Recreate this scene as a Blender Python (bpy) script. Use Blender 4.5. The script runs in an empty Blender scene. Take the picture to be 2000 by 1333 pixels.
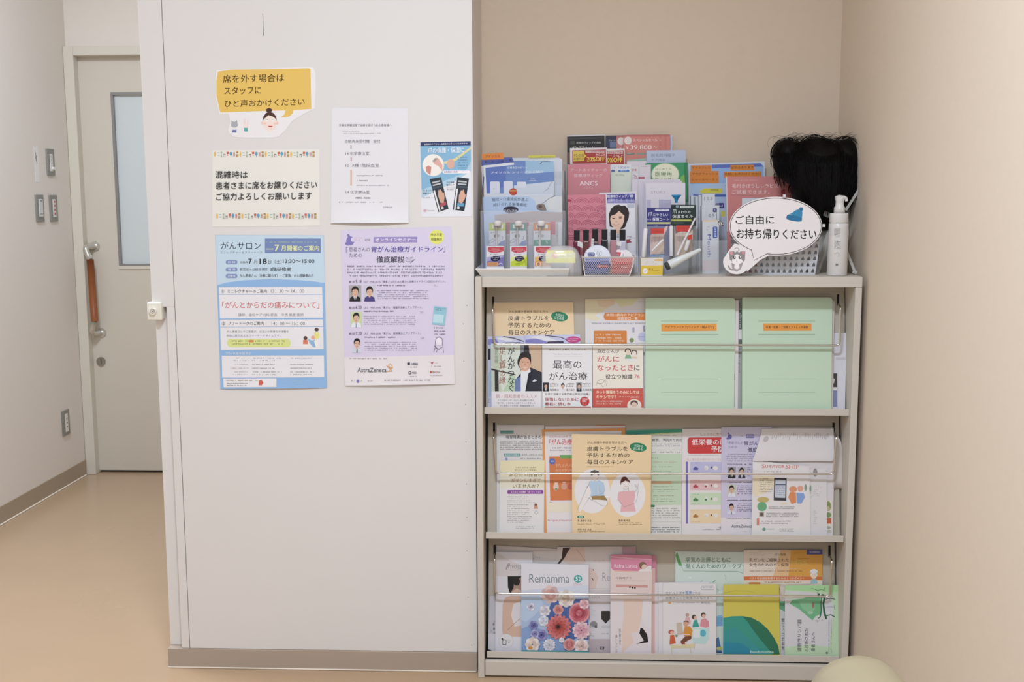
import bpy, bmesh, math, random
from mathutils import Vector, Matrix
random.seed(7)
SC = bpy.context.scene
COL = SC.collection
# ---------------------------------------------------------------- camera, world, lights, exposure
F_PX, PITCH, YAW, ROLL, DIST, CAMH = 2139.2, 0.13088, 0.04479, -0.00364, 2.921, 1.3239
_cy, _sy, _cp, _sp = math.cos(YAW), math.sin(YAW), math.cos(PITCH), math.sin(PITCH)
FWD = Vector((-_sy * _cp, _cy * _cp, -_sp)); _R = Vector((_cy, _sy, 0)); _U = _R.cross(FWD)
CR = (_R * math.cos(ROLL) + _U * math.sin(ROLL)).normalized()
CU = (_U * math.cos(ROLL) - _R * math.sin(ROLL)).normalized()
EYE = Vector((0, -DIST, CAMH))
cd = bpy.data.cameras.new('camera'); cam = bpy.data.objects.new('camera', cd); COL.objects.link(cam)
cd.sensor_width = 36; cd.lens = F_PX / 2000 * 36; cd.clip_start = .05
M = Matrix((( CR.x, CU.x, -FWD.x, EYE.x), (CR.y, CU.y, -FWD.y, EYE.y), (CR.z, CU.z, -FWD.z, EYE.z), (0, 0, 0, 1)))
cam.matrix_world = M
SC.camera = cam
SC.view_settings.view_transform = 'Standard'; SC.view_settings.look = 'None'
SC.view_settings.gamma = 1; SC.view_settings.exposure = 0.03; SC.view_settings.use_curve_mapping = False
wd = bpy.data.worlds.new('world'); SC.world = wd; wd.use_nodes = True
bg = wd.node_tree.nodes['Background']; bg.inputs[0].default_value = (.865, .98, 1.16, 1); bg.inputs[1].default_value = 0.47
def area(name, loc, target, sx, sy, power, col=(.865, .98, 1.16)):
    l = bpy.data.lights.new(name, 'AREA'); l.shape = 'RECTANGLE'; l.size = sx; l.size_y = sy; l.energy = power; l.color = col
    o = bpy.data.objects.new(name, l); COL.objects.link(o); o.location = loc
    d = Vector(target) - Vector(loc); o.rotation_euler = d.to_track_quat('-Z', 'Y').to_euler()
    o['kind'] = 'helper'; return o
area('room_light', (-0.1, -1.95, 2.78), (-0.1, -1.95, 0), 0.42, 0.22, 47)
area('fill_light', (-0.2, -3.3, 2.78), (-0.2, -3.3, 0), 1.2, 1.2, 24)  # broad fill added overhead to even out brightness, not a known fixture
area('corridor_light', (-1.7, 0.3, 2.78), (-1.7, 0.3, 0), 0.3, 0.6, 38)

# ---------------------------------------------------------------- pixel rays (photo frame 2000 x 1333)
def ray(px, py):
    return (FWD * F_PX + CR * (px - 1000) - CU * (py - 666.5)).normalized()
def hit(px, py, P0, n):
    d = ray(px, py); return EYE + d * ((P0 - EYE).dot(n) / d.dot(n))
def atY(px, py, Y): return hit(px, py, Vector((0, Y, 0)), Vector((0, 1, 0)))
def atX(px, py, X): return hit(px, py, Vector((X, 0, 0)), Vector((1, 0, 0)))
def atZ(px, py, Z): return hit(px, py, Vector((0, 0, Z)), Vector((0, 0, 1)))

# ---------------------------------------------------------------- materials
def lin(v): v /= 255.; return v / 12.92 if v <= .04045 else ((v + .055) / 1.055) ** 2.4
MATS = {}
KZ = 1.12
def M_(hexc, rough=.55, metal=0, k=None, name=None, noise=0, nscale=8, bump=0, trans=0, alpha=1, spec=.35, coat=0, ior=1.45):
    k = KZ if k is None else k
    key = (hexc, rough, metal, k, noise, nscale, bump, trans, alpha, spec, coat)
    if key in MATS: return MATS[key]
    m = bpy.data.materials.new(name or 'paint_' + hexc); m.use_nodes = True
    nt = m.node_tree; b = nt.nodes['Principled BSDF']
    c = [min(.92, lin(int(hexc[i:i + 2], 16)) * k) for i in (0, 2, 4)] + [1]
    b.inputs['Base Color'].default_value = c; b.inputs['Roughness'].default_value = rough
    b.inputs['Metallic'].default_value = metal; b.inputs['Specular IOR Level'].default_value = spec
    b.inputs['Transmission Weight'].default_value = trans; b.inputs['Alpha'].default_value = alpha
    b.inputs['Coat Weight'].default_value = coat; b.inputs['IOR'].default_value = ior
    if noise or bump:
        tc = nt.nodes.new('ShaderNodeTexCoord'); nz = nt.nodes.new('ShaderNodeTexNoise')
        nz.inputs['Scale'].default_value = nscale; nz.inputs['Detail'].default_value = 5
        nt.links.new(tc.outputs['Object'], nz.inputs['Vector'])
        if noise:
            mx = nt.nodes.new('ShaderNodeMix'); mx.data_type = 'RGBA'
            mx.inputs['A'].default_value = c; mx.inputs['B'].default_value = [v * (1 - noise) for v in c[:3]] + [1]
            nt.links.new(nz.outputs['Fac'], mx.inputs['Factor']); nt.links.new(mx.outputs['Result'], b.inputs['Base Color'])
        if bump:
            bp = nt.nodes.new('ShaderNodeBump'); bp.inputs['Strength'].default_value = bump; bp.inputs['Distance'].default_value = .002
            nt.links.new(nz.outputs['Fac'], bp.inputs['Height']); nt.links.new(bp.outputs['Normal'], b.inputs['Normal'])
    MATS[key] = m; return m
def tag(o, label=None, cat=None, group=None, kind=None):
    if label: o['label'] = label
    if cat: o['category'] = cat
    if group: o['group'] = group
    if kind: o['kind'] = kind
    return o
def fin(bm, name, mats, parent=None, loc=None, smooth=False, bevel=0, seg=2):
    me = bpy.data.meshes.new(name)
    if loc is not None: bmesh.ops.translate(bm, verts=bm.verts, vec=-Vector(loc))
    bm.normal_update(); bm.to_mesh(me); bm.free()
    for m in (mats if isinstance(mats, (list, tuple)) else [mats]): me.materials.append(m)
    if smooth:
        for p in me.polygons: p.use_smooth = True
    o = bpy.data.objects.new(name, me); COL.objects.link(o)
    if loc is not None: o.location = loc
    if parent is not None:
        o.parent = parent; o.matrix_parent_inverse = Matrix.Identity(4)
        o.location = o.location - wloc(parent)
    if bevel:
        md = o.modifiers.new('bevel', 'BEVEL'); md.width = bevel; md.segments = seg; md.limit_method = 'ANGLE'
    return o
def wloc(o):
    v = Vector(o.location)
    while o.parent is not None: o = o.parent; v += Vector(o.location)
    return v
def empty(name, loc, label=None, cat=None, group=None):
    o = bpy.data.objects.new(name, None); COL.objects.link(o); o.location = loc; o.empty_display_size = .02
    return tag(o, label, cat, group)
def bbox(bm, x0, x1, y0, y1, z0, z1, mi=0):
    vs = [bm.verts.new((x, y, z)) for x in (x0, x1) for y in (y0, y1) for z in (z0, z1)]
    for f in ((0, 1, 3, 2), (4, 6, 7, 5), (0, 4, 5, 1), (2, 3, 7, 6), (0, 2, 6, 4), (1, 5, 7, 3)):
        fc = bm.faces.new([vs[i] for i in f]); fc.material_index = mi
    return vs
def box(name, x0, x1, y0, y1, z0, z1, mat, parent=None, bevel=0, loc=None):
    bm = bmesh.new(); bbox(bm, x0, x1, y0, y1, z0, z1)
    return fin(bm, name, mat, parent, loc=loc if loc is not None else Vector(((x0 + x1) / 2, (y0 + y1) / 2, z0)), bevel=bevel)
def slab(bm, pts, n, t, mi=0):       # planar polygon pts, extruded backwards (against n) by t
    n = Vector(n); a = [bm.verts.new(p) for p in pts]; b = [bm.verts.new(Vector(p) - n * t) for p in pts]
    N = len(pts); fs = [bm.faces.new(a), bm.faces.new(b[::-1])]
    for i in range(N): fs.append(bm.faces.new((a[i], b[i], b[(i + 1) % N], a[(i + 1) % N])))
    for f in fs: f.material_index = mi
def tube(bm, pts, r, seg=10, mi=0, cap=True):
    pts = [Vector(p) for p in pts]; rings = []
    up = None
    for i, p in enumerate(pts):
        d = (pts[min(i + 1, len(pts) - 1)] - pts[max(i - 1, 0)]).normalized()
        if up is None: up = d.orthogonal().normalized()
        up = (up - d * up.dot(d)).normalized(); s = d.cross(up)
        rr = r[i] if isinstance(r, (list, tuple)) else r
        rings.append([bm.verts.new(p + (up * math.cos(a) + s * math.sin(a)) * rr) for a in [2 * math.pi * k / seg for k in range(seg)]])
    for a, b in zip(rings, rings[1:]):
        for k in range(seg):
            f = bm.faces.new((a[k], a[(k + 1) % seg], b[(k + 1) % seg], b[k])); f.smooth = True; f.material_index = mi
    if cap:
        for q in (rings[0], rings[-1][::-1]):
            try: f = bm.faces.new(q); f.material_index = mi
            except ValueError: pass
def fillet(pts, r, n=5):
    pts = [Vector(p) for p in pts]; out = [pts[0]]
    for a, b, c in zip(pts, pts[1:], pts[2:]):
        d1 = (a - b); d2 = (c - b); rr = min(r, d1.length / 2, d2.length / 2)
        p, q = b + d1.normalized() * rr, b + d2.normalized() * rr
        for k in range(n + 1):
            t = k / n; out.append(p * (1 - t) ** 2 + b * 2 * t * (1 - t) + q * t * t)
    return out + [pts[-1]]
def lathe(bm, cx, cy, prof, seg=28, mi=0, sx=1, sy=1):
    rings = []
    for r, z in prof: rings.append([bm.verts.new((cx + sx * r * math.cos(2 * math.pi * k / seg), cy + sy * r * math.sin(2 * math.pi * k / seg), z)) for k in range(seg)])
    for a, b in zip(rings, rings[1:]):
        for k in range(seg):
            f = bm.faces.new((a[k], a[(k + 1) % seg], b[(k + 1) % seg], b[k])); f.smooth = True; f.material_index = mi
    bm.faces.new(rings[0][::-1]).material_index = mi; bm.faces.new(rings[-1]).material_index = mi

# ---------------------------------------------------------------- printed sheets: art is laid out on the real plane
_tc = {}
def text_mesh(s, bold, res):
    key = (s, bold, res)
    if key in _tc: return _tc[key]
    cu = bpy.data.curves.new('t', 'FONT'); cu.body = s; cu.size = 1; cu.resolution_u = res; cu.space_line = .92
    cu.fill_mode = 'FRONT'
    if '\n' in s: cu.align_x = 'CENTER'
    o = bpy.data.objects.new('t', cu); me = bpy.data.meshes.new_from_object(o)
    vs = [(v.co.x, v.co.y) for v in me.vertices]; fs = [tuple(p.vertices) for p in me.polygons]
    bpy.data.objects.remove(o); bpy.data.curves.remove(cu); bpy.data.meshes.remove(me)
    if vs:
        x0 = min(v[0] for v in vs); x1 = max(v[0] for v in vs); y0 = min(v[1] for v in vs); y1 = max(v[1] for v in vs)
        vs = [((x - x0) / max(1e-6, x1 - x0), (y - y0) / max(1e-6, y1 - y0)) for x, y in vs]
    _tc[key] = (vs, fs); return vs, fs
EPS = .000012
class Sheet:
    def __init__(s, P0, n, outline, color, thick=.0006, off=0., deform=None, rough=.5, edge=None, K=None, coat=0, zfloor=None, mat=None, tr=(0, 0, 1)):
        s.tr = tr; s.n = Vector(n).normalized(); s.P0 = Vector(P0) + s.n * off; s.bm = bmesh.new(); s.mats = []; s.L = 1; s.deform = deform; s.rough = rough; s.K = K; s.coat = coat
        mi = s.mi(color) if mat is None else s.addmat(mat)
        if len(outline) == 4 and not isinstance(outline[0], (tuple, list)):
            x0, y0, x1, y1 = outline; outline = [(x0, y0), (x1, y0), (x1, y1), (x0, y1)]
        s.out = outline
        pts = [s.pt(x, y, 0) for x, y in outline]
        if zfloor is not None:      # stretch the lower corners down to the surface it stands on
            u = Vector((0, s.n.z, -s.n.y))
            zs = sorted(p.z for p in pts); zc = zs[1] if len(zs) > 3 else zs[0]
            zm = (zs[0] + zs[-1]) / 2
            low = [p for p in pts if p.z < zs[0] + .15 * (zs[-1] - zs[0])]
            pts = [p + u * ((zfloor - p.z) / u.z) if any(p is q for q in low) else p for p in pts]
        if deform is not None and len(outline) != 4: deform = s.deform = None
        if deform is None:
            slab(s.bm, pts, s.n, thick, mi)
            if edge:
                em = s.mi(edge); s.bm.faces.ensure_lookup_table()
                for f in s.bm.faces[2:]: f.material_index = em
        else:
            s.grid(outline, mi, 0, 22, 56)
            s.grid(outline, mi, 0, 22, 56, back=thick)
        c = sum(pts, Vector()) / len(pts); s.org = Vector((c.x, c.y, min(p.z for p in pts)))
    def addmat(s, m):
        if m not in s.mats: s.mats.append(m)
        return s.mats.index(m)
    def mi(s, c):
        if not isinstance(c, str): return s.addmat(c)
        v = [int(c[q:q + 2], 16) for q in (0, 2, 4)]; g = .3 * v[0] + .59 * v[1] + .11 * v[2]      # office inks: slightly muted
        c = ''.join('%02x' % min(255, max(0, round(q * .88 + g * .12))) for q in v)
        return s.addmat(M_(c, s.rough, k=s.K, coat=s.coat))
    def pt(s, x, y, L):
        ox, oy, sc = s.tr; x = ox + x / sc; y = oy + y / sc
        P = s.P0 + s.n * (L * EPS + (.00012 if s.deform and L else 0)); q = hit(x, y, P, s.n)
        if s.deform:
            q = q + s.n * s.deform(x, y)
        return q
    def grid(s, q, mi, L, nx=6, ny=6, back=0):
        (ax, ay), (bx, by), (cx, cy), (dx, dy) = q; V = []
        for j in range(ny + 1):
            v = j / ny; r = []
            for i in range(nx + 1):
                u = i / nx
                x = (ax * (1 - u) + bx * u) * (1 - v) + (dx * (1 - u) + cx * u) * v; y = (ay * (1 - u) + by * u) * (1 - v) + (dy * (1 - u) + cy * u) * v
                r.append(s.bm.verts.new(s.pt(x, y, L) - s.n * back))
            V.append(r)
        for j in range(ny):
            for i in range(nx):
                f = s.bm.faces.new((V[j][i], V[j][i + 1], V[j + 1][i + 1], V[j + 1][i])); f.material_index = mi; f.smooth = True
    def p(s, pts, c):
        mi = s.mi(c)
        if s.deform and len(pts) == 4: s.grid(pts, mi, s.L, 12, 8)
        else:
            f = s.bm.faces.new([s.bm.verts.new(s.pt(x, y, s.L)) for x, y in pts]); f.material_index = mi
        s.L += 1; return s
    def r(s, x0, y0, x1, y1, c, sl=0, sk=0):
        h = (x1 - x0) * sl; k = (y1 - y0) * sk
        return s.p([(x0, y0), (x1, y0 + h), (x1 + k, y1 + h), (x0 + k, y1)], c)
    def rr(s, x0, y0, x1, y1, rad, c, sl=0):
        pts = []
        for cx, cy, a0 in ((x1 - rad, y0 + rad, -90), (x1 - rad, y1 - rad, 0), (x0 + rad, y1 - rad, 90), (x0 + rad, y0 + rad, 180)):
            for k in range(6):
                a = math.radians(a0 + 18 * k); X = cx + rad * math.cos(a); pts.append((X, cy + rad * math.sin(a) + (X - x0) * sl))
        mi = s.mi(c); f = s.bm.faces.new([s.bm.verts.new(s.pt(x, y, s.L)) for x, y in pts]); f.material_index = mi; s.L += 1; return s
    def e(s, cx, cy, rx, ry, c, a0=0, a1=360, n=28, rot=0):
        cr, sr = math.cos(math.radians(rot)), math.sin(math.radians(rot)); pts = []
        for k in range(n + (a1 - a0 < 360)):
            a = math.radians(a0 + (a1 - a0) * k / n); x, y = rx * math.cos(a), ry * math.sin(a); pts.append((cx + x * cr - y * sr, cy + x * sr + y * cr))
        mi = s.mi(c); f = s.bm.faces.new([s.bm.verts.new(s.pt(x, y, s.L)) for x, y in pts]); f.material_index = mi; s.L += 1; return s
    def l(s, pts, w, c, close=False):
        mi = s.mi(c); P = list(pts) + ([pts[0]] if close else [])
        a = []
        for i, (x, y) in enumerate(P):
            x0, y0 = P[max(0, i - 1)]; x1, y1 = P[min(len(P) - 1, i + 1)]
            if close and i in (0, len(P) - 1): x0, y0 = P[-2]; x1, y1 = P[1]
            dx, dy = x1 - x0, y1 - y0; L = math.hypot(dx, dy) or 1; a.append(((x - dy / L * w / 2, y + dx / L * w / 2), (x + dy / L * w / 2, y - dx / L * w / 2)))
        vs = [(s.bm.verts.new(s.pt(*p, s.L)), s.bm.verts.new(s.pt(*q, s.L))) for p, q in a]
        for (p, q), (p2, q2) in zip(vs, vs[1:]):
            f = s.bm.faces.new((p, q, q2, p2)); f.material_index = mi
        s.L += 1; return s
    def arc(s, cx, cy, rx, ry, a0, a1, w, c, n=20):
        return s.l([(cx + rx * math.cos(math.radians(a0 + (a1 - a0) * k / n)), cy + ry * math.sin(math.radians(a0 + (a1 - a0) * k / n))) for k in range(n + 1)], w, c)
    def t(s, txt, x0, y0, x1, y1, c, b=0, sl=0, v=False, rot=0, clip=None, res=2, ar=0):
        # fits the inked box of the text to the given box; sl = slope (dy/dx); v = vertical; rot = 90 reads upwards
        if v: txt = '\n'.join(txt)
        vs, fs = text_mesh(txt, 0, res); mi = s.mi(c); W, H = x1 - x0, y1 - y0; nv = []
        em = min(W, H) if (v or rot) else H
        if txt.count('\n') and not v: em = H / (txt.count('\n') + 1)
        d = b * em * 1.3
        for sx_, sy_, dl in (((0, 0, 0),) if not b else ((-d, -d * .6, 0), (d, -d * .3, .35), (0, d * .8, .7)) if em > 24 else ((-d, 0, 0), (d, 0, .4))):
            nv = []
            for u, w in vs:
                if rot == 90: X, Y = x0 + (1 - w) * W, y1 - u * H
                elif rot == -90: X, Y = x0 + w * W, y0 + u * H
                else: X, Y = x0 + u * W, y1 - w * H
                X += sx_; Y += sy_
                if ar: Y -= ar * 4 * u * (1 - u)
                if clip: X = min(max(X, clip[0]), clip[2]); Y = min(max(Y, clip[1]), clip[3])
                nv.append(s.bm.verts.new(s.pt(X, Y + (X - x0) * sl, s.L + dl)))
            for f in fs:
                try:
                    g = s.bm.faces.new([nv[i] for i in f]); g.material_index = mi
                except ValueError: pass
        s.L += 1; return s
    def z(s, x0, y0, x1, y1, rows, c, sl=0, dens=.8, ragged=.15, fill=.5):   # rows of print too small to read
        mi = s.mi(c); ph = (y1 - y0) / rows
        for j in range(rows):
            xe = x1 - (x1 - x0) * random.random() * ragged; x = x0; y = y0 + j * ph
            cw = ph * fill * 1.15
            while x < xe:
                w = cw * random.uniform(.6, 1.0)
                if random.random() < dens:
                    hh = ph * fill; th = hh * .2
                    bars = [(0, random.uniform(0, .25), 1, th), (random.uniform(0, .2), random.uniform(.45, .75), 1, th)] if random.random() < .75 else [(0, random.uniform(.3, .6), .9, th)]
                    if random.random() < .5: bars.append((0, .82, 1, th))
                    q4_ = [((x + p0 * w), (y + p1 * hh), x + p2 * w, y + p1 * hh + t_) for p0, p1, p2, t_ in bars]
                    xx = x + w * random.uniform(.15, .7); q4_.append((xx, y + hh * random.uniform(0, .2), xx + th * 1.1, y + hh))
                    for (xa, ya, xb, yb) in q4_:
                        xb = min(xb, x1); yb = min(yb, y + hh * 1.05)
                        if xb <= xa: continue
                        q = [(xa, ya + (xa - x0) * sl), (xb, ya + (xb - x0) * sl), (xb, yb + (xb - x0) * sl), (xa, yb + (xa - x0) * sl)]
                        s.bm.faces.new([s.bm.verts.new(s.pt(a, b_, s.L)) for a, b_ in q]).material_index = mi
                x += w + cw * (random.uniform(.08, .2) if random.random() < .92 else .8)
        s.L += 1; return s
    def face(s, x0, y0, x1, y1, bgc, hair='2a2322', skin='d9b096', coat='26262a', shirt='d8d8dc', tie=None, hl=.62):
        w, h = x1 - x0, y1 - y0; cx = (x0 + x1) / 2
        if bgc: s.r(x0, y0, x1, y1, bgc)
        s.p([(x0 + .04 * w, y1), (x0 + .1 * w, y0 + .76 * h), (cx - .16 * w, y0 + .66 * h), (cx + .16 * w, y0 + .66 * h), (x1 - .1 * w, y0 + .76 * h), (x1 - .04 * w, y1)], coat)
        s.p([(cx - .15 * w, y0 + .66 * h), (cx + .15 * w, y0 + .66 * h), (cx, y1)], shirt)
        if tie: s.p([(cx - .04 * w, y0 + .74 * h), (cx + .04 * w, y0 + .74 * h), (cx + .05 * w, y1), (cx - .05 * w, y1)], tie)
        s.p([(cx - .1 * w, y0 + .55 * h), (cx + .1 * w, y0 + .55 * h), (cx + .1 * w, y0 + .7 * h), (cx, y0 + .76 * h), (cx - .1 * w, y0 + .7 * h)], skin)
        s.e(cx, y0 + .33 * h, .29 * w, .28 * h, hair); s.e(cx, y0 + .42 * h, .235 * w, .26 * h, skin)
        s.p([(cx - .25 * w, y0 + .34 * h), (cx - .22 * w, y0 + .16 * h), (cx, y0 + .08 * h), (cx + .22 * w, y0 + .16 * h), (cx + .25 * w, y0 + .34 * h), (cx + .1 * w, y0 + .24 * h), (cx - .12 * w, y0 + .26 * h)], hair)
        for sg in (-1, 1): s.e(cx + sg * .1 * w, y0 + .4 * h, .035 * w, .018 * h, '3a2a26')
        s.e(cx, y0 + .47 * h, .025 * w, .025 * h, 'c08f78'); s.e(cx, y0 + .56 * h, .075 * w, .018 * h, 'b0605a')
        return s
    def done(s, name, label=None, cat=None, group=None, parent=None, kind=None):
        o = fin(s.bm, name, s.mats, parent, loc=s.org)
        tag(o, label, cat, group, kind); s.obj = o; return o

# ---------------------------------------------------------------- the room shell
YB, XW, XL, YD, CEIL = .335, .800, -2.29, 2.18, 2.82
white_paint = M_('d9d5d1', .62, name='white_panel_paint', noise=.03, nscale=3, bump=.04)
beige_paper = M_('cbb9a4', .75, name='beige_wallpaper', noise=.05, nscale=40, bump=.25)
side_paper = M_('d6c7b4', .75, name='pale_beige_wallpaper', noise=.05, nscale=40, bump=.25)
left_paper = M_('e0d6ca', .7, name='corridor_wallpaper', noise=.03, nscale=40, bump=.2)
cream_frame = M_('d3cbbb', .5, name='cream_frame')
door_mat = M_('cfc6b6', .5, name='cream_door_face', noise=.03, nscale=2)
vinyl = M_('a8998a', .5, name='taupe_vinyl_skirting')
def floor_material():
    m = M_('b59a7c', .3, name='waxed_vinyl_floor', noise=.10, nscale=3.5)
    nt = m.node_tree; b = nt.nodes['Principled BSDF']; b.inputs['Specular IOR Level'].default_value = .5
    tc = nt.nodes.new('ShaderNodeTexCoord'); nz = nt.nodes.new('ShaderNodeTexNoise'); nz.inputs['Scale'].default_value = 1.6; nz.inputs['Detail'].default_value = 3
    mr = nt.nodes.new('ShaderNodeMapRange'); mr.inputs['To Min'].default_value = .16; mr.inputs['To Max'].default_value = .34
    nt.links.new(tc.outputs['Object'], nz.inputs['Vector']); nt.links.new(nz.outputs['Fac'], mr.inputs['Value']); nt.links.new(mr.outputs['Result'], b.inputs['Roughness'])
    return m
st = dict(kind='structure')
tag(box('floor', XL - .1, XW + .1, -4.4, YD + .1, -.06, 0, floor_material()), 'beige waxed vinyl floor running down the corridor', **st)
ceil_mat = M_('e0ddd6', .8, name='ceiling_tile', noise=.04, nscale=60)
tag(box('ceiling', XL - .1, XW + .1, -4.4, YD + .1, CEIL, CEIL + .06, ceil_mat), 'white ceiling above the frame', **st)
tag(box('wall_left', XL - .1, XL, -4.4, YD + .1, 0, CEIL, left_paper), 'off-white corridor side wall', **st)
tag(box('wall_right', XW, XW + .1, -4.4, YB + .1, 0, CEIL, side_paper), 'beige side wall right of the magazine rack', **st)
tag(box('wall_back', -.30, XW, YB, YB + .1, 0, CEIL, beige_paper), 'beige wall of the alcove behind the rack', **st)
# end wall of the corridor with a door opening
XJ = -2.26
ZL = atY(200, 110, YD).z
bm = bmesh.new()
ZF = atY(200, 92, YD).z
bbox(bm, XL - .1, -.30, YD, YD + .1, ZF + .002, CEIL); bbox(bm, -1.05, -.30, YD, YD + .1, 0, ZF + .002)
tag(fin(bm, 'wall_corridor_end', left_paper, loc=Vector((-1.2, YD, 0))), 'end wall of the corridor around the sliding door', **st)
# partition panel in front
PX0, PXS, PX1 = -1.1118, -1.0493, -.2317
bm = bmesh.new(); bbox(bm, PXS + .0015, PX1 - .0, 0, .34, .058, CEIL)
pm = fin(bm, 'wall_front', [white_paint], loc=Vector((-.6, 0, .058)), bevel=.0015)
tag(pm, 'white partition wall panel that carries the notices', **st)
# narrow post beside the seam: flush strip by the seam, recessed face below the corner plate
zc = atY(300, 600, 0).z
xr = atY(322, 620, 0).x; xr2 = atY(357, 1266, 0).x
post = white_paint
bm = bmesh.new()
bbox(bm, PX0, PXS, 0, .34, zc, CEIL); bbox(bm, xr2 - .003, PXS, 0, .34, .058, zc); bbox(bm, PX0, xr2 - .003, .022, .34, .058, zc)
tag(fin(bm, 'trim_1', post, loc=Vector((PX0, 0, .058)), bevel=.0012), 'white post at the left end of the partition', **st)
bm = bmesh.new(); bbox(bm, PX0 - .0, PX1, -.002, .34, 0, .0575)
tag(fin(bm, 'baseboard_front', vinyl, loc=Vector((-.6, 0, 0)), bevel=.002), 'taupe skirting along the foot of the partition', **st)
bm = bmesh.new(); tube(bm, [(PX0, -.003, .0025), (PX1 - .004, -.003, .0025)], .0022, 6)
tag(fin(bm, 'trim_2', M_('e6dccd', .4), loc=Vector((-.6, 0, 0))), 'pale sealant bead under the skirting', **st)
zb = atX(20, 1000, XL).z - atX(20, 1000, XL).z
bm = bmesh.new(); bbox(bm, XL, XL + .006, -4.4, YD - .04, 0, .075)
tag(fin(bm, 'baseboard_left', M_('a5937d', .5), loc=Vector((XL, -1, 0))), 'taupe skirting along the corridor wall', **st)
bm = bmesh.new(); tube(bm, [(XL + .008, -4.3, .003), (XL + .008, YD - .05, .003)], .0035, 6)
tag(fin(bm, 'trim_3', M_('dccdb8', .4), loc=Vector((XL, -1, 0))), 'pale sealant bead along the corridor skirting', **st)
box('baseboard_right', XW - .006, XW, -4.4, -.005, 0, .06, vinyl)['kind'] = 'structure'
# unseen soffit over the alcove, added to shade the top of its wall
tag(box('shade_soffit', PX1, XW, .02, YB, 2.12, CEIL, beige_paper), 'unseen boxed soffit added above the alcove to shade the wall top', **st)
# small marks on the partition face: fixing holes and a seam
bm = bmesh.new()
for x, y in ((912, 597), (905, 633), (906, 706), (909, 791), (910, 864), (911, 946), (912, 1011), (912, 1077), (914, 1167), (921, 1261)):
    p = atY(x, y, -.0004); s = .0012
    lathe_pts = [bm.verts.new((p.x + s * math.cos(a), -.0004, p.z + s * math.sin(a))) for a in [k * math.pi / 4 for k in range(8)]]
    bm.faces.new(lathe_pts)
p, q = atY(513.5, 26, 0), atY(514.5, 70, 0)
bm.faces.new([bm.verts.new(v) for v in ((p.x - .0006, -.0004, p.z), (p.x + .0006, -.0004, p.z), (q.x + .0006, -.0004, q.z), (q.x - .0006, -.0004, q.z))])
fin(bm, 'screw_holes', M_('5a544e', .8), parent=pm)
# seam groove
bm = bmesh.new(); bbox(bm, PXS - .0, PXS + .0016, .003, .01, .058, CEIL); fin(bm, 'seam', M_('6b6662', .8), parent=pm)
# door frame + door
bm = bmesh.new()
jl1 = atY(142.5, 110, YD - .035).x
bbox(bm, XL + .001, jl1, YD - .035, YD + .1, 0, ZF); bbox(bm, jl1, -1.08, YD - .035, YD + .1, ZL, ZF)
bbox(bm, -1.14, -1.08, YD - .035, YD + .1, 0, ZL)
tag(fin(bm, 'trim_4', cream_frame, loc=Vector((-2, YD, 0)), bevel=.003), 'cream steel frame of the corridor door', **st)
door = empty('door_1', Vector((-1.65, YD + .03, 0))); tag(door, 'cream sliding door with a frosted pane at the end of the corridor', None, None, 'structure')
YDF = YD + .012
dx0 = atY(148, 120, YDF).x
bm = bmesh.new()
wx0 = atY(216, 190, YDF).x; wz1 = atY(240, 180, YDF).z; wz0 = atY(240, 520, YDF).z; wx1 = -1.30
bbox(bm, dx0, wx0, YDF, YDF + .04, .012, ZL + .01); bbox(bm, wx1, -1.145, YDF, YDF + .04, .012, ZL + .01)
bbox(bm, wx0, wx1, YDF, YDF + .04, .012, wz0); bbox(bm, wx0, wx1, YDF, YDF + .04, wz1, ZL + .01)
fin(bm, 'door_leaf', door_mat, parent=door)
bm = bmesh.new()
for a in ((wx0, wx0 + .012, wz0, wz1), (wx1 - .012, wx1, wz0, wz1), (wx0 + .012, wx1 - .012, wz1 - .012, wz1), (wx0 + .012, wx1 - .012, wz0, wz0 + .010)): bbox(bm, a[0], a[1], YDF - .002, YDF + .03, a[2], a[3])
fin(bm, 'window_bead', M_('8f8c88', .4, .4), parent=door)
bm = bmesh.new(); bbox(bm, wx0, wx1, YDF - .006, YDF, wz0 - .014, wz0); fin(bm, 'sill', cream_frame, parent=door)
bm = bmesh.new(); bbox(bm, wx0 + .01, wx1 - .01, YDF + .014, YDF + .02, wz0 + .008, wz1 - .01)
fin(bm, 'pane', M_('cdd3d1', .35, name='frosted_pane', spec=.4), parent=door)
bm = bmesh.new(); bbox(bm, dx0 - .012, dx0 + .001, YDF - .004, YDF + .05, 0, ZL + .01); bbox(bm, jl1, -1.14, YDF + .02, YDF + .05, 0, .012)
fin(bm, 'gasket', M_('5b544c', .6), parent=door)
hs = [atY(186, 481, YDF), atY(173, 485, YDF - .055), atY(176, 507, YDF - .055), atY(185, 628, YDF - .055), atY(187, 655, YDF - .055), atY(199, 650, YDF)]
hd = empty('door_handle', Vector((0, 0, 0))); hd.parent = door; hd.location = hs[2] - Vector(door.location)
bm = bmesh.new(); tube(bm, fillet([hs[0], Vector((hs[0].x - .03, hs[1].y, hs[0].z)), hs[2]], .03, 6), .014, 14); tube(bm, fillet([hs[3], Vector((hs[5].x - .03, hs[4].y, hs[5].z)), hs[5]], .03, 6), .012, 14)
for q in (hs[0], hs[5]): tube(bm, [q + Vector((0, -.006, 0)), q + Vector((0, .002, 0))], .022, 16)
fin(bm, 'steel_bracket', M_('c9c4ba', .3, .7), parent=hd, loc=hs[2])
bm = bmesh.new(); tube(bm, [hs[2], hs[2] * .5 + hs[3] * .5, hs[3]], .0165, 16)
fin(bm, 'wooden_grip', M_('9a5a36', .4, name='red_brown_wood', noise=.3, nscale=14), parent=hd, loc=hs[2])
lk = atY(198, 706, YDF)
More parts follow.
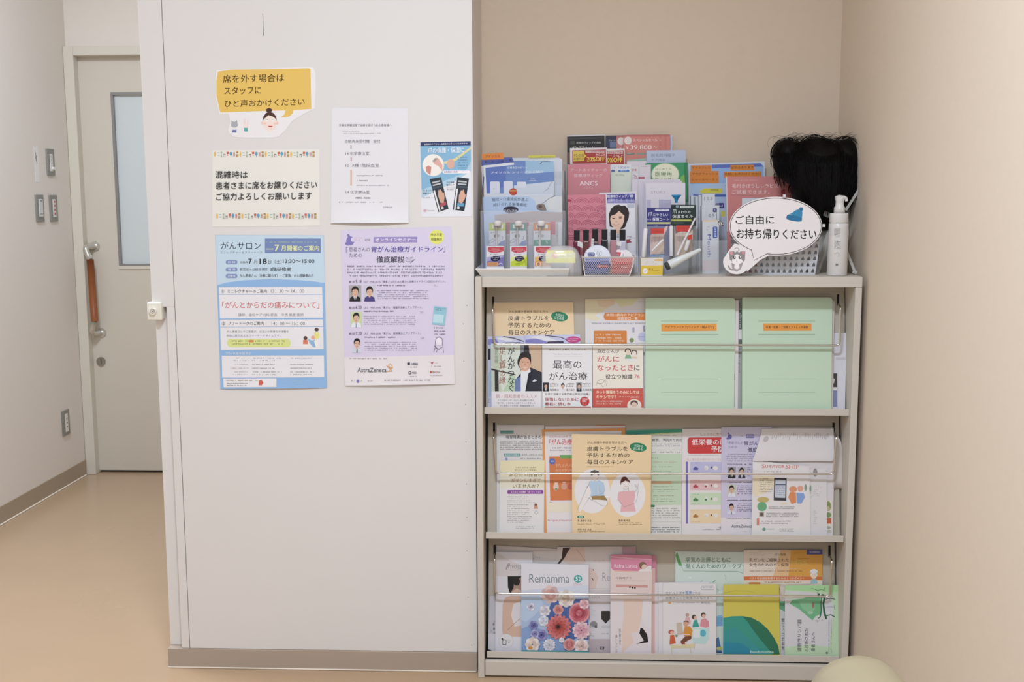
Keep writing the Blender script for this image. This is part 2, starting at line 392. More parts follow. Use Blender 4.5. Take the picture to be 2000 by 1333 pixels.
bm = bmesh.new(); tube(bm, [lk + Vector((0, -.008, 0)), lk + Vector((0, .002, 0))], .021, 20); bbox(bm, lk.x - .003, lk.x + .003, lk.y - .016, lk.y - .008, lk.z - .013, lk.z + .013)
fin(bm, 'thumb_turn', M_('9b948a', .35, .7), parent=door)

# ---------------------------------------------------------------- corridor wall plates
def wall_plate(name, label, cat, px, py, w, h, kind, group=None):
    c = atX(px, py, XL); e = empty(name, c, label, cat, group)
    metal = M_('8f8b84', .4, .35)
    bm = bmesh.new(); bbox(bm, XL, XL + .007, c.y - w / 2, c.y + w / 2, c.z - h / 2, c.z + h / 2)
    fin(bm, 'plate', metal, parent=e, bevel=.002)
    bm = bmesh.new()
    if kind == 'outlet':
        bbox(bm, XL + .007, XL + .0095, c.y - .012, c.y + .012, c.z - .042, c.z + .042); fin(bm, 'socket', M_('ddd9cf', .5), parent=e)
        bm = bmesh.new()
        for dz in (-.02, .0, .02): bbox(bm, XL + .0095, XL + .0099, c.y - .004, c.y + .004, c.z + dz - .003, c.z + dz + .003)
        fin(bm, 'slots', M_('55504a', .6), parent=e)
    elif kind == 'rocker':
        bbox(bm, XL + .007, XL + .012, c.y - .017, c.y + .017, c.z - .038, c.z + .04); fin(bm, 'rocker', M_('cfcbc4', .4), parent=e, bevel=.002)
        bm = bmesh.new()
        bbox(bm, XL + .012, XL + .0125, c.y - .004, c.y + .002, c.z + .028, c.z + .036); fin(bm, 'pilot_lamp', M_('55504a', .6), parent=e); bm = bmesh.new(); bbox(bm, XL + .012, XL + .0125, c.y - .014, c.y + .014, c.z - .026, c.z - .024); fin(bm, 'switch_mark', M_('55504a', .6), parent=e)
    elif kind == 'red':
        bbox(bm, XL + .007, XL + .0095, c.y - .013, c.y + .013, c.z - .04, c.z + .04); fin(bm, 'insert', M_('dcd6cf', .5), parent=e)
        bm = bmesh.new()
        for i in range(4): bbox(bm, XL + .0095, XL + .0102, c.y - .006, c.y + .008, c.z - .03 + i * .018, c.z - .02 + i * .018)
        fin(bm, 'red_lettering', M_('c46a60', .5), parent=e)
    else:
        bbox(bm, XL + .007, XL + .0095, c.y - .012, c.y + .012, c.z - .04, c.z + .036); fin(bm, 'insert', M_('dcd6cf', .5), parent=e)
        bm = bmesh.new(); tube(bm, [(XL + .009, c.y + .003, c.z - .028), (XL + .02, c.y + .003, c.z - .028)], .007, 12); fin(bm, 'knob', M_('e6e2da', .4), parent=e)
        bm = bmesh.new()
        for dz in (-.008, .008, .022): bbox(bm, XL + .0095, XL + .0099, c.y - .002, c.y + .003, c.z + dz, c.z + dz + .004)
        fin(bm, 'marks', M_('55504a', .6), parent=e)
    return e
wall_plate('switch_plate', 'upper grey switch plate with a small round knob by the door', 'switch', 97, 317, .07, .118, 'knob')
wall_plate('switch_plate', 'grey plate with a large white rocker switch, lower left of the pair', 'switch', 76, 407, .07, .118, 'rocker')
wall_plate('switch_plate', 'grey plate with small red lettering beside the rocker switch', 'switch', 103, 407, .07, .118, 'red')
wall_plate('wall_outlet', 'grey wall outlet low on the corridor wall near the skirting', 'outlet', 127, 826, .07, .118, 'outlet')
c = atX(71, 320, XL)
bm = bmesh.new(); bbox(bm, XL, XL + .0006, c.y - .016, c.y + .02, c.z - .08, c.z + .075)
for i in range(3): bbox(bm, XL + .0006, XL + .001, c.y - .01 + i * .006, c.y - .006 + i * .006, c.z + .02 - i * .01, c.z + .06 - i * .012, 1)
tag(fin(bm, 'paper_label', [M_('e4e0da', .5), M_('8d8a86', .6)], loc=c), 'narrow white paper label taped left of the upper switch', 'label')

# square plate with a round knob on the post
c = atY(303, 607, -.002)
e = empty('corner_plate', c, 'cream square plate with a round push knob on the partition post', 'wall plate')
cream = M_('e0dccf', .4, name='cream_plastic')
a = atY(289, 590, 0); b = atY(319, 625, 0)
bm = bmesh.new(); bbox(bm, a.x, b.x, -.012, .021, b.z, a.z); fin(bm, 'plate', cream, parent=e, bevel=.004, seg=3)
bm = bmesh.new(); tube(bm, [(c.x, -.011, c.z), (c.x, -.022, c.z)], .0085, 24); fin(bm, 'knob', cream, parent=e, bevel=.001)
bm = bmesh.new(); tube(bm, [(c.x, -.0215, c.z), (c.x, -.0225, c.z)], .0062, 24); tube(bm, [(c.x, -.022, c.z), (c.x, -.0232, c.z)], .0045, 24, 1); tube(bm, [(c.x, -.022, c.z), (c.x, -.0236, c.z)], .0024, 24, 0)
fin(bm, 'keyhole', [M_('8f8a7c', .5), cream], parent=e)

# ---------------------------------------------------------------- the magazine rack
YC = -.036
metal = M_('c6beb2', .45, name='greige_powder_coat', noise=.03, nscale=5)
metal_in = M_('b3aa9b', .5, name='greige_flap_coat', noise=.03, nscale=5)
chrome = M_('cfcdc8', .22, 1.0, name='chrome_wire')
black = M_('1c1a18', .6)
rx0 = atY(929, 700, YC).x; rx1 = atY(1679, 700, YC).x; fl = .0175
rzt = atY(1310, 541, YC).z
rack = empty('magazine_rack', Vector(((rx0 + rx1) / 2, YC, 0)), 'greige steel magazine rack with three sloped display shelves beside the partition', 'magazine rack')
zl1 = atY(1310, 561.5, YC).z
bm = bmesh.new(); bbox(bm, rx0 + fl + .0008, rx1, YC, YB - .004, zl1, rzt); fin(bm, 'top_panel', metal, parent=rack, bevel=.0015)
for (a, b, nm) in ((rx0, rx0 + fl, 'side_panel'), (rx1 - fl, rx1, 'side_panel')):
    bm = bmesh.new(); bbox(bm, a, b, YC, YB - .004, 0, rzt if a == rx0 else zl1 - .0005); fin(bm, nm, metal, parent=rack, bevel=.0015)
bm = bmesh.new(); bbox(bm, rx0 + fl, rx1 - fl, .19, .2, .06, zl1); fin(bm, 'back_panel', metal_in, parent=rack)
zp = atY(1300, 1297, YC + .004).z
bm = bmesh.new(); bbox(bm, rx0 + fl + .001, rx1 - fl - .001, YC + .004, .18, .004, zp); fin(bm, 'plinth', metal, parent=rack, bevel=.003)
bm = bmesh.new(); bbox(bm, rx0 + fl, rx1 - fl, YC + .02, .18, zp, zp + .012); fin(bm, 'bottom_gap', black, parent=rack)
TA = math.radians(9.5); NB = Vector((0, -math.cos(TA), math.sin(TA))); UB = Vector((0, math.sin(TA), math.cos(TA)))
YL = -.021
BAY = []
for (yl, yl2, xl, xr_, ytop) in ((798, 811, 946, 1659, 563), (1043.5, 1056.5, 949, 1648, 813), (1278, 1290.5, 951, 1639, 1058)):
    z1 = atY(1300, yl, YL).z; z0 = atY(1300, yl2, YL).z; a = atY(xl, yl, YL).x; b = atY(xr_, yl, YL).x
    P0 = Vector((0, .012, z1 - .012)); zt = atY(1300, ytop, .05).z
    sh = empty('display_shelf', Vector(((a + b) / 2, YL, z0))); sh.parent = rack; sh.location -= rack.location
    bm = bmesh.new(); bbox(bm, a, b, YL, YL + .0018, z0, z1); bbox(bm, a, b, YL, .02, z1 - .0135, z1 - .012); fin(bm, 'lip', metal, parent=sh, bevel=.0008)
    h = (zt + .02 - P0.z) / UB.z
    bm = bmesh.new(); slab(bm, [Vector((a + .002, P0.y, P0.z)), Vector((b - .002, P0.y, P0.z)), Vector((b - .002, P0.y, P0.z)) + UB * h, Vector((a + .002, P0.y, P0.z)) + UB * h], NB, .012)
    fin(bm, 'flap', metal_in, parent=sh)
    BAY.append((P0, z1 - .012, sh))
def flap_pt(i, px, py, off=0): return hit(px, py, BAY[i][0] + NB * off, NB)
for i, (sl, arm, hl, hr, srl, armr) in enumerate((
        ((963, 580, 598), (962, 603), (965, 673), (1640, 675), (1637, 575, 597), (1641.5, 600)),
        ((965, 826, 845), (964, 852), (969, 925), (1628, 926.5), (1628, 826, 848), (1633.5, 853)),
        ((966, 1065, 1084), (966, 1091), (967, 1160), (1620, 1166), (1620, 1066, 1089), (1625, 1095)))):
    sh = BAY[i][2]
    for (x, y0, y1) in (sl, srl):
        bm = bmesh.new()
        q = [flap_pt(i, x - 2.2, y0, .0006), flap_pt(i, x + 2.2, y0, .0006), flap_pt(i, x + 2.2, y1, .0006), flap_pt(i, x - 2.2, y1, .0006)]
        bm.faces.new([bm.verts.new(v) for v in q])
        fin(bm, 'slot', black, parent=sh)
    yr = .004
    pts = [flap_pt(i, sl[0] + 1, sl[2] - 3, -.004), flap_pt(i, arm[0] + 1, arm[1] - 1, .018), atY(*arm, -.004 if i == 0 else -.004), atY(*hl, yr), atY(*hr, yr), atY(*armr, -.004), flap_pt(i, armr[0] - 1, armr[1] - 1, .018), flap_pt(i, srl[0], srl[2] - 3, -.004)]
    bm = bmesh.new(); tube(bm, fillet(pts, .012, 6), .0029, 12); fin(bm, 'retaining_rod', chrome, parent=sh)

KZ = 1.1

# ---------------------------------------------------------------- notices taped to the partition
PW = (Vector((0, -.0008, 0)), Vector((0, -1, 0)))
Z1, Z2, Z3, Z4 = (400, 100, 3.808), (400, 440, 3.919), (630, 190, 5.127), (650, 430, 3.808)
INK = '2b2a2c'
def curl(ytop, ybot, amp, xa=0, xb=2000, side=0):
    def f(x, y):
        t = max(0, (y - (ybot - (ybot - ytop) * .22)) / ((ybot - ytop) * .22)); u = (x - xa) / (xb - xa)
        return amp * min(t, 1.1) ** 2 * (.35 + .65 * math.sin(math.pi * min(max(u, 0), 1))) + side * max(0, u - .8) ** 2
    return f
# speech-bubble notice
s = Sheet(*PW, [(90, 140), (775, 118), (808, 122), (822, 160), (826, 260), (818, 425), (725, 474), (650, 520), (598, 590), (552, 634), (520, 645), (300, 646), (225, 640), (185, 618), (174, 585), (190, 530), (180, 468), (110, 464), (80, 340), (78, 200)], 'e6e3e2', tr=Z1, thick=.0008)
s.p([(98, 152), (200, 138), (775, 126), (786, 132), (792, 430), (660, 438), (655, 462), (630, 486), (600, 492), (565, 491), (592, 472), (600, 440), (115, 456), (100, 390), (86, 330), (86, 220)], 'e6bc57')
s.t('席を外す場合は', 136, 178, 590, 237, '4a3410', b=.008, sl=-.024).t('スタッフに', 145, 268, 418, 324, '4a3410', b=.008, sl=-.02).t('ひと声おかけください', 148, 364, 742, 418, '4a3410', b=.008, sl=-.025)
s.e(430, 535, 10, 13, 'eec3b5').e(538, 535, 10, 13, 'eec3b5').e(483, 528, 50, 68, 'f2d9cc').e(478, 440, 22, 17, '4a2f26')
s.p([(432, 520), (436, 485), (455, 460), (483, 450), (510, 460), (530, 485), (535, 520), (524, 500), (500, 484), (482, 480), (474, 476), (458, 490), (440, 505)], '4a2f26').e(463, 512, 9, 12, 'f6efe9').e(506, 512, 9, 12, 'f6efe9')
s.arc(463, 514, 8, 6, 200, 340, 2.5, '4a2f26').arc(506, 514, 8, 6, 200, 340, 2.5, '4a2f26').e(447, 538, 12, 7, 'eec3b5').e(522, 538, 12, 7, 'eec3b5').e(487, 556, 17, 9, 'c8362e', 0, 180)
s.p([(196, 555), (198, 515), (212, 525), (226, 525), (240, 512), (245, 555), (222, 568)], 'a9a9ac').e(220, 550, 26, 18, 'a9a9ac').p([(200, 578), (240, 578), (246, 606), (196, 606)], 'd8d8dc').r(205, 586, 234, 606, '6a6fa8').p([(288, 560), (290, 505), (300, 500), (302, 540), (312, 540), (318, 508), (324, 520), (320, 560)], 'eccfc9').e(304, 556, 19, 17, 'f0d8d2').p([(292, 570), (318, 570), (320, 598), (294, 598)], '4faaa6')
s.done('speech_bubble_notice', 'white cut-out notice with a yellow speech bubble and a small smiling face', 'notice')
# crowded times notice
s = Sheet(*PW, [(58, 738), (850, 730), (858, 1300), (56, 1308)], 'e3e0d6', tr=Z1)
ic = ['e3b95a', '6aa8a0', 'a8b89a', '8d7f74', 'cf5c3e', '5a9fc0', 'd28a80', 'b0893e']
for y0, xa, xb in ((743, 66, 822), (1203, 82, 835)):
    for i in range(32):
        x = xa + (xb - xa) * i / 32; c = ic[i % 8]; k = i % 8
        if k == 0: s.e(x + 9, y0 + 24, 7, 19, c)
        elif k == 1: s.r(x + 2, y0 + 12, x + 18, y0 + 16, c).r(x + 4, y0 + 30, x + 20, y0 + 34, c)
        elif k == 2: s.e(x + 10, y0 + 12, 7, 8, c).p([(x + 10, y0 + 14), (x + 18, y0 + 46), (x + 2, y0 + 46)], c)
        elif k == 3: s.r(x + 2, y0 + 22, x + 17, y0 + 28, c).r(x + 3, y0 + 28, x + 6, y0 + 46, c).r(x + 13, y0 + 28, x + 16, y0 + 46, c)
        elif k == 4: s.r(x + 2, y0 + 6, x + 18, y0 + 22, c).r(x + 8, y0 + 22, x + 12, y0 + 34, c).r(x + 3, y0 + 30, x + 18, y0 + 34, c)
        elif k == 5: s.e(x + 10, y0 + 20, 10, 14, c).r(x + 8, y0 + 20, x + 12, y0 + 44, c)
        elif k == 6: s.r(x + 4, y0 + 8, x + 9, y0 + 40, c).r(x + 12, y0 + 8, x + 17, y0 + 40, c).r(x + 4, y0 + 20, x + 17, y0 + 24, c)
        else: s.r(x + 2, y0 + 4, x + 18, y0 + 18, c).r(x + 3, y0 + 24, x + 10, y0 + 44, c).r(x + 12, y0 + 24, x + 18, y0 + 44, c)
s.t('混雑時は', 78, 892, 318, 946, INK, b=.008).t('患者さまに席をお譲りください', 82, 974, 834, 1030, INK, b=.008, sl=-.012).t('ご協力よろしくお願いします', 84, 1056, 795, 1112, INK, b=.008, sl=-.012)
s.done('notice_paper', 'pale cream notice with rows of tiny coloured icons above and below three lines', 'notice')
# blue salon poster
s = Sheet(*PW, [(80, 76), (910, 78), (935, 1246), (122, 1254)], '8cb6e2', tr=Z2, deform=curl(460, 760, .005, 425, 640))
s.grid([(82, 77), (909, 79), (918, 440), (95, 460)], s.mi('bfd6e4'), s.L, 16, 20); s.L += 1
s.p([(95, 460), (160, 440), (300, 422), (500, 414), (700, 420), (850, 432), (918, 446), (918, 470), (500, 480), (96, 478)], '8cb6e2')
s.t('がんサロン', 124, 128, 428, 186, '3a4654', b=.004).t('ミニレクチャー＆フリートーク', 120, 200, 440, 219, '5a6672')
s.rr(460, 102, 888, 214, 4, '7288ba').z(470, 126, 862, 142, 1, 'b9cf9e', ragged=0).t('2026年', 470, 176, 528, 190, 'dfe59a').t('7', 535, 150, 568, 200, 'e6ea9e', b=.02).t('月開催のご案内', 585, 156, 875, 196, 'e6ea9e', b=.015)
for (y0, y1, t) in ((268, 300, '日  時'), (324, 356, '場  所'), (374, 406, '対象者')): s.rr(160, y0, 250, y1, 15, '8194c2').t(t, 178, y0 + 8, 234, y1 - 8, 'e4e8f2')
s.t('2026年', 268, 274, 332, 294, INK).t('7', 334, 258, 360, 299, INK, b=.02).t('月', 374, 266, 402, 296, INK).t('18', 420, 258, 474, 299, INK, b=.02).t('日（土）', 486, 264, 588, 296, INK).t('13:30～15:00', 598, 262, 838, 291, INK, b=.01)
s.t('新百合ヶ丘総合病院', 268, 329, 480, 350, INK).t('3階研修室', 500, 322, 660, 354, INK, b=.012).t('がん患者さん（治療に関らず）・ご家族、がん経験者の方', 268, 374, 832, 400, INK, b=.006)
W_ = 'e4e2e4'
for q in ([(108, 476), (898, 474), (900, 528), (110, 531)], [(110, 534), (900, 532), (903, 710), (116, 716)], [(116, 724), (904, 722), (906, 776), (118, 779)], [(118, 782), (906, 780), (910, 950), (122, 956)], [(130, 1000), (912, 998), (915, 1164), (134, 1168)], [(142, 1174), (550, 1172), (551, 1238), (146, 1242)]): s.p(q, W_)
s.e(137, 507, 15, 17, 'c8cace').e(143, 753, 15, 17, 'c8cace').r(135.5, 497, 139, 518, INK).t('2', 137, 742, 149, 764, INK)
s.t('ミニレクチャーのご案内', 174, 492, 474, 520, INK, b=.01).t('13：30 ～ 14：00', 506, 492, 760, 518, '6a6c72').t('フリートークのご案内', 178, 738, 452, 766, INK, b=.01).t('14：00 ～ 15：00', 512, 740, 766, 766, '6a6c72')
s.t('「がんとからだの痛みについて」', 134, 586, 876, 638, 'cf6264', b=.006).t('講師：緩和ケア内科 部長　中西 美恵 医師', 256, 676, 756, 698, '75757c')
s.t('がん患者さんやご家族が、お互いの気持ちや体験を', 168, 806, 642, 824, '5c5c62').t('自由に語り合えるフリートークタイムです。', 168, 838, 578, 855, '5c5c62')
s.rr(172, 870, 656, 934, 26, 'd6de86').z(206, 882, 626, 926, 2, '8a9460').r(340, 880, 374, 898, 'd8824c')
s.p([(750, 935), (758, 900), (786, 900), (790, 935)], 'efe6df').e(770, 866, 15, 16, '5c4a46').p([(752, 880), (786, 880), (790, 912), (752, 912)], 'e08062').p([(790, 872), (822, 885), (842, 880), (855, 935), (830, 935), (800, 900)], '86b4d8').e(830, 862, 17, 16, 'e8a894').e(856, 800, 16, 14, '5c4a4a').p([(838, 820), (872, 820), (880, 860), (850, 880), (838, 850)], 'e4dc80').p([(836, 888), (866, 880), (870, 935), (850, 935)], 'f0e8e2')
s.t('2026 年度年間予定', 160, 972, 354, 994, 'dfe8f4')
for y in (1014, 1032, 1062, 1092, 1120, 1140):
    s.z(190 + random.random() * 60, y, 345, y + 14, 1, 'a5a2a8', dens=.7); s.z(360, y, 590, y + 15, 1, '88868e', dens=.75, ragged=.3)
    if y != 1032: s.z(655, y, 850, y + 15, 1, '88868e', ragged=.2)
s.z(168, 1186, 410, 1200, 1, 'a0848a', dens=.9).z(170, 1208, 330, 1240, 2, '77747c').p([(416, 1190), (432, 1186), (432, 1180), (452, 1206), (432, 1232), (432, 1224), (416, 1226)], 'd4604c')
s.z(680, 1190, 832, 1222, 2, 'a9cbe6', dens=.7)
s.done('wall_poster', 'light blue event poster with white boxes and a red title line', 'poster')
# white route sheet
s = Sheet(*PW, [(95, 105), (852, 112), (864, 1256), (85, 1262)], 'dfdddf', tr=Z3, deform=curl(211, 437, .011, 650, 800))
G = '5d5b60'
s.t('外来化学療法室で治療を受けられる患者様へ', 165, 268, 690, 294, '4c4a50', b=.006).z(190, 336, 400, 354, 1, '98969c').z(192, 360, 582, 376, 1, '908e94', ragged=0)
s.t('自動再来受付機　受付', 225, 424, 578, 460, G).t('14 化学療法室', 230, 546, 466, 582, G).t('10  A棟1階採血室', 232, 665, 566, 702, G).t('14 化学療法室', 233, 934, 470, 968, G)
s.r(278, 478, 292, 518, 'c2a9ab').r(280, 600, 294, 642, 'c2a9ab').r(278, 728, 294, 885, 'd8b096')
s.z(340, 780, 606, 802, 1, '828086', dens=.9).z(342, 830, 468, 852, 1, '828086').z(342, 878, 690, 898, 1, '9a989e', dens=.85).t('体重測定、検査測定', 328, 1001, 480, 1018, '4c4a50', b=.01).z(165, 1046, 600, 1068, 1, '8a888e', ragged=.02).t('化学療法室', 606, 1095, 696, 1112, '75737a')
s.done('route_sheet', 'plain white sheet with a column of steps, its lower edge curling off the wall', 'notice')
# nail care flyer
s = Sheet(*PW, [(980, 452), (1483, 440), (1490, 1196), (990, 1202)], 'dfe0e4', tr=Z3)
s.p([(980, 490), (1484, 480), (1486, 640), (1420, 760), (990, 930)], '7fb2d2').p([(990, 930), (1420, 760), (1486, 640), (1487, 740), (1300, 860), (990, 1010)], 'a9c9dc')
s.p([(980, 452), (1483, 440), (1484, 482), (981, 492)], '323c68').t('治療前のケアから…治療後のお手入れにもおすすめ', 1015, 464, 1450, 480, 'e4e6ee', b=.01, sl=-.02).t('爪の保護・保湿に', 1056, 508, 1418, 562, 'eef2f6', b=.004, sl=-.02)
s.p([(1484, 498), (1486, 520), (1330, 640), (1240, 668), (1180, 660), (1240, 640), (1330, 608)], 'd8cf8e').e(1284, 668, 38, 50, 'd9a896')
s.e(1110, 682, 110, 112, 'c2c4c8').e(1108, 680, 106, 108, 'ebe6dc').p([(1100, 640), (1120, 612), (1160, 612), (1200, 680), (1200, 740), (1160, 690), (1120, 670)], 'dfa99a').p([(1032, 700), (1062, 685), (1090, 700), (1080, 780), (1040, 750)], 'cf8a7c').p([(1098, 640), (1130, 608), (1158, 612), (1120, 650)], '9c938e')
for i in range(5): s.z(1355, 596 + i * 27, 1452, 616 + i * 27, 1, '5d7896', dens=.9)
s.rr(1204, 735, 1476, 764, 12, 'ece6e8').t('治療機関で使用', 1215, 739, 1350, 758, '5c4a74', b=.01).z(1390, 742, 1440, 752, 1, 'b9b4ba')
def pack(q, hc, bc):
    (ax, ay), (bx, by), (cx, cy), (dx, dy) = q
    def P(u, v): return ((ax * (1 - u) + bx * u) * (1 - v) + (dx * (1 - u) + cx * u) * v, (ay * (1 - u) + by * u) * (1 - v) + (dy * (1 - u) + cy * u) * v)
    s.p(q, '2f3640').p([P(0, .26), P(1, .24), P(1, .3), P(0, .32)], '46505a')
    for v in (.1, .18): s.p([P(.12, v), P(.85, v - .01), P(.85, v + .035), P(.12, v + .045)], 'b9bcc0')
    s.p([P(.32, .78), P(.9, .76), P(.9, .86), P(.32, .88)], bc).p([P(.05, .36), P(.2, .34), P(.22, .99), P(.1, 1.0)], 'e2e0dd')
    s.p([P(.35, .55), P(.45, .4), P(.55, .36), P(.6, .4), P(.66, .34), P(.74, .4), P(.85, .5), P(.95, .48), P(.9, .62), P(.7, .78), P(.4, .76)], hc).e(*P(.45, .92), 14, 14, 'd0d0d2')
pack([(1072, 820), (1186, 800), (1262, 1118), (1160, 1152)], 'cfa184', 'b0525a'); pack([(1350, 800), (1466, 815), (1420, 1142), (1304, 1128)], 'd9a88e', '5d9ec4')
for (x, y) in ((1005, 928), (1240, 845)): s.t('爪の保護、' if y < 900 else '爪 まわり', x, y, x + 85, y + 18, '3c3c48').t('整爪ケア' if y < 900 else '保湿オイル', x, y + 26, x + 80, y + 44, '3c3c48', b=.01).r(x, y + 62, x + 90, y + 64, '9a98a2').t('¥1,650', x + 5, y + 72, x + 70, y + 88, '6c6a74')
s.e(1025, 1137, 16, 14, 'd9a9b0').z(1045, 1130, 1120, 1146, 1, 'c9b4bc')
s.done('wall_poster', 'small sky blue flyer about nail care with two dark packages', 'poster')
# lilac seminar poster
s = Sheet(*PW, [(58, 74), (880, 48), (908, 1218), (92, 1232)], 'd4cbe2', tr=Z4, deform=curl(445, 755, .008, 670, 890))
s.grid([(84, 1022), (901, 1004), (908, 1218), (92, 1232)], s.mi('e0dadb'), s.L, 20, 14); s.L += 1
s.e(130, 155, 30, 34, '8379bd').e(150, 146, 17, 17, 'd4cbe2').p([(118, 140), (106, 112), (112, 102), (124, 110), (132, 130)], '8379bd').e(112, 176, 20, 14, '8379bd').z(160, 128, 220, 158, 2, 'd9a8b8').t('LIVE', 240, 140, 278, 156, '5c586a')
s.r(304, 126, 628, 170, '9d8ec8', sl=-.008).t('オンラインセミナー', 318, 134, 614, 162, 'f0edf6', b=.012, sl=-.008)
s.e(772, 126, 56, 54, 'e0e26a').t('申込不要', 730, 98, 812, 122, '4c4a28', b=.012).t('視聴無料', 730, 132, 812, 156, '4c4a28', b=.012)
s.t('「', 98, 200, 112, 245, '6c5aa8').t('患者さんの', 120, 202, 276, 236, '5b5070').t('ための', 122, 248, 216, 278, '5b5070').t('胃がん治療ガイドライン', 288, 196, 820, 240, '5546a0', b=.012, sl=-.004).t('」', 822, 196, 836, 240, '6c5aa8').t('徹底解説', 326, 270, 532, 318, '2d2836', b=.012)
s.l([(542, 278), (568, 284), (596, 274), (598, 302), (568, 312), (544, 306), (542, 278)], 3, '6c6678').l([(568, 284), (568, 312)], 3, '6c6678').l([(576, 322), (612, 292)], 4, '5d5870').z(548, 286, 592, 304, 3, '9c96a8')
s.z(108, 338, 832, 432, 4, '8a8298', ragged=.04, dens=.85, fill=.5)
def talk(y, n, d, t, x1, ph):
    s.t(n, 120, y, 164, y + 18, '4c4658').t(d, 170, y - 6, 214, y + 18, '4c4658', b=.01).t(t, 230, y - 1, x1, y + 17, '5c566a', sl=-.006)
talk(452, '第1回', '5.19', '（火）19:00-20:15「患者さんのための胃がん治療ガイドライン改訂のポイント」', 838, 2)
talk(645, '第2回', '6.23', '（火）19:00-20:00「胃がん　増殖的治療とアップデート」', 668, 1)
talk(838, '第3回', '7.23', '（木）19:00-20:00「胃がん　薬物療法とアップデート」', 654, 1)
s.face(120, 486, 212, 606, 'a9a4a0', tie='2a2a2e').face(230, 486, 318, 606, 'c9c6d0', coat='4c4484', shirt='4c4484', hair='2a2226')
s.face(132, 682, 216, 800, 'c6d49e', coat='dde0ea', tie='8a96b0').face(138, 874, 222, 988, None, coat='c9d0dc', tie='2a2c38')
for (x0, x1, y) in ((330, 714, 482), (230, 618, 674), (236, 628, 868)):
    s.z(x0, y, x0 + 230, y + 18, 1, '5c566a', dens=.9).z(x0, y + 40, x1, y + 112, 5, '978fa8', ragged=.04, fill=.45)
for (x, y) in ((766, 482), (664, 680), (668, 872)): s.z(x - 14, y, x + 12, y + 18, 2, '6c6678')
s.p([(752, 640), (848, 652), (832, 786), (738, 776)], '8fc3d2').p([(748, 700), (826, 706), (820, 768), (744, 762)], 'b6dae2').z(760, 650, 840, 676, 2, '3f6c84', sl=.1)
for i in range(3): s.z(752, 798 + i * 24, 836, 814 + i * 24, 1, '6c6678', dens=.9)
s.e(790, 905, 24, 30, 'e9e2ec').arc(790, 905, 26, 34, 180, 360, 3, '4a4656').l([(764, 905), (762, 945), (750, 985)], 3, '4a4656').l([(816, 905), (820, 950), (824, 988)], 3, '4a4656').l([(764, 950), (790, 962), (812, 945)], 3, '4a4656').l([(754, 935), (780, 960), (770, 985)], 3, '4a4656')
s.z(122, 1026, 420, 1042, 1, '9a94a0').t('AstraZeneca', 184, 1100, 400, 1132, '5d5a60', b=.004)
s.l([(400, 1128), (420, 1125), (445, 1090), (426, 1068), (412, 1080), (430, 1100), (440, 1125), (416, 1126)], 5, 'dca24c').l([(400, 1084), (428, 1108), (446, 1100)], 5, 'c98a3e')
s.r(554, 1060, 574, 1078, '3a3a44').t('小野薬品', 580, 1062, 632, 1080, '3a3a44', b=.02).z(558, 1090, 634, 1104, 1, '8a868e').e(574, 1136, 11, 11, '3a3a44').e(574, 1136, 6, 6, 'e0dadb').t('MSD', 590, 1128, 624, 1144, '3a3a44').z(566, 1158, 628, 1170, 1, '8a868e')
s.p([(728, 1060), (748, 1056), (740, 1074)], 'b04a54').z(752, 1060, 790, 1072, 1, 'd0b4b8').z(732, 1084, 804, 1098, 1, '8a868e').e(730, 1130, 8, 9, 'c2604c').t('BeOne', 742, 1122, 798, 1138, '9c544a').z(728, 1152, 818, 1164, 1, '9a949a')
s.z(132, 1192, 160, 1206, 1, '6c6870').e(188, 1198, 10, 12, '8379bd').z(200, 1192, 240, 1206, 1, '8a868e').z(262, 1192, 300, 1206, 1, '8a868e').z(386, 1186, 730, 1202, 1, '6c6870', dens=.85)
s.done('wall_poster', 'lilac seminar poster with four small portraits and company logos', 'poster')

KZ = .96

# ---------------------------------------------------------------- printed matter on the three sloped shelves
B1, B2, B3, B4, B5, B6 = (930, 540, 4.597), (1250, 550, 4.545), (930, 800, 4.937), (1260, 800, 4.651), (930, 1040, 4.55), (1260, 1040, 4.0)
WP = 'e4dddc'
SG = 'leaflets on the sloped shelves'
def bay(i, tr, outline, color, off, thick=.0012, **k):
    return Sheet(BAY[i][0], NB, outline, color, thick, off=off, tr=tr, zfloor=BAY[i][1] + .0004, **k)
BR = '3c2c1c'
def skin_care(s, A):      # A maps the second shelf copy's layout onto this copy
    X = lambda x: A[0] + (x - 922) * A[2]; Y = lambda y: A[1] + (y - 240) * A[3]
    def T(t, x0, y0, x1, y1, **k): s.t(t, X(x0), Y(y0), X(x1), Y(y1), BR, **k)
    T('がん治療や手術を受ける方へ', 1072, 309, 1452, 334, b=.004); T('皮膚トラブルを', 1068, 358, 1462, 402, b=.008); T('予防するための', 1068, 421, 1478, 466, b=.008); T('毎日のスキンケア', 1070, 486, 1516, 531, b=.008)
    s.e(X(1562), Y(366), 82 * A[2], 43 * A[3], '27885c', rot=8).p([(X(1500), Y(380)), (X(1490), Y(396)), (X(1525), Y(390))], '27885c')
    s.t('今日から', X(1524), Y(336), X(1606), Y(362), 'dfe9df', b=.01, sl=.12).t('はじめる', X(1512), Y(362), X(1604), Y(388), 'dfe9df', b=.01, sl=.12)
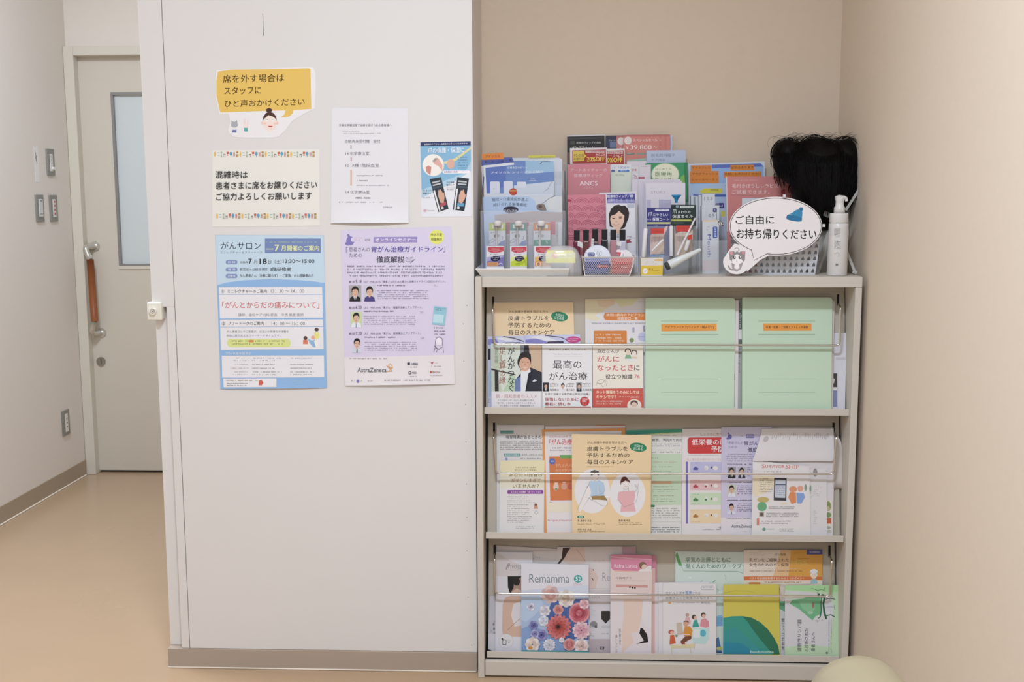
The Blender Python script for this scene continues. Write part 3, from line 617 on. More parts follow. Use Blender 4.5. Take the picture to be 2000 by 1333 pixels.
# shelf one
s = bay(0, B1, [(158, 236), (872, 233), (882, 600), (885, 1180), (165, 1180)], 'f0d4a6', .0030)
skin_care(s, (150, 236, .935, 1.0)); s.done('booklet', 'orange-yellow skin care booklet standing at the back left of the top shelf', 'booklet')
s = bay(0, B1, [(978, 203), (1640, 196), (1648, 1180), (984, 1180)], 'e2dede', .0030)
s.p([(978, 204), (1460, 198), (1400, 262), (1300, 280), (1260, 225), (1200, 270), (1130, 320), (1060, 350), (1120, 380), (1080, 400), (982, 380)], 'e6dcb8').p([(1080, 212), (1240, 206), (1250, 250), (1180, 282), (1100, 270)], 'e6cfae').p([(1240, 206), (1440, 202), (1400, 260), (1290, 275)], 'dfddb0')
s.rr(1145, 326, 1620, 396, 33, 'df8338').t('神奈川県内のアピアランスケア', 1168, 334, 1600, 360, 'eee0d2', b=.012).t('相談窓口一覧', 1268, 366, 1452, 392, 'eee0d2', b=.012).z(1036, 416, 1600, 436, 1, '7c7890', dens=.95)
s.rr(1056, 488, 1352, 700, 10, 'df8338').z(1070, 478, 1310, 500, 1, 'efe4da', dens=.8).z(1070, 518, 1330, 600, 3, 'f0d9c4', dens=.9).rr(1402, 458, 1422, 506, 6, 'a8a8c4').e(1494, 545, 42, 40, 'c3c4e0').e(1396, 575, 20, 20, '7d8e4e').e(1510, 470, 12, 30, '9c98a8').z(1460, 540, 1520, 556, 1, '7c84b4')
s.done('leaflet', 'white and orange consultation list sheet behind the cream book, top shelf', 'leaflet')
def strip_book(x0, x1, y0, off, label):
    s = bay(0, B1, [(x0, y0), (x1, y0 - 6), (x1 + 4, 1180), (x0 + 6, 1180)], 'c9cbe6', off, thick=.004, edge='b9bccf')
    w = x1 - x0
    s.p([(x0 + 2, y0 + 26), (x0 + w * .22, y0 + 22), (x0 + w * .3, y0 + 60), (x0 + w * .6, y0 + 66), (x0 + 2, y0 + 76)], '8a86c8').p([(x0 + .22 * w, y0 + 12), (x0 + .5 * w, y0 + 8), (x0 + .8 * w, y0 + 50), (x0 + .5 * w, y0 + 40), (x0 + .3 * w, y0 + 30)], 'e6e4ea').p([(x0 + .4 * w, y0 + 56), (x0 + .9 * w, y0 + 52), (x0 + .86 * w, y0 + 70), (x0 + .44 * w, y0 + 72)], '4a4058').l([(x0 + .42 * w, y0 + 2), (x0 + .7 * w, y0 + 16), (x0 + .98 * w, y0 + 46)], 9, '5c4a52')
    s.r(x0 + 4, y0 + 110, x0 + 26, y0 + 210, '2c2c3c').p([(x0 + 2, y0 + 330), (x0 + 40, y0 + 300), (x0 + 40, y0 + 520), (x0 + 4, y0 + 560)], 'a9c0de').z(x0 + 4, y0 + 560, x0 + 26, y0 + 600, 3, '3c3c50')
    s.done('book', label, 'book'); return s
strip_book(104, 436, 540, .0060, 'purple book peeking out left behind the book with the suited man')
s = bay(0, B1, [(438, 528), (935, 522), (942, 1180), (442, 1180)], 'c9cbe6', .0062, thick=.004)
s.p([(442, 570), (560, 556), (640, 592), (700, 602), (442, 606)], '8a86c8').p([(470, 545), (600, 532), (760, 590), (640, 586), (540, 560)], 'e6e4ea').p([(640, 586), (780, 580), (790, 600), (640, 603)], '4a4058').e(872, 570, 66, 30, 'cf4a86').z(820, 556, 925, 588, 2, 'eec6d8').l([(620, 532), (760, 548), (810, 570)], 8, '5c4a52')
s.done('book', 'purple book with a magenta oval showing above the white treatment book', 'book')
s = bay(0, B1, [(133, 604), (588, 606), (590, 1180), (138, 1180)], 'd6ddcf', .0200, thick=.012, edge='e0dacb')
s.p([(135, 640), (200, 660), (230, 800), (190, 900), (240, 1035), (136, 1033)], 'c3cdb4').p([(300, 880), (352, 900), (352, 1033), (240, 1033), (280, 960)], 'b8d0b0').p([(395, 606), (588, 606), (588, 870), (480, 830), (400, 850)], 'd3b596').p([(395, 606), (470, 606), (480, 700), (400, 850)], '3e3b42').p([(395, 606), (430, 606), (420, 760), (400, 800)], '8a8f9c')
s.p([(135, 828), (352, 880), (352, 890), (135, 842)], '3a3634').p([(166, 850), (200, 852), (202, 1033), (168, 1033)], '34302f')
s.p([(345, 1033), (352, 930), (400, 870), (430, 850), (490, 820), (588, 862), (590, 1033)], '2f2f3a').p([(400, 862), (440, 840), (480, 822), (492, 860), (470, 960), (440, 1033), (380, 1033), (400, 950)], 'e3e6ea').p([(350, 925), (400, 900), (400, 1033), (346, 1033)], '6c7fb0').p([(470, 870), (500, 850), (505, 890), (450, 1030), (442, 1030)], '22222c').p([(503, 945), (524, 925), (548, 938), (520, 948)], 'dfe2ea')
s.e(432, 770, 62, 72, '2e2624').e(438, 790, 52, 62, 'dba98c').p([(376, 740), (400, 690), (450, 672), (490, 700), (495, 760), (470, 726), (430, 712), (396, 740)], '2e2624').arc(440, 805, 24, 18, 20, 160, 4, 'f0e6e0').e(418, 770, 7, 3, '3c2c28').e(462, 772, 7, 3, '3c2c28').e(440, 792, 6, 5, 'c68a70')
s.t('がんがつなぐ', 284, 640, 346, 1034, INK, v=True, b=.004).t('足し算の縁', 206, 640, 266, 968, 'a86a58', v=True, b=.004).t('笠井信輔', 166, 640, 194, 780, '8c8c88', v=True)
s.p([(136, 1035), (590, 1033), (590, 1180), (138, 1180)], 'e7e2e3').t('脱・昭和患者のススメ', 178, 1060, 546, 1095, 'c08a90', b=.004)
s.t('４カ月半の入院・抗がん剤治療から得た', 194, 1106, 520, 1124, '5c4c50').t('「気づき」と退院後の活動でさらに深まった', 186, 1130, 532, 1148, '5c4c50').t('がん患者とその家族・医療関係者との', 212, 1154, 520, 1172, '5c4c50')
s.done('book', 'book with a smiling man in a dark suit on its cover', 'book')
s = bay(0, B1, [(592, 608), (1040, 606), (1043, 1180), (594, 1180)], 'e8e6e6', .0200, thick=.014, edge='ded8ca')
s.t('徹底的に比較してわかった', 652, 648, 990, 668, '4a4a4c').t('The Best Cancer Treatment', 692, 692, 952, 708, 'c9c4c6').r(694, 718, 955, 720, 'c9b9b9').t('最高の', 690, 754, 946, 830, '1d1c1e').t('がん治療', 654, 860, 996, 932, '1d1c1e')
s.face(598, 955, 654, 1034, '34323a', coat='22222a').face(750, 955, 806, 1034, None, coat='e4e2e4', shirt='e4e2e4').face(900, 955, 948, 1034, '8a8a90', coat='2a2c3c')
for x in (662, 808, 956): s.z(x, 960, x + 76, 998, 3, '7c7a80').r(x, 1004, x + 76, 1005.5, '8c8a90')
for x, t in ((662, '勝俣範之'), (806, '津川友介'), (955, '大須賀覚')): s.t(t, x, 1012, x + 82, 1030, '4a4a4c')
s.t('世界で活躍する専門家の英知が結集！', 618, 1048, 1018, 1070, '6c6a6c').t('後悔しないために', 618, 1090, 920, 1122, 'b8323e', b=.006).t('最初に読む本', 618, 1132, 850, 1162, 'b8323e', b=.006).e(974, 1124, 42, 42, 'cf3a3a').t('発売即\n重版！', 950, 1096, 1000, 1130, 'f0e0d8', b=.01).z(950, 1136, 1000, 1156, 2, 'f0d0c8').r(616, 1171, 1030, 1180, 'c23a38')
s.done('book', 'white book with large black title characters and three small portraits', 'book')
s = bay(0, B1, [(1046, 624), (1498, 612), (1502, 1180), (1048, 1180)], 'ece4d4', .0200, thick=.014, edge='ded8ca')
s.t('身近な人が', 1086, 654, 1284, 690, '2f2a2c', b=.004).t('がんに', 1088, 716, 1284, 768, 'cf4a58', b=.012).t('なったとき', 1088, 796, 1410, 848, 'cf4a58', b=.012).t('に', 1420, 800, 1466, 846, '2f2a2c', b=.01).t('役立つ知識', 1162, 880, 1402, 922, '2f2a2c', b=.01).t('76', 1422, 882, 1468, 916, 'cf5a66')
s.e(1362, 682, 24, 26, 'e8d6c0').arc(1362, 676, 24, 26, 170, 370, 9, '4a3a34').p([(1334, 740), (1344, 706), (1384, 706), (1396, 740)], '7fae86').e(1418, 698, 24, 26, 'efe0d0').arc(1418, 694, 25, 28, 160, 380, 9, '5c4a40').p([(1392, 740), (1400, 722), (1440, 722), (1452, 740)], 'e2c8ae').r(1350, 740, 1430, 760, 'e2e4ea')
s.l([(1082, 975), (1090, 945), (1120, 925), (1150, 935), (1170, 930)], 2.5, '5c5450').l([(1090, 960), (1130, 965), (1150, 940), (1178, 945), (1168, 985), (1130, 990), (1122, 965)], 2.5, '5c5450').l([(1140, 950), (1160, 952), (1156, 978)], 2, '5c5450')
s.p([(1047, 1010), (1499, 1006), (1502, 1180), (1048, 1180)], 'd65a4c').t('ネット情報をうのみにしては', 1078, 1026, 1464, 1056, 'f4ecc8', b=.012).t('キケンです！', 1078, 1070, 1252, 1100, 'f4ecc8', b=.012).z(1282, 1078, 1380, 1092, 1, 'eed0c0', dens=.9).t('山野上寛子', 1386, 1078, 1466, 1094, 'f0d8cc').t('患の中の主婦から、医療編集長経験者が', 1078, 1116, 1320, 1130, 'f0d8cc').t('やさしく教える「がん」の入門書', 1078, 1136, 1300, 1152, 'f0d8cc').e(1420, 1160, 64, 56, 'ecdccb').e(1418, 1142, 34, 28, '5a4640').e(1418, 1154, 26, 24, 'e6c4ae').r(1049, 1166, 1350, 1180, 'cf5044')
s.done('book', 'cream book with a red band and two small cartoon faces', 'book')
def green_file(x0, x1, y0, lab, l0, l1, off):
    s = bay(0, B2, [(x0, y0 + 6), (x0 + 10, y0), (x1 - 26, y0), (x1 - 8, y0 + 8), (x1, y0 + 26), (x1 - 10, 1120), (x0 - 2, 1120)], 'c3dbbe', off, thick=.006, edge='a6c8a4')
    for y in (353, 470, 866, 985): s.r(l0, y - 1.6, l1, y + 1.6, '6c9a78')
    s.done('file_folder', lab, 'folder'); return s
s = green_file(48, 845, 146, 'pale green paper folder, the left one of two, against the cream book', 185, 695, .0180); g = s.obj
t = Sheet(BAY[0][0], NB, [(188, 378), (680, 375), (680, 438), (190, 443)], 'f09a3c', .0003, off=.0184, tr=B2); t.t('アピアランスケア(ウィッグ・帽子など)', 222, 394, 655, 421, '5c3c1e', b=.01); t.done('title_sticker', parent=g)
s = green_file(908, 1708, 142, 'pale green paper folder, the right one of two, near the rack side', 1050, 1556, .0180); g = s.obj
t = Sheet(BAY[0][0], NB, [(1092, 374), (1522, 374), (1522, 437), (1094, 438)], 'f09a3c', .0003, off=.0184, tr=B2); t.t('卒業・就業・ご両親とストレッチ運動', 1118, 394, 1492, 419, '5c3c1e', b=.01); t.done('title_sticker', parent=g)
s = bay(0, B2, [(780, 168), (876, 168), (868, 1118), (780, 1118)], 'e6dcd9', .0100, thick=.002); s.r(828, 822, 842, 880, 'b0603c').r(826, 890, 838, 1116, '6aa0b0'); s.done('leaflet', 'white sheets edging out on the right of the left green folder', 'leaflet')
s = bay(0, B2, [(874, 170), (930, 170), (925, 1118), (856, 1118)], 'a9aaa8', .0075, thick=.002)
s.r(878, 176, 930, 250, '6c7470').r(878, 252, 930, 424, '59615e').r(876, 428, 930, 514, 'e0dcda').z(884, 180, 904, 420, 12, 'c9cac8').r(872, 516, 930, 580, '6a6e6c').t('手引き・もくじ', 874, 590, 892, 810, '4c4c50', v=True); s.done('booklet', 'grey booklet wedged upright between the two green folders', 'booklet')
s = bay(0, B2, [(1640, 170), (1728, 172), (1720, 560), (1712, 1118), (1640, 1118)], 'd8c8be', .0110, thick=.002); s.done('leaflet', 'pinkish sheet edging out right of the second green folder', 'leaflet')
s = bay(0, B2, [(1660, 815), (1750, 815), (1750, 1118), (1660, 1118)], 'dcd8d8', .0080, thick=.002); s.r(1700, 816, 1749, 940, '45423f').p([(1706, 850), (1730, 870), (1722, 905), (1706, 910)], 'cfcac4').r(1700, 968, 1749, 1116, '8088b4'); s.done('booklet', 'small booklet with a dark square at the right end of the top shelf', 'booklet')
s = bay(0, B2, [(1680, 460), (1834, 458), (1820, 1116), (1680, 1116)], 'dcd9de', .0035, thick=.002); s.r(1740, 675, 1826, 700, 'c9c5ca'); s.done('leaflet', 'plain white sheet leaning at the far right of the top shelf', 'leaflet')  # the greyer strip is a shadow painted across the sheet

# shelf two
s = bay(1, B3, [(198, 150), (655, 150), (655, 1190), (200, 1190)], 'dedad6', .0035)
s.r(232, 204, 362, 236, '6fa39c').z(240, 210, 350, 230, 1, '4a7c78').t('味覚障害があるときの', 288, 250, 628, 284, '3c3a3c', b=.01).z(230, 302, 640, 402, 5, '6c6a6e', dens=.95, ragged=.05).rr(266, 426, 428, 456, 8, '6fa39c').t('あなたへの答え', 276, 432, 416, 450, 'e2eae8', b=.01).t('味を感じられないなったら', 440, 430, 640, 450, '3c3a3c').e(292, 480, 12, 14, '8aa0c8').z(400, 470, 625, 494, 1, '6c6a6e', ragged=0).z(230, 500, 400, 560, 3, '8c8a8e')
s.done('leaflet', 'white and teal taste disorder sheet at the back left of the middle shelf', 'leaflet')
s = bay(1, B3, [(232, 494), (660, 492), (652, 1190), (222, 1190)], 'e6e2df', .0070)
s.p([(232, 494), (660, 492), (656, 640), (230, 640)], 'eee3b6').p([(230, 640), (656, 640), (656, 760), (228, 760)], 'e8e2ca').t('心身になれるで採血を', 380, 552, 580, 570, '7c7050').t('受けられている患者様へ', 370, 578, 590, 596, '7c7050').t('あなたの血管は', 320, 620, 640, 650, '4c3c34', b=.004).t('ガマンしすぎて', 336, 668, 622, 704, 'a05a50', b=.004).t('いませんか？', 354, 722, 604, 760, '4c3c34', b=.004)
s.rr(302, 780, 648, 816, 8, '9048a0').t('もうひとつの選択「ポート」とは？', 334, 788, 622, 808, 'f0e4f2', b=.012)
for i, (x1) in enumerate((470, 560, 470, 495, 475, 535, 445)): s.z(300, 840 + i * 38, x1 if x1 > 500 else 520, 856 + i * 38, 1, '9a9690', dens=.9); s.z(300, 858 + i * 38, x1 + 20, 872 + i * 38, 1, 'aaa6a0', dens=.6)
s.z(380, 1128, 580, 1160, 2, 'aaa6a4').e(575, 925, 15, 16, '8a5a44').p([(555, 960), (560, 925), (572, 935), (590, 925), (598, 960)], 'd49a86').l([(560, 995), (580, 978), (600, 998), (582, 1014), (562, 1000)], 2.5, '5c5a58')
s.done('leaflet', 'cream and white port leaflet with a purple bar, front left of the middle shelf', 'leaflet')
s = bay(1, B3, [(1150, 152), (1432, 152), (1436, 1190), (1150, 1190)], 'e2916a', .0020); s.done('leaflet', 'orange sheet edge rising highest behind the orange-bordered sheet', 'leaflet')
s = bay(1, B3, [(666, 166), (1436, 160), (1440, 1190), (670, 1190)], 'e6dcda', .0035); s.done('leaflet', 'white sheet just above the orange-bordered sheet', 'leaflet')
s = bay(1, B3, [(636, 194), (1436, 180), (1446, 1190), (655, 1190)], 'e89c56', .0055)
s.p([(662, 218), (1400, 208), (1420, 1188), (682, 1188)], 'e8e0de').t('iOS/Androidオフィシャルアプリ', 706, 250, 1120, 276, 'c86a6a').t('『がん治療生活アプリ』', 702, 288, 1200, 342, 'cf4244', b=.012).z(708, 366, 1100, 412, 2, '7c7478')
s.p([(704, 456), (1130, 452), (1140, 876), (714, 880)], 'e07e46').r(806, 440, 1000, 474, '6aa85a').e(734, 502, 30, 30, '5a70c0').t('無料', 718, 494, 750, 510, 'e8ecf4').t('抗がん剤', 764, 524, 1000, 560, 'eeb890', b=.004).t('副作用を', 764, 574, 1000, 600, 'eeb890').z(770, 604, 960, 636, 2, 'eeb890').e(770, 750, 26, 34, 'e6cab8').e(848, 745, 28, 32, 'dba088').e(910, 745, 26, 32, 'c8604c').r(756, 706, 788, 716, 'f0e2d6').r(832, 700, 864, 710, 'f0e2d6').e(772, 770, 14, 10, '7c8a4e')
s.z(706, 892, 730, 904, 1, '8c8a8a').p([(682, 900), (1100, 900), (1110, 990), (684, 990)], 'ebe0c8').t('https://survivorship.jp', 690, 1062, 1110, 1086, 'cf6a6a').done('leaflet', 'sheet with an orange border and an orange app panel, middle shelf', 'leaflet')
s = bay(1, B3, [(922, 238), (1690, 248), (1682, 1195), (926, 1192)], 'f0d2a2', .0175, thick=.003, edge='e0d8c8')
s.e(1120, 790, 172, 214, 'eae6e6').e(1460, 822, 172, 216, 'eae6e6').p([(1278, 580), (1350, 640), (1305, 670)], 'f0d2a2')
skin_care(s, (922, 240, 1, 1)); s.z(1070, 550, 1340, 564, 1, 'b0842c', dens=.8)
# man
s.p([(1060, 800), (1082, 730), (1100, 690), (1180, 680), (1230, 710), (1245, 770), (1232, 800), (1236, 840), (1110, 838)], 'b6d0e4').p([(1110, 838), (1236, 832), (1268, 880), (1180, 872), (1120, 872)], 'a8844e').p([(1118, 660), (1180, 655), (1176, 690), (1120, 695)], 'efe4dc').e(1144, 648, 40, 42, 'efe6e0').p([(1100, 628), (1104, 600), (1140, 584), (1182, 596), (1188, 625), (1180, 640), (1150, 622), (1112, 640)], '5a544c')
for pl in ([(1076, 735), (1040, 820), (1005, 900), (980, 960), (985, 985), (1015, 975), (1060, 900), (1100, 840)], [(1085, 860), (1150, 890), (1210, 930), (1260, 935), (1268, 900), (1255, 875)], [(1245, 780), (1220, 810), (1170, 830), (1110, 840), (1085, 855), (1120, 880)], [(1182, 650), (1172, 672), (1140, 690), (1116, 672)], [(1190, 740), (1192, 800)], [(1100, 690), (1082, 730), (1070, 760)]): s.l(pl, 2.4, '8c8480')
s.p([(1085, 735), (1100, 760), (1110, 810), (1090, 850), (1060, 900), (1010, 985), (985, 985), (985, 955), (1030, 860)], 'eee6e2')
# woman
s.p([(1364, 860), (1372, 800), (1420, 788), (1470, 786), (1530, 784), (1534, 840), (1520, 900), (1540, 985), (1390, 988), (1400, 920)], 'eab2b4').e(1442, 716, 42, 48, 'f0e8e2').p([(1392, 730), (1392, 690), (1412, 655), (1440, 650), (1455, 668), (1480, 690), (1486, 725), (1470, 700), (1440, 688), (1410, 710)], '5c2c24').e(1430, 672, 30, 22, '5c2c24').l([(1398, 716), (1440, 692), (1480, 712)], 9, 'e4d4c8').arc(1445, 728, 20, 16, 30, 150, 3, 'b0605a').e(1425, 728, 3, 4, '4a3a38').e(1466, 722, 3, 4, '4a3a38')
for pl in ([(1364, 870), (1410, 920), (1425, 945), (1480, 925), (1530, 905)], [(1530, 800), (1550, 770), (1548, 735), (1530, 720), (1540, 755)], [(1535, 900), (1550, 870), (1562, 790), (1558, 750), (1566, 715)], [(1420, 765), (1440, 775), (1468, 765)], [(1425, 745), (1424, 790)], [(1466, 745), (1470, 788)]): s.l(pl, 2.4, '8c8480')
s.rr(976, 1026, 1042, 1050, 10, '35885c').t('監修', 990, 1030, 1030, 1046, 'e2ece2').t('角 美奈子 先生', 978, 1066, 1112, 1086, BR).t('西澤 綾 先生', 1374, 1064, 1486, 1084, BR).t('志村 知子 先生', 978, 1150, 1112, 1168, BR)
s.z(976, 1096, 1250, 1122, 2, '9a7c4c', ragged=.1).z(1372, 1092, 1620, 1122, 2, '9a7c4c').z(976, 1176, 1286, 1190, 1, '9a7c4c')
s.done('booklet', 'orange-yellow skin care booklet with a man and a woman drawn on it', 'booklet')
s = bay(1, B4, [(-170, 188), (335, 180), (332, 1130), (-168, 1130)], 'e0dfd8', .0040)
s.p([(-170, 190), (335, 180), (335, 208), (200, 214), (0, 226), (-170, 236)], '3f9c80').p([(0, 226), (200, 214), (335, 208), (335, 216), (180, 226), (0, 236)], 'c6d49a').z(94, 232, 316, 246, 1, '6c6a6c').t('候群」予防のための日常生活', 64, 264, 460, 294, '2f2e32', b=.01, clip=(0, 0, 334, 900)).z(60, 312, 330, 344, 2, '7c7a7e', ragged=.03).r(60, 368, 330, 370, '8ca89a').z(60, 384, 330, 404, 1, '6c6a6c')
s.p([(-100, 408), (330, 408), (330, 870), (-100, 876)], 'c4d8ba').t('ポイント', 56, 436, 118, 452, '4a5a4a').r(60, 652, 240, 680, 'd8b48c')
for y, c_ in ((476, 'd08a6a'), (518, '7c8a74'), (560, '7c8a74'), (592, '7c8a74'), (700, '7c8a74'), (726, '7c8a74'), (742, '7c8a74'), (782, 'a8844e'), (812, '7c8a74'), (832, '7c8a74')): s.z(68, y, 240 + random.random() * 70, y + 14, 1, c_, dens=.8)
s.rr(20, 868, 88, 890, 8, '3f8a58'); s.z(60, 896, 320, 1000, 5, '8c9a8c', dens=.85).r(60, 1018, 330, 1020, 'a8b4a8').r(60, 1032, 330, 1034, 'a8b4a8').z(56, 1068, 326, 1128, 3, '6c6e6c', dens=.95)
s.done('leaflet', 'white sheet with a green wave top and a pale green panel', 'leaflet')
s = bay(1, B4, [(338, 178), (760, 174), (762, 1132), (335, 1132)], 'e6dedc', .0060)
s.t('しょうかに食べ物の', 505, 212, 760, 242, 'b88a5c').p([(385, 270), (400, 256), (740, 254), (740, 402), (400, 404), (385, 390)], 'd6423f').t('低栄養の改善', 424, 272, 800, 324, 'eee4e2', b=.016, clip=(400, 0, 738, 900)).t('予防', 600, 336, 720, 390, 'eee4e2', b=.016).z(390, 414, 700, 424, 1, '9a9694').t('1食に食の日の成分はこれくらい', 372, 446, 700, 466, 'd0a098').r(370, 476, 390, 1040, '7c74bc')
for (y0, y1, c_, d_) in ((478, 590, 'c0bfe2', '5a5aa0'), (640, 736, 'e4bcbc', 'c04a50'), (762, 868, 'c6dcb8', '4a8a54'), (910, 1036, 'ecd2a8', 'b07a3c')):
    s.rr(408, y0, 745, y1, 8, c_).z(418, y0 + 8, 500, y0 + 18, 1, d_, dens=.6).p([(438, y0 + 74), (446, y0 + 52), (458, y0 + 40), (470, y0 + 52), (482, y0 + 74)], d_).e(460, y0 + 62, 24, 12, d_).z(424, y1 - 18, 500, y1 - 8, 1, d_)
    s.e(556, y0 + 54, 18, 20, 'e6e2dc').e(640, y0 + 56, 22, 18, 'e6e0d8').e(552, y0 + 60, 12, 10, d_ if y0 in (640, 762) else 'd8d0cc').r(593, y0 + 50, 611, y0 + 55, '4a484c').r(600, y0 + 43, 605, y0 + 62, '4a484c')
s.z(520, 1090, 700, 1104, 1, 'aaa2a4').t('一般', 660, 1064, 690, 1084, '6c6668').done('leaflet', 'nutrition sheet with a red title box and four coloured rows', 'leaflet')
s = bay(1, B4, [(694, 164), (1150, 160), (1160, 1134), (690, 1134)], 'cdc6de', .0080)
s.p([(690, 985), (1158, 985), (1160, 1134), (690, 1134)], 'e2dbdd').e(768, 250, 20, 22, '6c66ac').p([(762, 240), (750, 214), (758, 208), (774, 236)], '6c66ac').e(752, 266, 16, 10, '6c66ac').t('LIVE', 866, 238, 892, 248, '5c586a').r(916, 226, 992, 262, '8279b6').t('オンライン', 924, 234, 986, 254, 'e6e2ee', b=.01).t('「患者さんの', 744, 292, 890, 318, '7a7296').t('ための', 756, 332, 834, 354, '7a7296').t('胃がん', 902, 290, 1030, 326, '4c4474', b=.012, clip=(900, 0, 1060, 900)).t('徹底', 932, 346, 1020, 388, '3a3654', b=.012)
s.z(740, 404, 1080, 484, 4, '8a8298', dens=.85).z(744, 494, 1070, 514, 1, '5c586a', dens=.95).face(748, 524, 824, 628, '9a96a0', tie='2a2a2e').face(842, 524, 914, 628, 'b8b4c0', coat='3c3a54').z(924, 524, 1060, 620, 5, '8a8298').z(744, 658, 1060, 676, 1, '5c586a', dens=.95).face(748, 684, 824, 795, 'c9c9b8', coat='dde0ea').z(836, 690, 1060, 780, 5, '8a8298').z(744, 822, 1060, 840, 1, '5c586a', dens=.95).face(748, 850, 820, 955, None, coat='d6dae4', tie='2a2c38').z(836, 856, 1060, 936, 5, '8a8298').z(736, 988, 960, 1000, 1, '8a8298')
s.t('AstraZeneca', 784, 1048, 975, 1076, '5d5a60').z(870, 1104, 960, 1112, 1, 'a8a2aa').done('leaflet', 'lilac seminar sheet with portraits, a small copy of the wall poster', 'leaflet')
s = bay(1, B4, [(1058, 176), (1250, 168), (1712, 170), (1716, 600), (1706, 1134), (1100, 1134)], 'e0d8d6', .0095)
for i in range(12): x = 1190 + i * 40; s.z(x, 222 + (i % 3) * 4, x + 24, 262, 3, 'b4aca8', dens=.9)
s.e(1116, 254, 26, 22, 'a89c98').e(1116, 254, 18, 14, '8c827e').p([(1130, 360), (1220, 420), (1340, 470), (1200, 480), (1040, 470), (1060, 420)], 'd4ccca')
s.p([(1635, 826), (1694, 828), (1690, 1120), (1640, 1120)], 'e4dccc').e(1664, 880, 24, 44, '8a9a5a').e(1664, 900, 14, 18, 'c8b88a').e(1666, 960, 24, 24, '7a9a5a').r(1640, 988, 1690, 1040, 'd0643c').e(1664, 1076, 22, 14, 'a8aca6').z(1642, 1098, 1690, 1124, 2, '3c3a3a', dens=.95)
s.done('leaflet', 'tall white sheet with faint grey rows at the right of the middle shelf', 'leaflet')
s = bay(1, B4, [(1480, 540), (1650, 536), (1652, 1134), (1490, 1134)], 'e2dcdc', .0120); s.e(1545, 575, 20, 38, '9c9692').z(1520, 690, 1600, 800, 6, 'b8c4b8', dens=.5).z(1530, 920, 1560, 1050, 7, 'b8b4b4').z(1490, 690, 1512, 820, 4, '98a498').e(1500, 712, 9, 24, '8a9a92'); s.done('leaflet', 'white sheet with a grey oval edging out right of the survivor flyer', 'leaflet')
s = bay(1, B4, [(1062, 472), (1495, 520), (1500, 1130), (968, 1134), (978, 450)], 'e8e2e0', .0150, thick=.001)
s.z(1070, 474, 1200, 486, 1, '7c7a7c').t('S', 1060, 500, 1088, 534, 'd85a54', b=.004).t('URVIVOR', 1092, 506, 1268, 534, 'd85a54', b=.004).t('S', 1278, 504, 1304, 540, 'd85a54', b=.004).t('HIP', 1308, 508, 1402, 540, 'd87a5c', b=.004).z(1070, 560, 1260, 582, 1, 'a8a4a4', dens=.4)
s.p([(980, 600), (1170, 606), (1170, 700), (1100, 760), (1000, 800), (976, 760)], 'ecdcbc').z(1038, 628, 1160, 760, 8, '8c8684', dens=.8).p([(1172, 622), (1286, 626), (1282, 832), (1168, 828)], '45424a').p([(1184, 640), (1276, 644), (1272, 806), (1180, 802)], 'c9d0da').r(1184, 678, 1274, 690, '5a6880').z(1190, 700, 1268, 790, 5, '7c88b0', dens=.8)
s.e(1344, 726, 36, 28, 'e89a6c').p([(1300, 800), (1316, 752), (1370, 756), (1372, 850), (1330, 862)], 'e6905a').e(1410, 720, 26, 28, 'e8a48c').p([(1374, 760), (1440, 758), (1452, 800), (1420, 858), (1376, 856)], '8aa8dc').e(1458, 712, 12, 30, '8aa08c').e(1500, 720, 8, 26, '8aa08c').e(1072, 822, 54, 26, 'c9b46c').e(1062, 884, 44, 42, '6ab07c').p([(1240, 850), (1290, 846), (1290, 862), (1230, 862)], 'ecdcae')
s.z(1124, 884, 1362, 914, 2, '8c8888', dens=.9).r(1036, 936, 1080, 976, 'a8988c').e(1058, 955, 14, 16, '6c5c50').z(1098, 940, 1400, 985, 3, '8c8888', dens=.9).r(1014, 990, 1036, 1054, 'e08870').z(1048, 1012, 1330, 1050, 2, '8c8888', dens=.9).e(1080, 1090, 16, 15, '7aa898').z(1100, 1084, 1170, 1100, 1, 'a8b8b0').z(1220, 1084, 1350, 1116, 3, '8c8888')
s.done('leaflet', 'flyer with red capital title and a drawn smartphone, right of the lilac sheet', 'leaflet')
# sheet that sags forward over the survivor flyer
bm = bmesh.new(); rows = []
ox, oy, sc = B4
SAG = ((1064, 1712, 176, .0118), (1048, 1714, 240, .0128), (1032, 1715, 300, .0146), (1014, 1716, 360, .0166), (996, 1715, 415, .0180), (982, 1712, 452, .0182), (984, 1700, 472, .0176))
def sag(u, v, up=0):
    t = v * (len(SAG) - 1); k = min(int(t), len(SAG) - 2); t -= k
    xa, xb, y, d = [SAG[k][m] * (1 - t) + SAG[k + 1][m] * t for m in range(4)]
    return hit(ox + (xa + (xb - xa) * u) / sc, oy + (y + 6 * math.sin(u * 6) * max(0, v - .6)) / sc, BAY[1][0] + NB * (d + .0008 * math.sin(u * 5 + v * 2) * v + up), NB)
for j in range(13): rows.append([bm.verts.new(sag(i / 14, j / 12)) for i in range(15)])
for a, b in zip(rows, rows[1:]):
    for i in range(14): bm.faces.new((a[i], a[i + 1], b[i + 1], b[i])).smooth = True
for i in range(30):
    u = .16 + i * .026; w = random.uniform(.006, .018); y0 = .13 + .03 * math.sin(i); h_ = random.uniform(.05, .13)
    f = bm.faces.new([bm.verts.new(sag(*q, .0004)) for q in ((u, y0), (u + w, y0), (u + w, y0 + h_), (u, y0 + h_))]); f.material_index = 1
f = bm.faces.new([bm.verts.new(sag(.085 + .035 * math.cos(k * .524), .25 + .08 * math.sin(k * .524), .0004)) for k in range(12)]); f.material_index = 1
o = fin(bm, 'curled_sheet', [M_('e2dcda', .5, name='thin_white_paper'), M_('c2bab6', .6)], loc=atY(1500, 900, .0))
tag(o, 'thin white sheet sagging forward over the flyer with red title', 'sheet of paper')
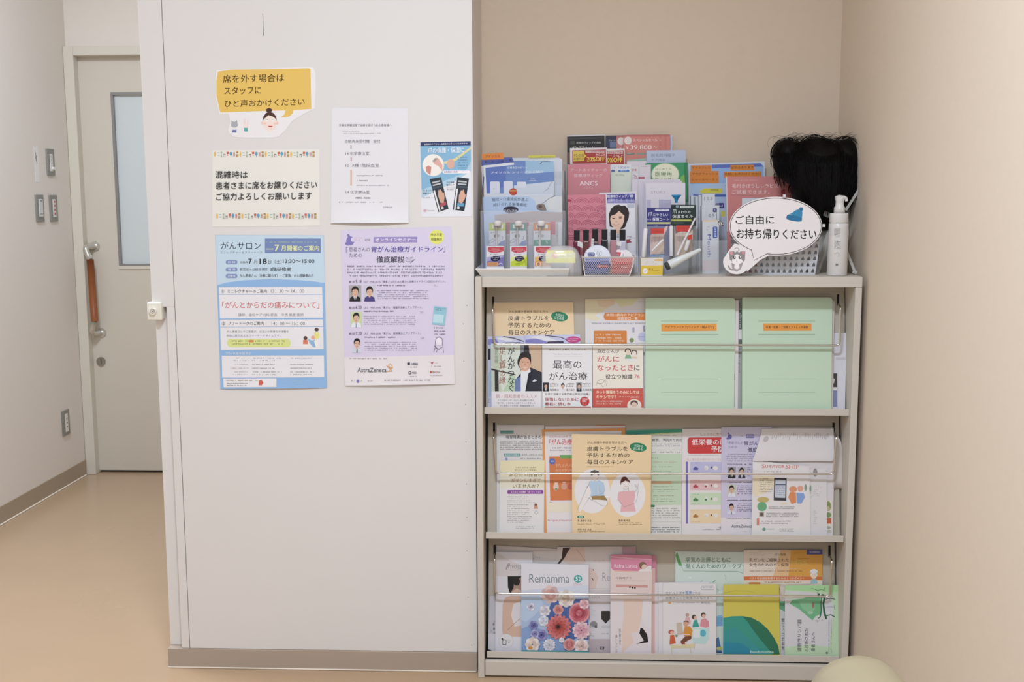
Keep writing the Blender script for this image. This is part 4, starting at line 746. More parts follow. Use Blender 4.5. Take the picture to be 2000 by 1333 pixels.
bm = bmesh.new(); rows = []
for j, (xa, xb, y) in enumerate(((1716, 1740, 215), (1718, 1782, 300), (1718, 1795, 420), (1712, 1792, 540), (1708, 1790, 640), (1706, 1795, 720))):
    rows.append([bm.verts.new(hit(ox + (xa + (xb - xa) * i / 6) / sc, oy + y / sc, BAY[1][0] + NB * (.010 - .006 * math.sin(i * .5)), NB)) for i in range(7)])
for a, b in zip(rows, rows[1:]):
    for i in range(6): bm.faces.new((a[i], a[i + 1], b[i + 1], b[i])).smooth = True
o = fin(bm, 'curled_sheet', M_('cfc6be', .5), loc=atY(1638, 900, .0)); md = o.modifiers.new('thickness', 'SOLIDIFY'); md.thickness = .0004
tag(o, 'greyish paper corner curling out behind the right end of the middle rod', 'sheet of paper')

# shelf three
s = bay(2, B5, [(182, 118), (722, 150), (728, 1075), (186, 1070)], 'ddd5d2', .0030)
s.p([(184, 150), (720, 160), (722, 172), (184, 178)], 'cec5c1').t('PreCrea', 432, 208, 570, 234, 'b8b0ae').done('leaflet', 'pale sheet at the back left of the bottom shelf, behind the flower magazine', 'leaflet')
s = bay(2, B5, [(118, 570), (210, 560), (212, 1068), (106, 1058), (108, 930)], 'c6c4ca', .0050)
for i in range(9): s.e(130 + random.random() * 60, 800 + i * 20, 9, 12, random.choice(['9c98a8', 'b4b0bc', '88848f']))
s.r(112, 905, 200, 1055, 'd8d6da').p([(106, 1040), (150, 1058), (106, 1058)], '3a3636').done('leaflet', 'narrow grey flowered sheet slanting at the far left of the bottom shelf', 'leaflet')
s = bay(2, B5, [(176, 176), (500, 180), (520, 1072), (168, 1068)], 'e0dcdf', .0080)
s.p([(176, 176), (300, 250), (420, 300), (500, 330), (505, 400), (176, 390)], 'd9cfcc').p([(262, 330), (276, 285), (300, 280), (296, 305), (280, 312), (272, 335)], 'a89c9e').t('Precreati', 285, 276, 420, 328, 'a89c9e').arc(330, 300, 80, 40, 30, 110, 2, 'b0a4a6')
s.p([(280, 392), (430, 392), (430, 545), (300, 545), (282, 490)], '262422').p([(340, 440), (400, 400), (430, 400), (430, 548), (300, 548), (330, 500)], 'b08c7c').e(360, 440, 30, 36, '2c2624').p([(300, 545), (360, 500), (400, 520), (430, 560), (300, 560)], 'd8b8a6')
s.p([(236, 640), (260, 580), (310, 565), (430, 570), (430, 932), (240, 930), (230, 860)], 'd9b59e').p([(330, 640), (430, 600), (430, 800), (400, 830), (340, 840), (310, 740)], 'e0dadc').l([(280, 870), (320, 830), (390, 770)], 5, 'b08a76').p([(170, 936), (512, 936), (518, 1072), (168, 1068)], 'e2dfe6').e(265, 970, 66, 66, 'c8c6ca').e(265, 970, 63, 63, 'e2e0e0').rr(234, 955, 268, 1004, 8, '3e3c3e').rr(238, 960, 264, 998, 6, 'e2e0e0').p([(222, 944), (238, 940), (240, 956), (248, 968), (232, 962)], '3e3c3e').p([(286, 980), (298, 980), (292, 988)], '3e3c3e').z(270, 955, 310, 976, 2, 'b8b6b8')
s.done('leaflet', 'leaflet with a dark-haired woman turned away, left of the flower magazine', 'leaflet')
s = bay(2, B5, [(720, 132), (1418, 126), (1424, 1078), (725, 1072)], 'dfd6d3', .0045)
s.p([(770, 138), (840, 136), (810, 200), (770, 250), (740, 285), (722, 280), (760, 230)], '4a3830').p([(840, 136), (960, 134), (975, 270), (860, 300), (770, 262), (806, 190)], 'e4c9ba').l([(890, 150), (930, 200), (970, 260)], 5, 'c9a490').p([(960, 300), (1040, 330), (1085, 400), (1060, 500), (1000, 515)], 'e2c6ba').z(1044, 252, 1160, 266, 1, 'a8a0a0').t('Rem', 1122, 360, 1240, 436, 'a8a2a4').r(1000, 515, 1190, 640, 'd0c8c8').z(1005, 570, 1110, 590, 1, '7c787c').p([(1000, 650), (1190, 640), (1190, 1075), (1000, 1072)], 'dad6da').r(1000, 700, 1060, 780, 'd6d4d8')
s.l([(1004, 690), (1060, 695)], 3, 'a8a6aa').l([(1004, 720), (1060, 722)], 3, 'a8a6aa').rr(1112, 700, 1190, 780, 8, '3a332f').p([(1112, 770), (1190, 770), (1152, 814)], '3a332f').e(1045, 820, 32, 28, '8c8c8e').e(1020, 840, 14, 10, 'b0b4b2').e(1064, 842, 12, 12, '5c5c60').rr(1110, 830, 1190, 855, 8, 'c8c8cc').z(1114, 900, 1180, 914, 1, '7c787c').r(1000, 950, 1190, 1076, 'c2b2b6').r(1098, 1018, 1138, 1044, '2e2a2c').r(1104, 1022, 1132, 1038, '9c9498').z(1004, 915, 1050, 940, 2, '9c9a9e').p([(1028, 404), (1046, 430), (1040, 432), (1026, 412)], '2e2a2c').p([(1036, 326), (1050, 340), (1040, 344)], '3e3634').z(1000, 500, 1180, 512, 1, 'c0b8b8')
s.done('leaflet', 'pale lingerie brochure standing between the flower magazine and pink leaflet', 'brochure')
s = bay(2, B5, [(400, 276), (1000, 290), (998, 1078), (402, 1070)], 'e4e2e6', .0170, thick=.004, edge='b8d0d0')
s.t('V A L I N E', 594, 374, 736, 388, 'c0c2c4').p([(462, 424), (468, 418), (474, 424), (468, 430)], '7c8a8e').t('Remamma', 472, 372, 828, 452, '7c8a8e').e(905, 415, 37, 35, '3fa8a4').t('52', 884, 396, 930, 434, 'e6f0ee', b=.01).z(860, 456, 944, 486, 3, 'd08ab0', dens=.9, ragged=0)
s.grid([(401, 560), (998, 562), (998, 1058), (402, 1052)], s.mi('a9bedd'), s.L, 1, 1); s.L += 1
s.p([(401, 520), (600, 500), (998, 470), (998, 580), (401, 580)], 'd6dce8').p([(680, 590), (998, 600), (998, 960), (900, 940), (800, 990), (640, 900), (620, 760)], '4d68a8').p([(402, 860), (500, 820), (620, 900), (800, 960), (900, 1052), (402, 1052)], '86a6d4').p([(401, 570), (560, 566), (600, 640), (520, 740), (440, 800), (401, 780)], 'b8cce6')
def bloom(cx, cy, r, n, cols, petal=.42, core=None, rot=0):
    for ring in range(len(cols)):
        rr_ = r * (1 - ring / (len(cols) + .6)); m = n if ring < len(cols) - 1 else max(5, n - 3)
        for k in range(m):
            a = 2 * math.pi * k / m + ring * .35 + rot
            s.e(cx + rr_ * .58 * math.cos(a), cy + rr_ * .58 * math.sin(a), rr_ * (.46 if n < 12 else .42), rr_ * petal * (7. / m) ** (.6 if n < 12 else .95), cols[ring] if k % 2 else ''.join('%02x' % int(int(cols[ring][q:q + 2], 16) * .9) for q in (0, 2, 4)), n=12, rot=math.degrees(a))
    if core: s.e(cx, cy, r * .14, r * .14, core, n=14)
bloom(660, 555, 80, 7, ['eccac2', 'dfa9a0']); bloom(800, 590, 78, 8, ['efe6dc', 'e6d8cc', 'd9c4ae']); bloom(730, 690, 46, 6, ['e9a8a0', 'dd8f88', 'cf7470'])
bloom(610, 700, 50, 8, ['e6e2ea', 'd4d0de']); bloom(485, 665, 36, 6, ['e4e2ee', 'c2c2d6'], core='5c5c84')
bloom(915, 720, 92, 7, ['e6949c', 'd87480', 'c85c6a', 'b84858', 'd87480'], .6); bloom(960, 640, 46, 8, ['eecace', 'e4aab2'])
bloom(600, 790, 48, 9, ['e6eaf2', 'd0d8e8']); bloom(510, 830, 40, 6, ['8a8cc4', '6a6cae'], core='3c3c68'); bloom(580, 915, 50, 7, ['9a98cc', '6e6cb4'], core='2e2a52'); bloom(520, 905, 40, 7, ['b4b4de', '8a88c4'], core='3c3868')
bloom(935, 875, 84, 13, ['eecbd2', 'e6b2be', 'dd9cac']); bloom(735, 845, 115, 17, ['e08080', 'd66e6c', 'cc5c58', 'c04c46'], .42); s.e(728, 842, 26, 26, '7c3a34').e(728, 842, 14, 14, '3c2428')
bloom(500, 1000, 66, 8, ['efe2da', 'e8d2c4']); s.e(482, 1030, 20, 14, 'dc9040'); bloom(650, 1005, 58, 14, ['e8e6ee', 'd8d6e2', 'ccd0e0']); bloom(828, 1000, 54, 7, ['e8aca8', 'dc8c8c', 'cc6c70', 'dc8c8c'], .6); bloom(935, 1015, 66, 8, ['f0e0da', 'e8ccc4', 'e0bcb4'])
bloom(760, 960, 24, 7, ['eceaf0', 'dcdce8'], core='d8c080')
s.p([(402, 1050), (998, 1056), (998, 1078), (402, 1070)], '4f9c9c').done('magazine', 'magazine with pink roses and a coral gerbera on its cover', 'magazine')
for (x0, x1, y0, col, lab, off) in ((1296, 1418, 130, 'c9a0ac', 'mauve leaflet edge rising highest behind the pink leaflet', .0060), (1330, 1600, 206, 'd88aa0', 'deep pink leaflet edge just right of the pink leaflet', .0065), (1350, 1590, 318, 'e4bcb0', 'salmon leaflet edge to the right of the pink leaflet', .0080)):
    s = bay(2, B5, [(x0, y0), (x1, y0 + 4), (x1 + 4, 1078), (x0, 1078)], col, off); s.done('leaflet', lab, 'leaflet')
s = bay(2, B5, [(1196, 200), (1550, 204), (1562, 214), (1558, 1080), (1192, 1078)], 'e8d3cc', .0160, thick=.003)
s.p([(1196, 200), (1550, 204), (1562, 214), (1561, 336), (1470, 350), (1220, 340), (1200, 320)], 'e08aa4').p([(1200, 214), (1400, 232), (1558, 240), (1558, 248), (1400, 240), (1200, 224)], 'efb8c6').t('Rafra Lunica', 1228, 284, 1434, 318, 'f2dde2', b=.008)
s.e(1480, 296, 34, 32, '8a6a54').e(1494, 312, 24, 26, 'e8c8b4').p([(1440, 350), (1460, 328), (1500, 330), (1530, 300), (1556, 300), (1558, 350)], 'ece6e0').r(1230, 344, 1400, 352, 'f0b0a0')
s.t('片胸用ブラ', 1240, 398, 1380, 418, '6a4c48').z(1240, 432, 1500, 444, 1, 'b89a94').p([(1245, 466), (1524, 470), (1524, 494), (1245, 490)], 'd8a094').e(1366, 489, 8, 8, '2a2424').e(1388, 493, 8, 8, '2a2424').e(1411, 496, 8, 8, '2a2424').z(1400, 488, 1522, 500, 1, 'e8c8c0')
s.p([(1196, 600), (1558, 600), (1558, 1080), (1192, 1078)], 'e6dcdd').p([(1310, 600), (1480, 600), (1490, 700), (1460, 800), (1440, 880), (1380, 900), (1400, 980), (1300, 1078), (1290, 900), (1310, 760)], 'eacfc0').p([(1460, 852), (1480, 855), (1520, 910), (1530, 980), (1420, 996), (1490, 965), (1450, 900)], '2c2424').p([(1480, 610), (1558, 605), (1558, 850), (1500, 850), (1470, 760)], 'e8e2e2')
s.t('肌に寄り添う', 1268, 862, 1288, 1006, '3c3234', v=True).t('優しいファンデ', 1236, 915, 1256, 1078, '3c3234', v=True).done('leaflet', 'pink-topped leaflet in the middle of the bottom shelf', 'leaflet')
s = bay(2, B6, [(236, 152), (800, 156), (800, 955), (236, 955)], 'd2e2d6', .0040)
s.p([(236, 180), (250, 155), (290, 262), (262, 262)], '6cb46a').l([(262, 210), (300, 304), (720, 306), (764, 322)], 3, '4c9a7c').t('病気の治療とともに', 316, 196, 668, 236, '35705a', b=.002).t('働く人のためのワークブック', 316, 246, 830, 286, '35705a', b=.002, clip=(300, 0, 798, 999)).l([(620, 336), (634, 352), (626, 362), (636, 376)], 3, '5cae96').e(352, 356, 10, 6, 'e8eee8').l([(430, 392), (446, 380), (452, 394)], 3, '3c8a7c').l([(530, 392), (548, 380)], 5, '3c8a7c').e(590, 470, 16, 8, 'e8eee8').l([(560, 440), (575, 455), (562, 462)], 3, '4c9a7c')
s.r(558, 660, 606, 735, '7ab2dc').r(566, 650, 600, 664, '8cc0e4').r(556, 738, 610, 744, 'e0eae6').p([(556, 830), (575, 820), (588, 880), (600, 940), (556, 944)], '4c7ab0').e(580, 910, 24, 14, 'c8cc6a').r(560, 934, 600, 946, '3c5a7c').done('booklet', 'mint green workbook with a darker green corner stripe', 'booklet')
s = bay(2, B6, [(770, 140), (1384, 138), (1388, 955), (772, 955)], 'ecdccb', .0060)
s.p([(1140, 140), (1384, 138), (1385, 345), (1120, 345)], 'e6a444').p([(1060, 140), (1140, 140), (1120, 345), (1000, 345)], 'eac08c').r(1262, 138, 1384, 176, '5c5890').t('協力保険会社', 1284, 148, 1366, 164, 'dcd8e8').t('ガン保険', 1014, 166, 1100, 186, '6c5a3c', b=.01).t('乳ガンをご経験された', 814, 204, 1122, 232, '6c4a34', b=.008).t('女性のためのガン保険', 814, 242, 1122, 270, '6c4a34', b=.008).t('MRS.', 1140, 222, 1280, 256, 'd8c060').z(1190, 204, 1286, 218, 1, 'a8702c', dens=.95).z(816, 158, 940, 190, 2, 'd4c4b4', dens=.5)
s.z(816, 300, 1250, 318, 1, '9a7a5c', dens=.9).z(816, 282, 1250, 296, 1, 'e0ccb8', dens=.8).r(772, 346, 1384, 377, 'e07838').t('ベスト年金額を新聞するための３つのポイント', 812, 351, 1244, 370, 'f2e4d4', b=.012).e(1318, 334, 28, 24, 'ece2d6').arc(1318, 320, 24, 22, 180, 360, 9, '5c3c24').p([(1284, 318), (1294, 296), (1320, 288), (1346, 298), (1350, 318)], 'e6e8ea').p([(1290, 404), (1300, 366), (1336, 366), (1350, 404)], '9cc4c8').e(1318, 345, 20, 20, 'f0d8c0').rr(810, 392, 900, 420, 8, 'e08a4c').z(920, 388, 1260, 402, 1, '8c6a4c').done('leaflet', 'orange and white insurance sheet at the back right of the bottom shelf', 'leaflet')
for i, (x0, dy, lab) in enumerate(((75, 0, 'white family booklet copy farthest back, its left edge showing'), (104, -2, 'white family booklet copy in the middle of the three'))):
    s = bay(2, B6, [(x0, 396 + dy), (500, 392 + dy), (502, 955), (x0 + 2, 952)], 'e4dfe0', .0085 + .003 * i, thick=.0018)
    if i == 0: s.t('エド', 98, 462, 134, 486, '4a6a80').t('患さ', 98, 505, 134, 524, '5c5a60').t('d', 118, 542, 132, 560, 'c05a50').e(126, 774, 8, 14, '5c4438').p([(120, 856), (126, 820), (134, 820), (134, 858)], 'b0604c')
    s.done('booklet', lab, 'booklet', group='white family booklets on the bottom shelf')
s = bay(2, B6, [(138, 398), (553, 404), (556, 955), (140, 955)], 'e6e2e1', .0150, thick=.0018)
s.rr(438, 422, 540, 452, 8, '5a6a90').rr(440, 424, 538, 450, 7, 'e6e2e1').t('患者さんとご家族の', 448, 429, 530, 437, '5a6a90').t('エドルミズを', 160, 464, 312, 487, '4a6a80').t('服用', 314, 460, 366, 489, '4a86c0', b=.012).t('される', 370, 466, 430, 487, '4a6a80').t('患者さんとご家族のみなさまへ', 160, 506, 530, 526, '5c6670').e(192, 554, 12, 9, 'dc9c3c').t('d', 188, 550, 196, 558, 'efe0c8').z(214, 548, 424, 560, 1, '8c8886', dens=.9).t('aa-cc-cc', 438, 544, 506, 558, '5c5a5a')
s.p([(245, 710), (285, 706), (300, 800), (248, 805)], 'cdbfae').e(330, 648, 14, 15, 'c8a090').p([(308, 700), (318, 665), (346, 666), (358, 700), (350, 720), (310, 720)], 'e4aeb0').e(382, 664, 18, 18, '5a4438').e(392, 670, 12, 14, 'e8bca4').p([(368, 745), (380, 690), (404, 684), (424, 740)], '3fa89c').e(455, 648, 18, 20, '4a3c34').e(458, 656, 14, 15, 'e0b49c').p([(428, 735), (436, 684), (470, 672), (498, 700), (500, 742), (470, 748)], 'e0949a')
s.e(320, 706, 20, 14, '6a5448').e(318, 718, 20, 18, 'dba488').p([(300, 790), (310, 735), (350, 735), (372, 770), (362, 812), (320, 825), (305, 810)], 'e2963c').l([(306, 780), (272, 796)], 12, 'e2b08c').e(204, 782, 24, 18, 'c86a5a').e(212, 788, 16, 14, 'e8b8a0').p([(190, 880), (196, 806), (228, 804), (240, 870)], 'd8643c').e(244, 812, 10, 10, '5a8a5c').l([(226, 818), (244, 812)], 6, 'e8b8a0').p([(275, 856), (310, 818), (360, 812), (364, 832), (310, 862), (312, 880), (290, 882)], '7a4c34').p([(288, 862), (318, 870), (300, 882)], 'c84a4a')
s.p([(372, 756), (500, 748), (502, 830), (470, 875), (372, 868)], 'bfe0dc').e(452, 790, 24, 28, '5abaca').rr(376, 760, 430, 826, 8, 'e2eae8').p([(196, 882), (390, 874), (384, 905), (206, 910)], 'e4d4a8').l([(206, 910), (208, 950)], 5, 'd8c8a0').l([(352, 906), (358, 948)], 5, 'd8c8a0').l([(390, 870), (384, 915)], 4, 'd8c8a0').r(300, 800, 350, 804, 'e8e4e0')
s.done('booklet', 'front white booklet with a drawn family gathered around a table', 'booklet', group='white family booklets on the bottom shelf')
s = bay(2, B6, [(612, 410), (1040, 408), (1046, 416), (1055, 957), (610, 955)], 'd8ca50', .0170, thick=.002)
s.p([(614, 472), (700, 455), (790, 456), (850, 470), (850, 474), (790, 462), (700, 462), (614, 482)], 'c4bc48')
s.p([(611, 670), (680, 658), (755, 656), (830, 668), (900, 705), (960, 760), (1010, 830), (1040, 890), (1052, 957), (610, 955)], '2f7a5a').p([(611, 670), (680, 658), (755, 656), (800, 700), (850, 775), (900, 840), (960, 910), (1000, 956), (610, 955)], '3a9f8a').p([(611, 780), (700, 740), (830, 860), (960, 956), (610, 955)], '3a9c9c').p([(611, 860), (760, 870), (860, 956), (610, 955)], '2f90aa')
s.t('Bendamustine', 824, 926, 1004, 948, 'dcefe6', b=.01).done('booklet', 'yellow booklet with a teal and dark green curved shape', 'booklet')
s = bay(2, B6, [(1040, 408), (1300, 404), (1300, 962), (1048, 960)], 'b4d8a8', .0060, thick=.002)
s.p([(1050, 540), (1095, 540), (1095, 625), (1050, 600)], '6cb088').p([(1050, 600), (1095, 625), (1095, 960), (1052, 960)], 'dcdcdc').t('濾胞性リンパ腫', 1066, 672, 1088, 925, '4c4450', rot=90, b=.008).done('booklet', 'green and white patient booklet, the rear copy beside the yellow one', 'booklet')
s = bay(2, B6, [(1094, 418), (1528, 412), (1530, 970), (1092, 968)], 'c6e2b8', .0150, thick=.002)
s.p([(1092, 460), (1300, 470), (1460, 500), (1470, 640), (1440, 900), (1300, 880), (1092, 900)], 'dcdadc').p([(1094, 418), (1528, 412), (1528, 470), (1300, 462), (1094, 450)], 'aee09c').p([(1094, 470), (1290, 500), (1240, 530), (1130, 540), (1094, 500)], 'd6dccc')
s.p([(1128, 560), (1150, 530), (1230, 520), (1290, 500), (1370, 505), (1372, 640), (1330, 660), (1308, 690), (1270, 660), (1200, 600)], '74bd88').p([(1200, 540), (1300, 540), (1330, 600), (1290, 640), (1230, 600)], '8cca98').e(1290, 630, 22, 12, 'a8d4ac').e(1312, 572, 8, 22, 'b06a60')
s.l([(1380, 500), (1374, 560), (1376, 620), (1366, 665)], 10, '3c7a58').l([(1404, 500), (1392, 560), (1400, 630), (1416, 680)], 15, '2f6a48').l([(1366, 665), (1350, 675)], 7, '3c7a58').l([(1410, 525), (1450, 518), (1484, 526)], 6, '4c6a58').l([(1412, 588), (1450, 584), (1480, 590)], 8, 'c0bccc').l([(1480, 572), (1482, 608)], 4, '4c5a58').l([(1414, 655), (1450, 646), (1480, 662)], 8, '4c6a58').e(1356, 488, 10, 8, '2f5a3c').e(1388, 492, 12, 8, '2f5a3c').l([(1300, 440), (1350, 456), (1380, 448), (1410, 462)], 3, '4c6a58').l([(1340, 470), (1352, 486)], 3, '4c6a58').l([(1404, 430), (1396, 452), (1408, 440)], 3, '4c6a58').l([(1330, 696), (1344, 690), (1352, 700), (1340, 704)], 3, '7c6a70').l([(1378, 690), (1386, 684)], 3, '7c6a70')
s.t('濾胞性リンパ腫', 1188, 682, 1222, 936, '4a464c', rot=90).t('と診断された', 1244, 752, 1276, 934, '4a464c', rot=90).t('患者さんへ', 1296, 782, 1328, 934, '4a464c', rot=90)
for x in (1432, 1450): s.z(x, 680, x + 9, 950, 24, '5c6a5c', ragged=0, dens=.9)
s.e(1420, 944, 9, 9, '6c7c6c').done('booklet', 'front green and white patient booklet with upward-running title, far right', 'booklet')

KZ = .95

# ---------------------------------------------------------------- things on top of the rack
T1, T2, T3, T4, T5, T6, T7 = (925, 250, 8.885), (925, 390, 8.33), (1095, 250, 7.692), (1090, 370, 7.143), (1330, 250, 4.442), (1330, 300, 8.333), (1400, 380, 6.667)
ZT = rzt + .0004
KT = 1.0
def top(tr, outline, color, Y, thick=.0008, tilt=6, z=None, **k):
    a = math.radians(tilt); z = ZT if z is None else z
    return Sheet(Vector((0, Y, z)), Vector((0, -math.cos(a), math.sin(a))), outline, color, thick, tr=tr, zfloor=z, **k)
def acrylic_mat(a=.13, c='e6e8ea'): return M_(c, .08, alpha=a, spec=.6, name='clear_acrylic')
ACR = acrylic_mat()
ACE = M_('8f9396', .2, alpha=.7, name='acrylic_edge')
def rodb(bm, a, b, r, mi=0): tube(bm, [a, b], r, 6, mi)
# white tray
TZ = ZT + .003
f0, f1 = atY(929, 525, -.03), atY(1112, 527, -.03); b0, b1 = atY(941, 540, -.008), atY(1108, 540, -.008)
bm = bmesh.new(); yb = .2
ring_t = [Vector((f0.x, -.030, f0.z)), Vector((f1.x, -.030, f0.z)), Vector((f1.x, yb + .015, f0.z)), Vector((f0.x, yb + .015, f0.z))]
ring_b = [Vector((b0.x, -.008, ZT)), Vector((b1.x, -.008, ZT)), Vector((b1.x, yb, ZT)), Vector((b0.x, yb, ZT))]
vt = [bm.verts.new(v) for v in ring_t]; vb = [bm.verts.new(v) for v in ring_b]
for i in range(4): bm.faces.new((vb[i], vb[(i + 1) % 4], vt[(i + 1) % 4], vt[i]))
bm.faces.new(vb[::-1])
o = fin(bm, 'tray', M_('e6e6e4', .3, k=1.15, name='white_tray_plastic'), loc=Vector((-.13, .08, ZT)))
md = o.modifiers.new('wall', 'SOLIDIFY'); md.thickness = .0018; md.offset = 1
tag(o, 'shallow white flared tray at the left end of the rack top', 'tray')
# clear stand holding the drink brochures
def holder(name, label, x0, x1, yt, yf, Y0, Y1, zb, edge=True):
    a, b = atY(x0, 500, Y0).x, atY(x1, 500, Y0).x; zt = atY(x0, yt, Y1).z; zf = atY(x0, yf, Y0).z
    e = empty(name, Vector(((a + b) / 2, Y0, zb)), label, 'brochure holder')
    bm = bmesh.new(); bbox(bm, a, b, Y1, Y1 + .002, zb, zt); fin(bm, 'back_plate', ACR, parent=e)
    bm = bmesh.new(); bbox(bm, a, b, Y0, Y0 + .002, zb, zf); fin(bm, 'front_plate', ACR, parent=e)
    for q in (a, b - .002):
        bm = bmesh.new(); slab(bm, [Vector((q, Y0 + .002, zb)), Vector((q, Y0 + .002, zf)), Vector((q, Y1, zt)), Vector((q, Y1, zb))], (-1, 0, 0), .002); fin(bm, 'side_plate', ACR, parent=e)
        if edge:
            bm = bmesh.new(); rodb(bm, Vector((q + .001, Y0 + .001, zf)), Vector((q + .001, Y1 - .001, zt)), .0013); fin(bm, 'side_edge', M_('55585c', .3), parent=e)
    return e
holder('brochure_holder', 'clear brochure holder with dark edges standing in the white tray', 939, 1104, 335, 412, .045, .19, TZ)
# rear sheet with a yellow tab
s = top(T1, [(180, 525), (1480, 518), (1535, 545), (1545, 1500), (180, 1500)], 'd6dbe2', .165, z=TZ, K=None); o = s.done('brochure', 'pale brochure at the back of the tray holder, under the yellow tab', 'brochure')
t = top(T1, [(950, 476), (1420, 468), (1412, 560), (955, 560)], 'dcd244', .163, z=TZ, thick=.0003); t.z(1160, 494, 1410, 512, 1, '5c5828', dens=.9, ragged=0)
bm2 = t.bm; o2 = None
s2 = Sheet(Vector((0, .163, TZ)), Vector((0, -math.cos(.105), math.sin(.105))), [(950, 478), (1420, 470), (1415, 516), (955, 522)], 'dcd244', .0003, tr=T1); s2.z(1160, 494, 1410, 512, 1, '5c5828', dens=.9, ragged=0)
t.bm.free(); s2.done('index_tab', parent=o)
s = top(T1, [(135, 552), (520, 514), (665, 508), (706, 602), (706, 1480), (160, 1480)], '5a68b4', .158, z=TZ, K=None)
s.p([(135, 660), (200, 655), (205, 1020), (150, 1030)], 'ddd8dc').p([(148, 1020), (195, 1016), (200, 1480), (155, 1480)], 'cc9c50').t('取り扱い店舗', 195, 566, 520, 612, '2c3470', b=.006, sl=-.03).t('一覧', 548, 540, 668, 586, '2c3470', b=.006, sl=-.04).p([(170, 650), (540, 625), (540, 655), (180, 680)], 'd8d2c4'); o = s.done('leaflet', 'violet shop list leaflet behind the blue brochure, with an orange sticker', 'leaflet')
t = Sheet(Vector((0, .1572, TZ)), s.n, [(140, 455), (512, 428), (526, 542), (148, 556)], 'f08a2c', .0003, tr=T1); t.t('アイソカル', 205, 478, 462, 522, '5c2c14', b=.004, sl=-.05); t.done('title_sticker', parent=o)
s = top(T1, [(172, 656), (640, 600), (1386, 562), (1400, 1480), (196, 1480)], 'e2e4e8', .14, z=TZ, K=None)
s.p([(205, 694), (700, 640), (700, 572), (1050, 570), (1388, 660), (1396, 926), (700, 1000), (700, 1140), (228, 1140)], '6d8cc8').p([(205, 694), (560, 655), (560, 1000), (225, 1140)], '5f78c2').p([(900, 574), (1386, 574), (1392, 760), (900, 800)], '9cc0dc').p([(700, 1000), (1396, 926), (1398, 1150), (700, 1150)], 'd0d8e2')
s.rr(285, 930, 455, 1150, 28, 'dfe0ea').rr(520, 925, 680, 1150, 20, 'dfe0ea').rr(755, 935, 910, 1040, 16, 'dfe0ea').z(330, 1050, 430, 1075, 1, '9aa0b8').t('栄養食品のゼリー', 585, 672, 930, 712, 'dfe6f0', sl=-.02).t('アイソカル シリーズのご紹介', 300, 758, 1220, 800, 'eef2f8', b=.008, sl=-.02).p([(1150, 620), (1180, 580), (1190, 590), (1165, 625)], '4c4c54').z(1196, 574, 1326, 602, 1, '3c3c44', dens=1, ragged=0).z(975, 880, 1085, 935, 2, 'dfe8f0')
s.e(688, 1110, 70, 62, 'cc4a30').r(630, 1084, 745, 1102, 'e6c070').l([(1400, 905), (1340, 960), (1290, 1060), (1220, 1105)], 7, '8c8c94').done('brochure', 'blue brochure with white packages, middle one in the tray holder', 'brochure')
s = top(T2, [(155, -42), (700, -50), (1440, -55), (1450, 1000), (190, 1000)], 'b6cbe8', .115, z=TZ, K=None)
s.p([(900, -50), (1440, -54), (1444, 210), (1180, 190), (1020, 130), (1000, 20)], 'd0d6dc').p([(1180, -40), (1442, -54), (1444, 190), (1220, 160)], 'dcdcdc').p([(345, 250), (700, 215), (1000, 190), (1445, 210), (1448, 330), (1200, 335), (340, 345)], 'b3a5a2').p([(1020, 100), (1060, 70), (1120, 60), (1160, 90), (1190, 180), (1100, 190), (1030, 160)], '8c7c72').e(1085, 115, 30, 26, '5c4c44').l([(1130, 60), (1230, -20), (1330, -60)], 7, '4c4c54')
s.t('病院・介護施設が選ぶ', 300, -22, 886, 34, '3c4a62', b=.004, ar=14).t('続けられる栄養補給', 320, 62, 866, 118, '3c4a62', b=.004, ar=14).e(605, 165, 124, 54, '2a2a3c').t('アイソカル', 488, 164, 712, 196, 'e8e8f0', b=.01)
s.done('brochure', 'light blue brochure with arched lines and a dark oval, front of the tray holder', 'brochure')
s = top(T2, [(340, 345), (1430, 330), (1438, 1000), (350, 1000)], 'c9c2c2', .085, z=TZ, K=None)
s.p([(340, 345), (1430, 330), (1432, 362), (340, 372)], 'b8a09c').t('ヒョウメイク', 430, 320, 880, 356, 'b06a6c').r(520, 370, 900, 560, 'c24a60').r(1240, 358, 1332, 570, 'd26474').r(870, 430, 960, 740, 'dcd6d8').t('栄養補助食品', 872, 430, 890, 740, '5c5458', v=True).t('ドリンクゼリー', 1345, 390, 1372, 680, '5c5458', v=True).r(1380, 370, 1436, 740, 'dcdcde').t('ペプチド', 552, 590, 584, 740, '7a3c48', v=True)
s.done('leaflet', 'grey and red sheet standing behind the drink cartons', 'leaflet')
def carton(x0, x1, y0, y1, Y, d, front, art, label, cat='carton', group=None):
    p = [atY(925 + x / 8.33, 390 + y / 8.33, Y) for x, y in ((x0, y0), (x1, y0), (x0, y1))]
    e = empty('drink_carton', Vector(((p[0].x + p[1].x) / 2, Y, TZ)), label, cat, group)
    s = Sheet(Vector((0, Y, TZ)), Vector((0, -1, 0)), (x0, y0, x1, y1), front, d, tr=T2, zfloor=TZ, edge='c9c6c8', K=None)
    art(s); s.done('carton_body', parent=e); return e
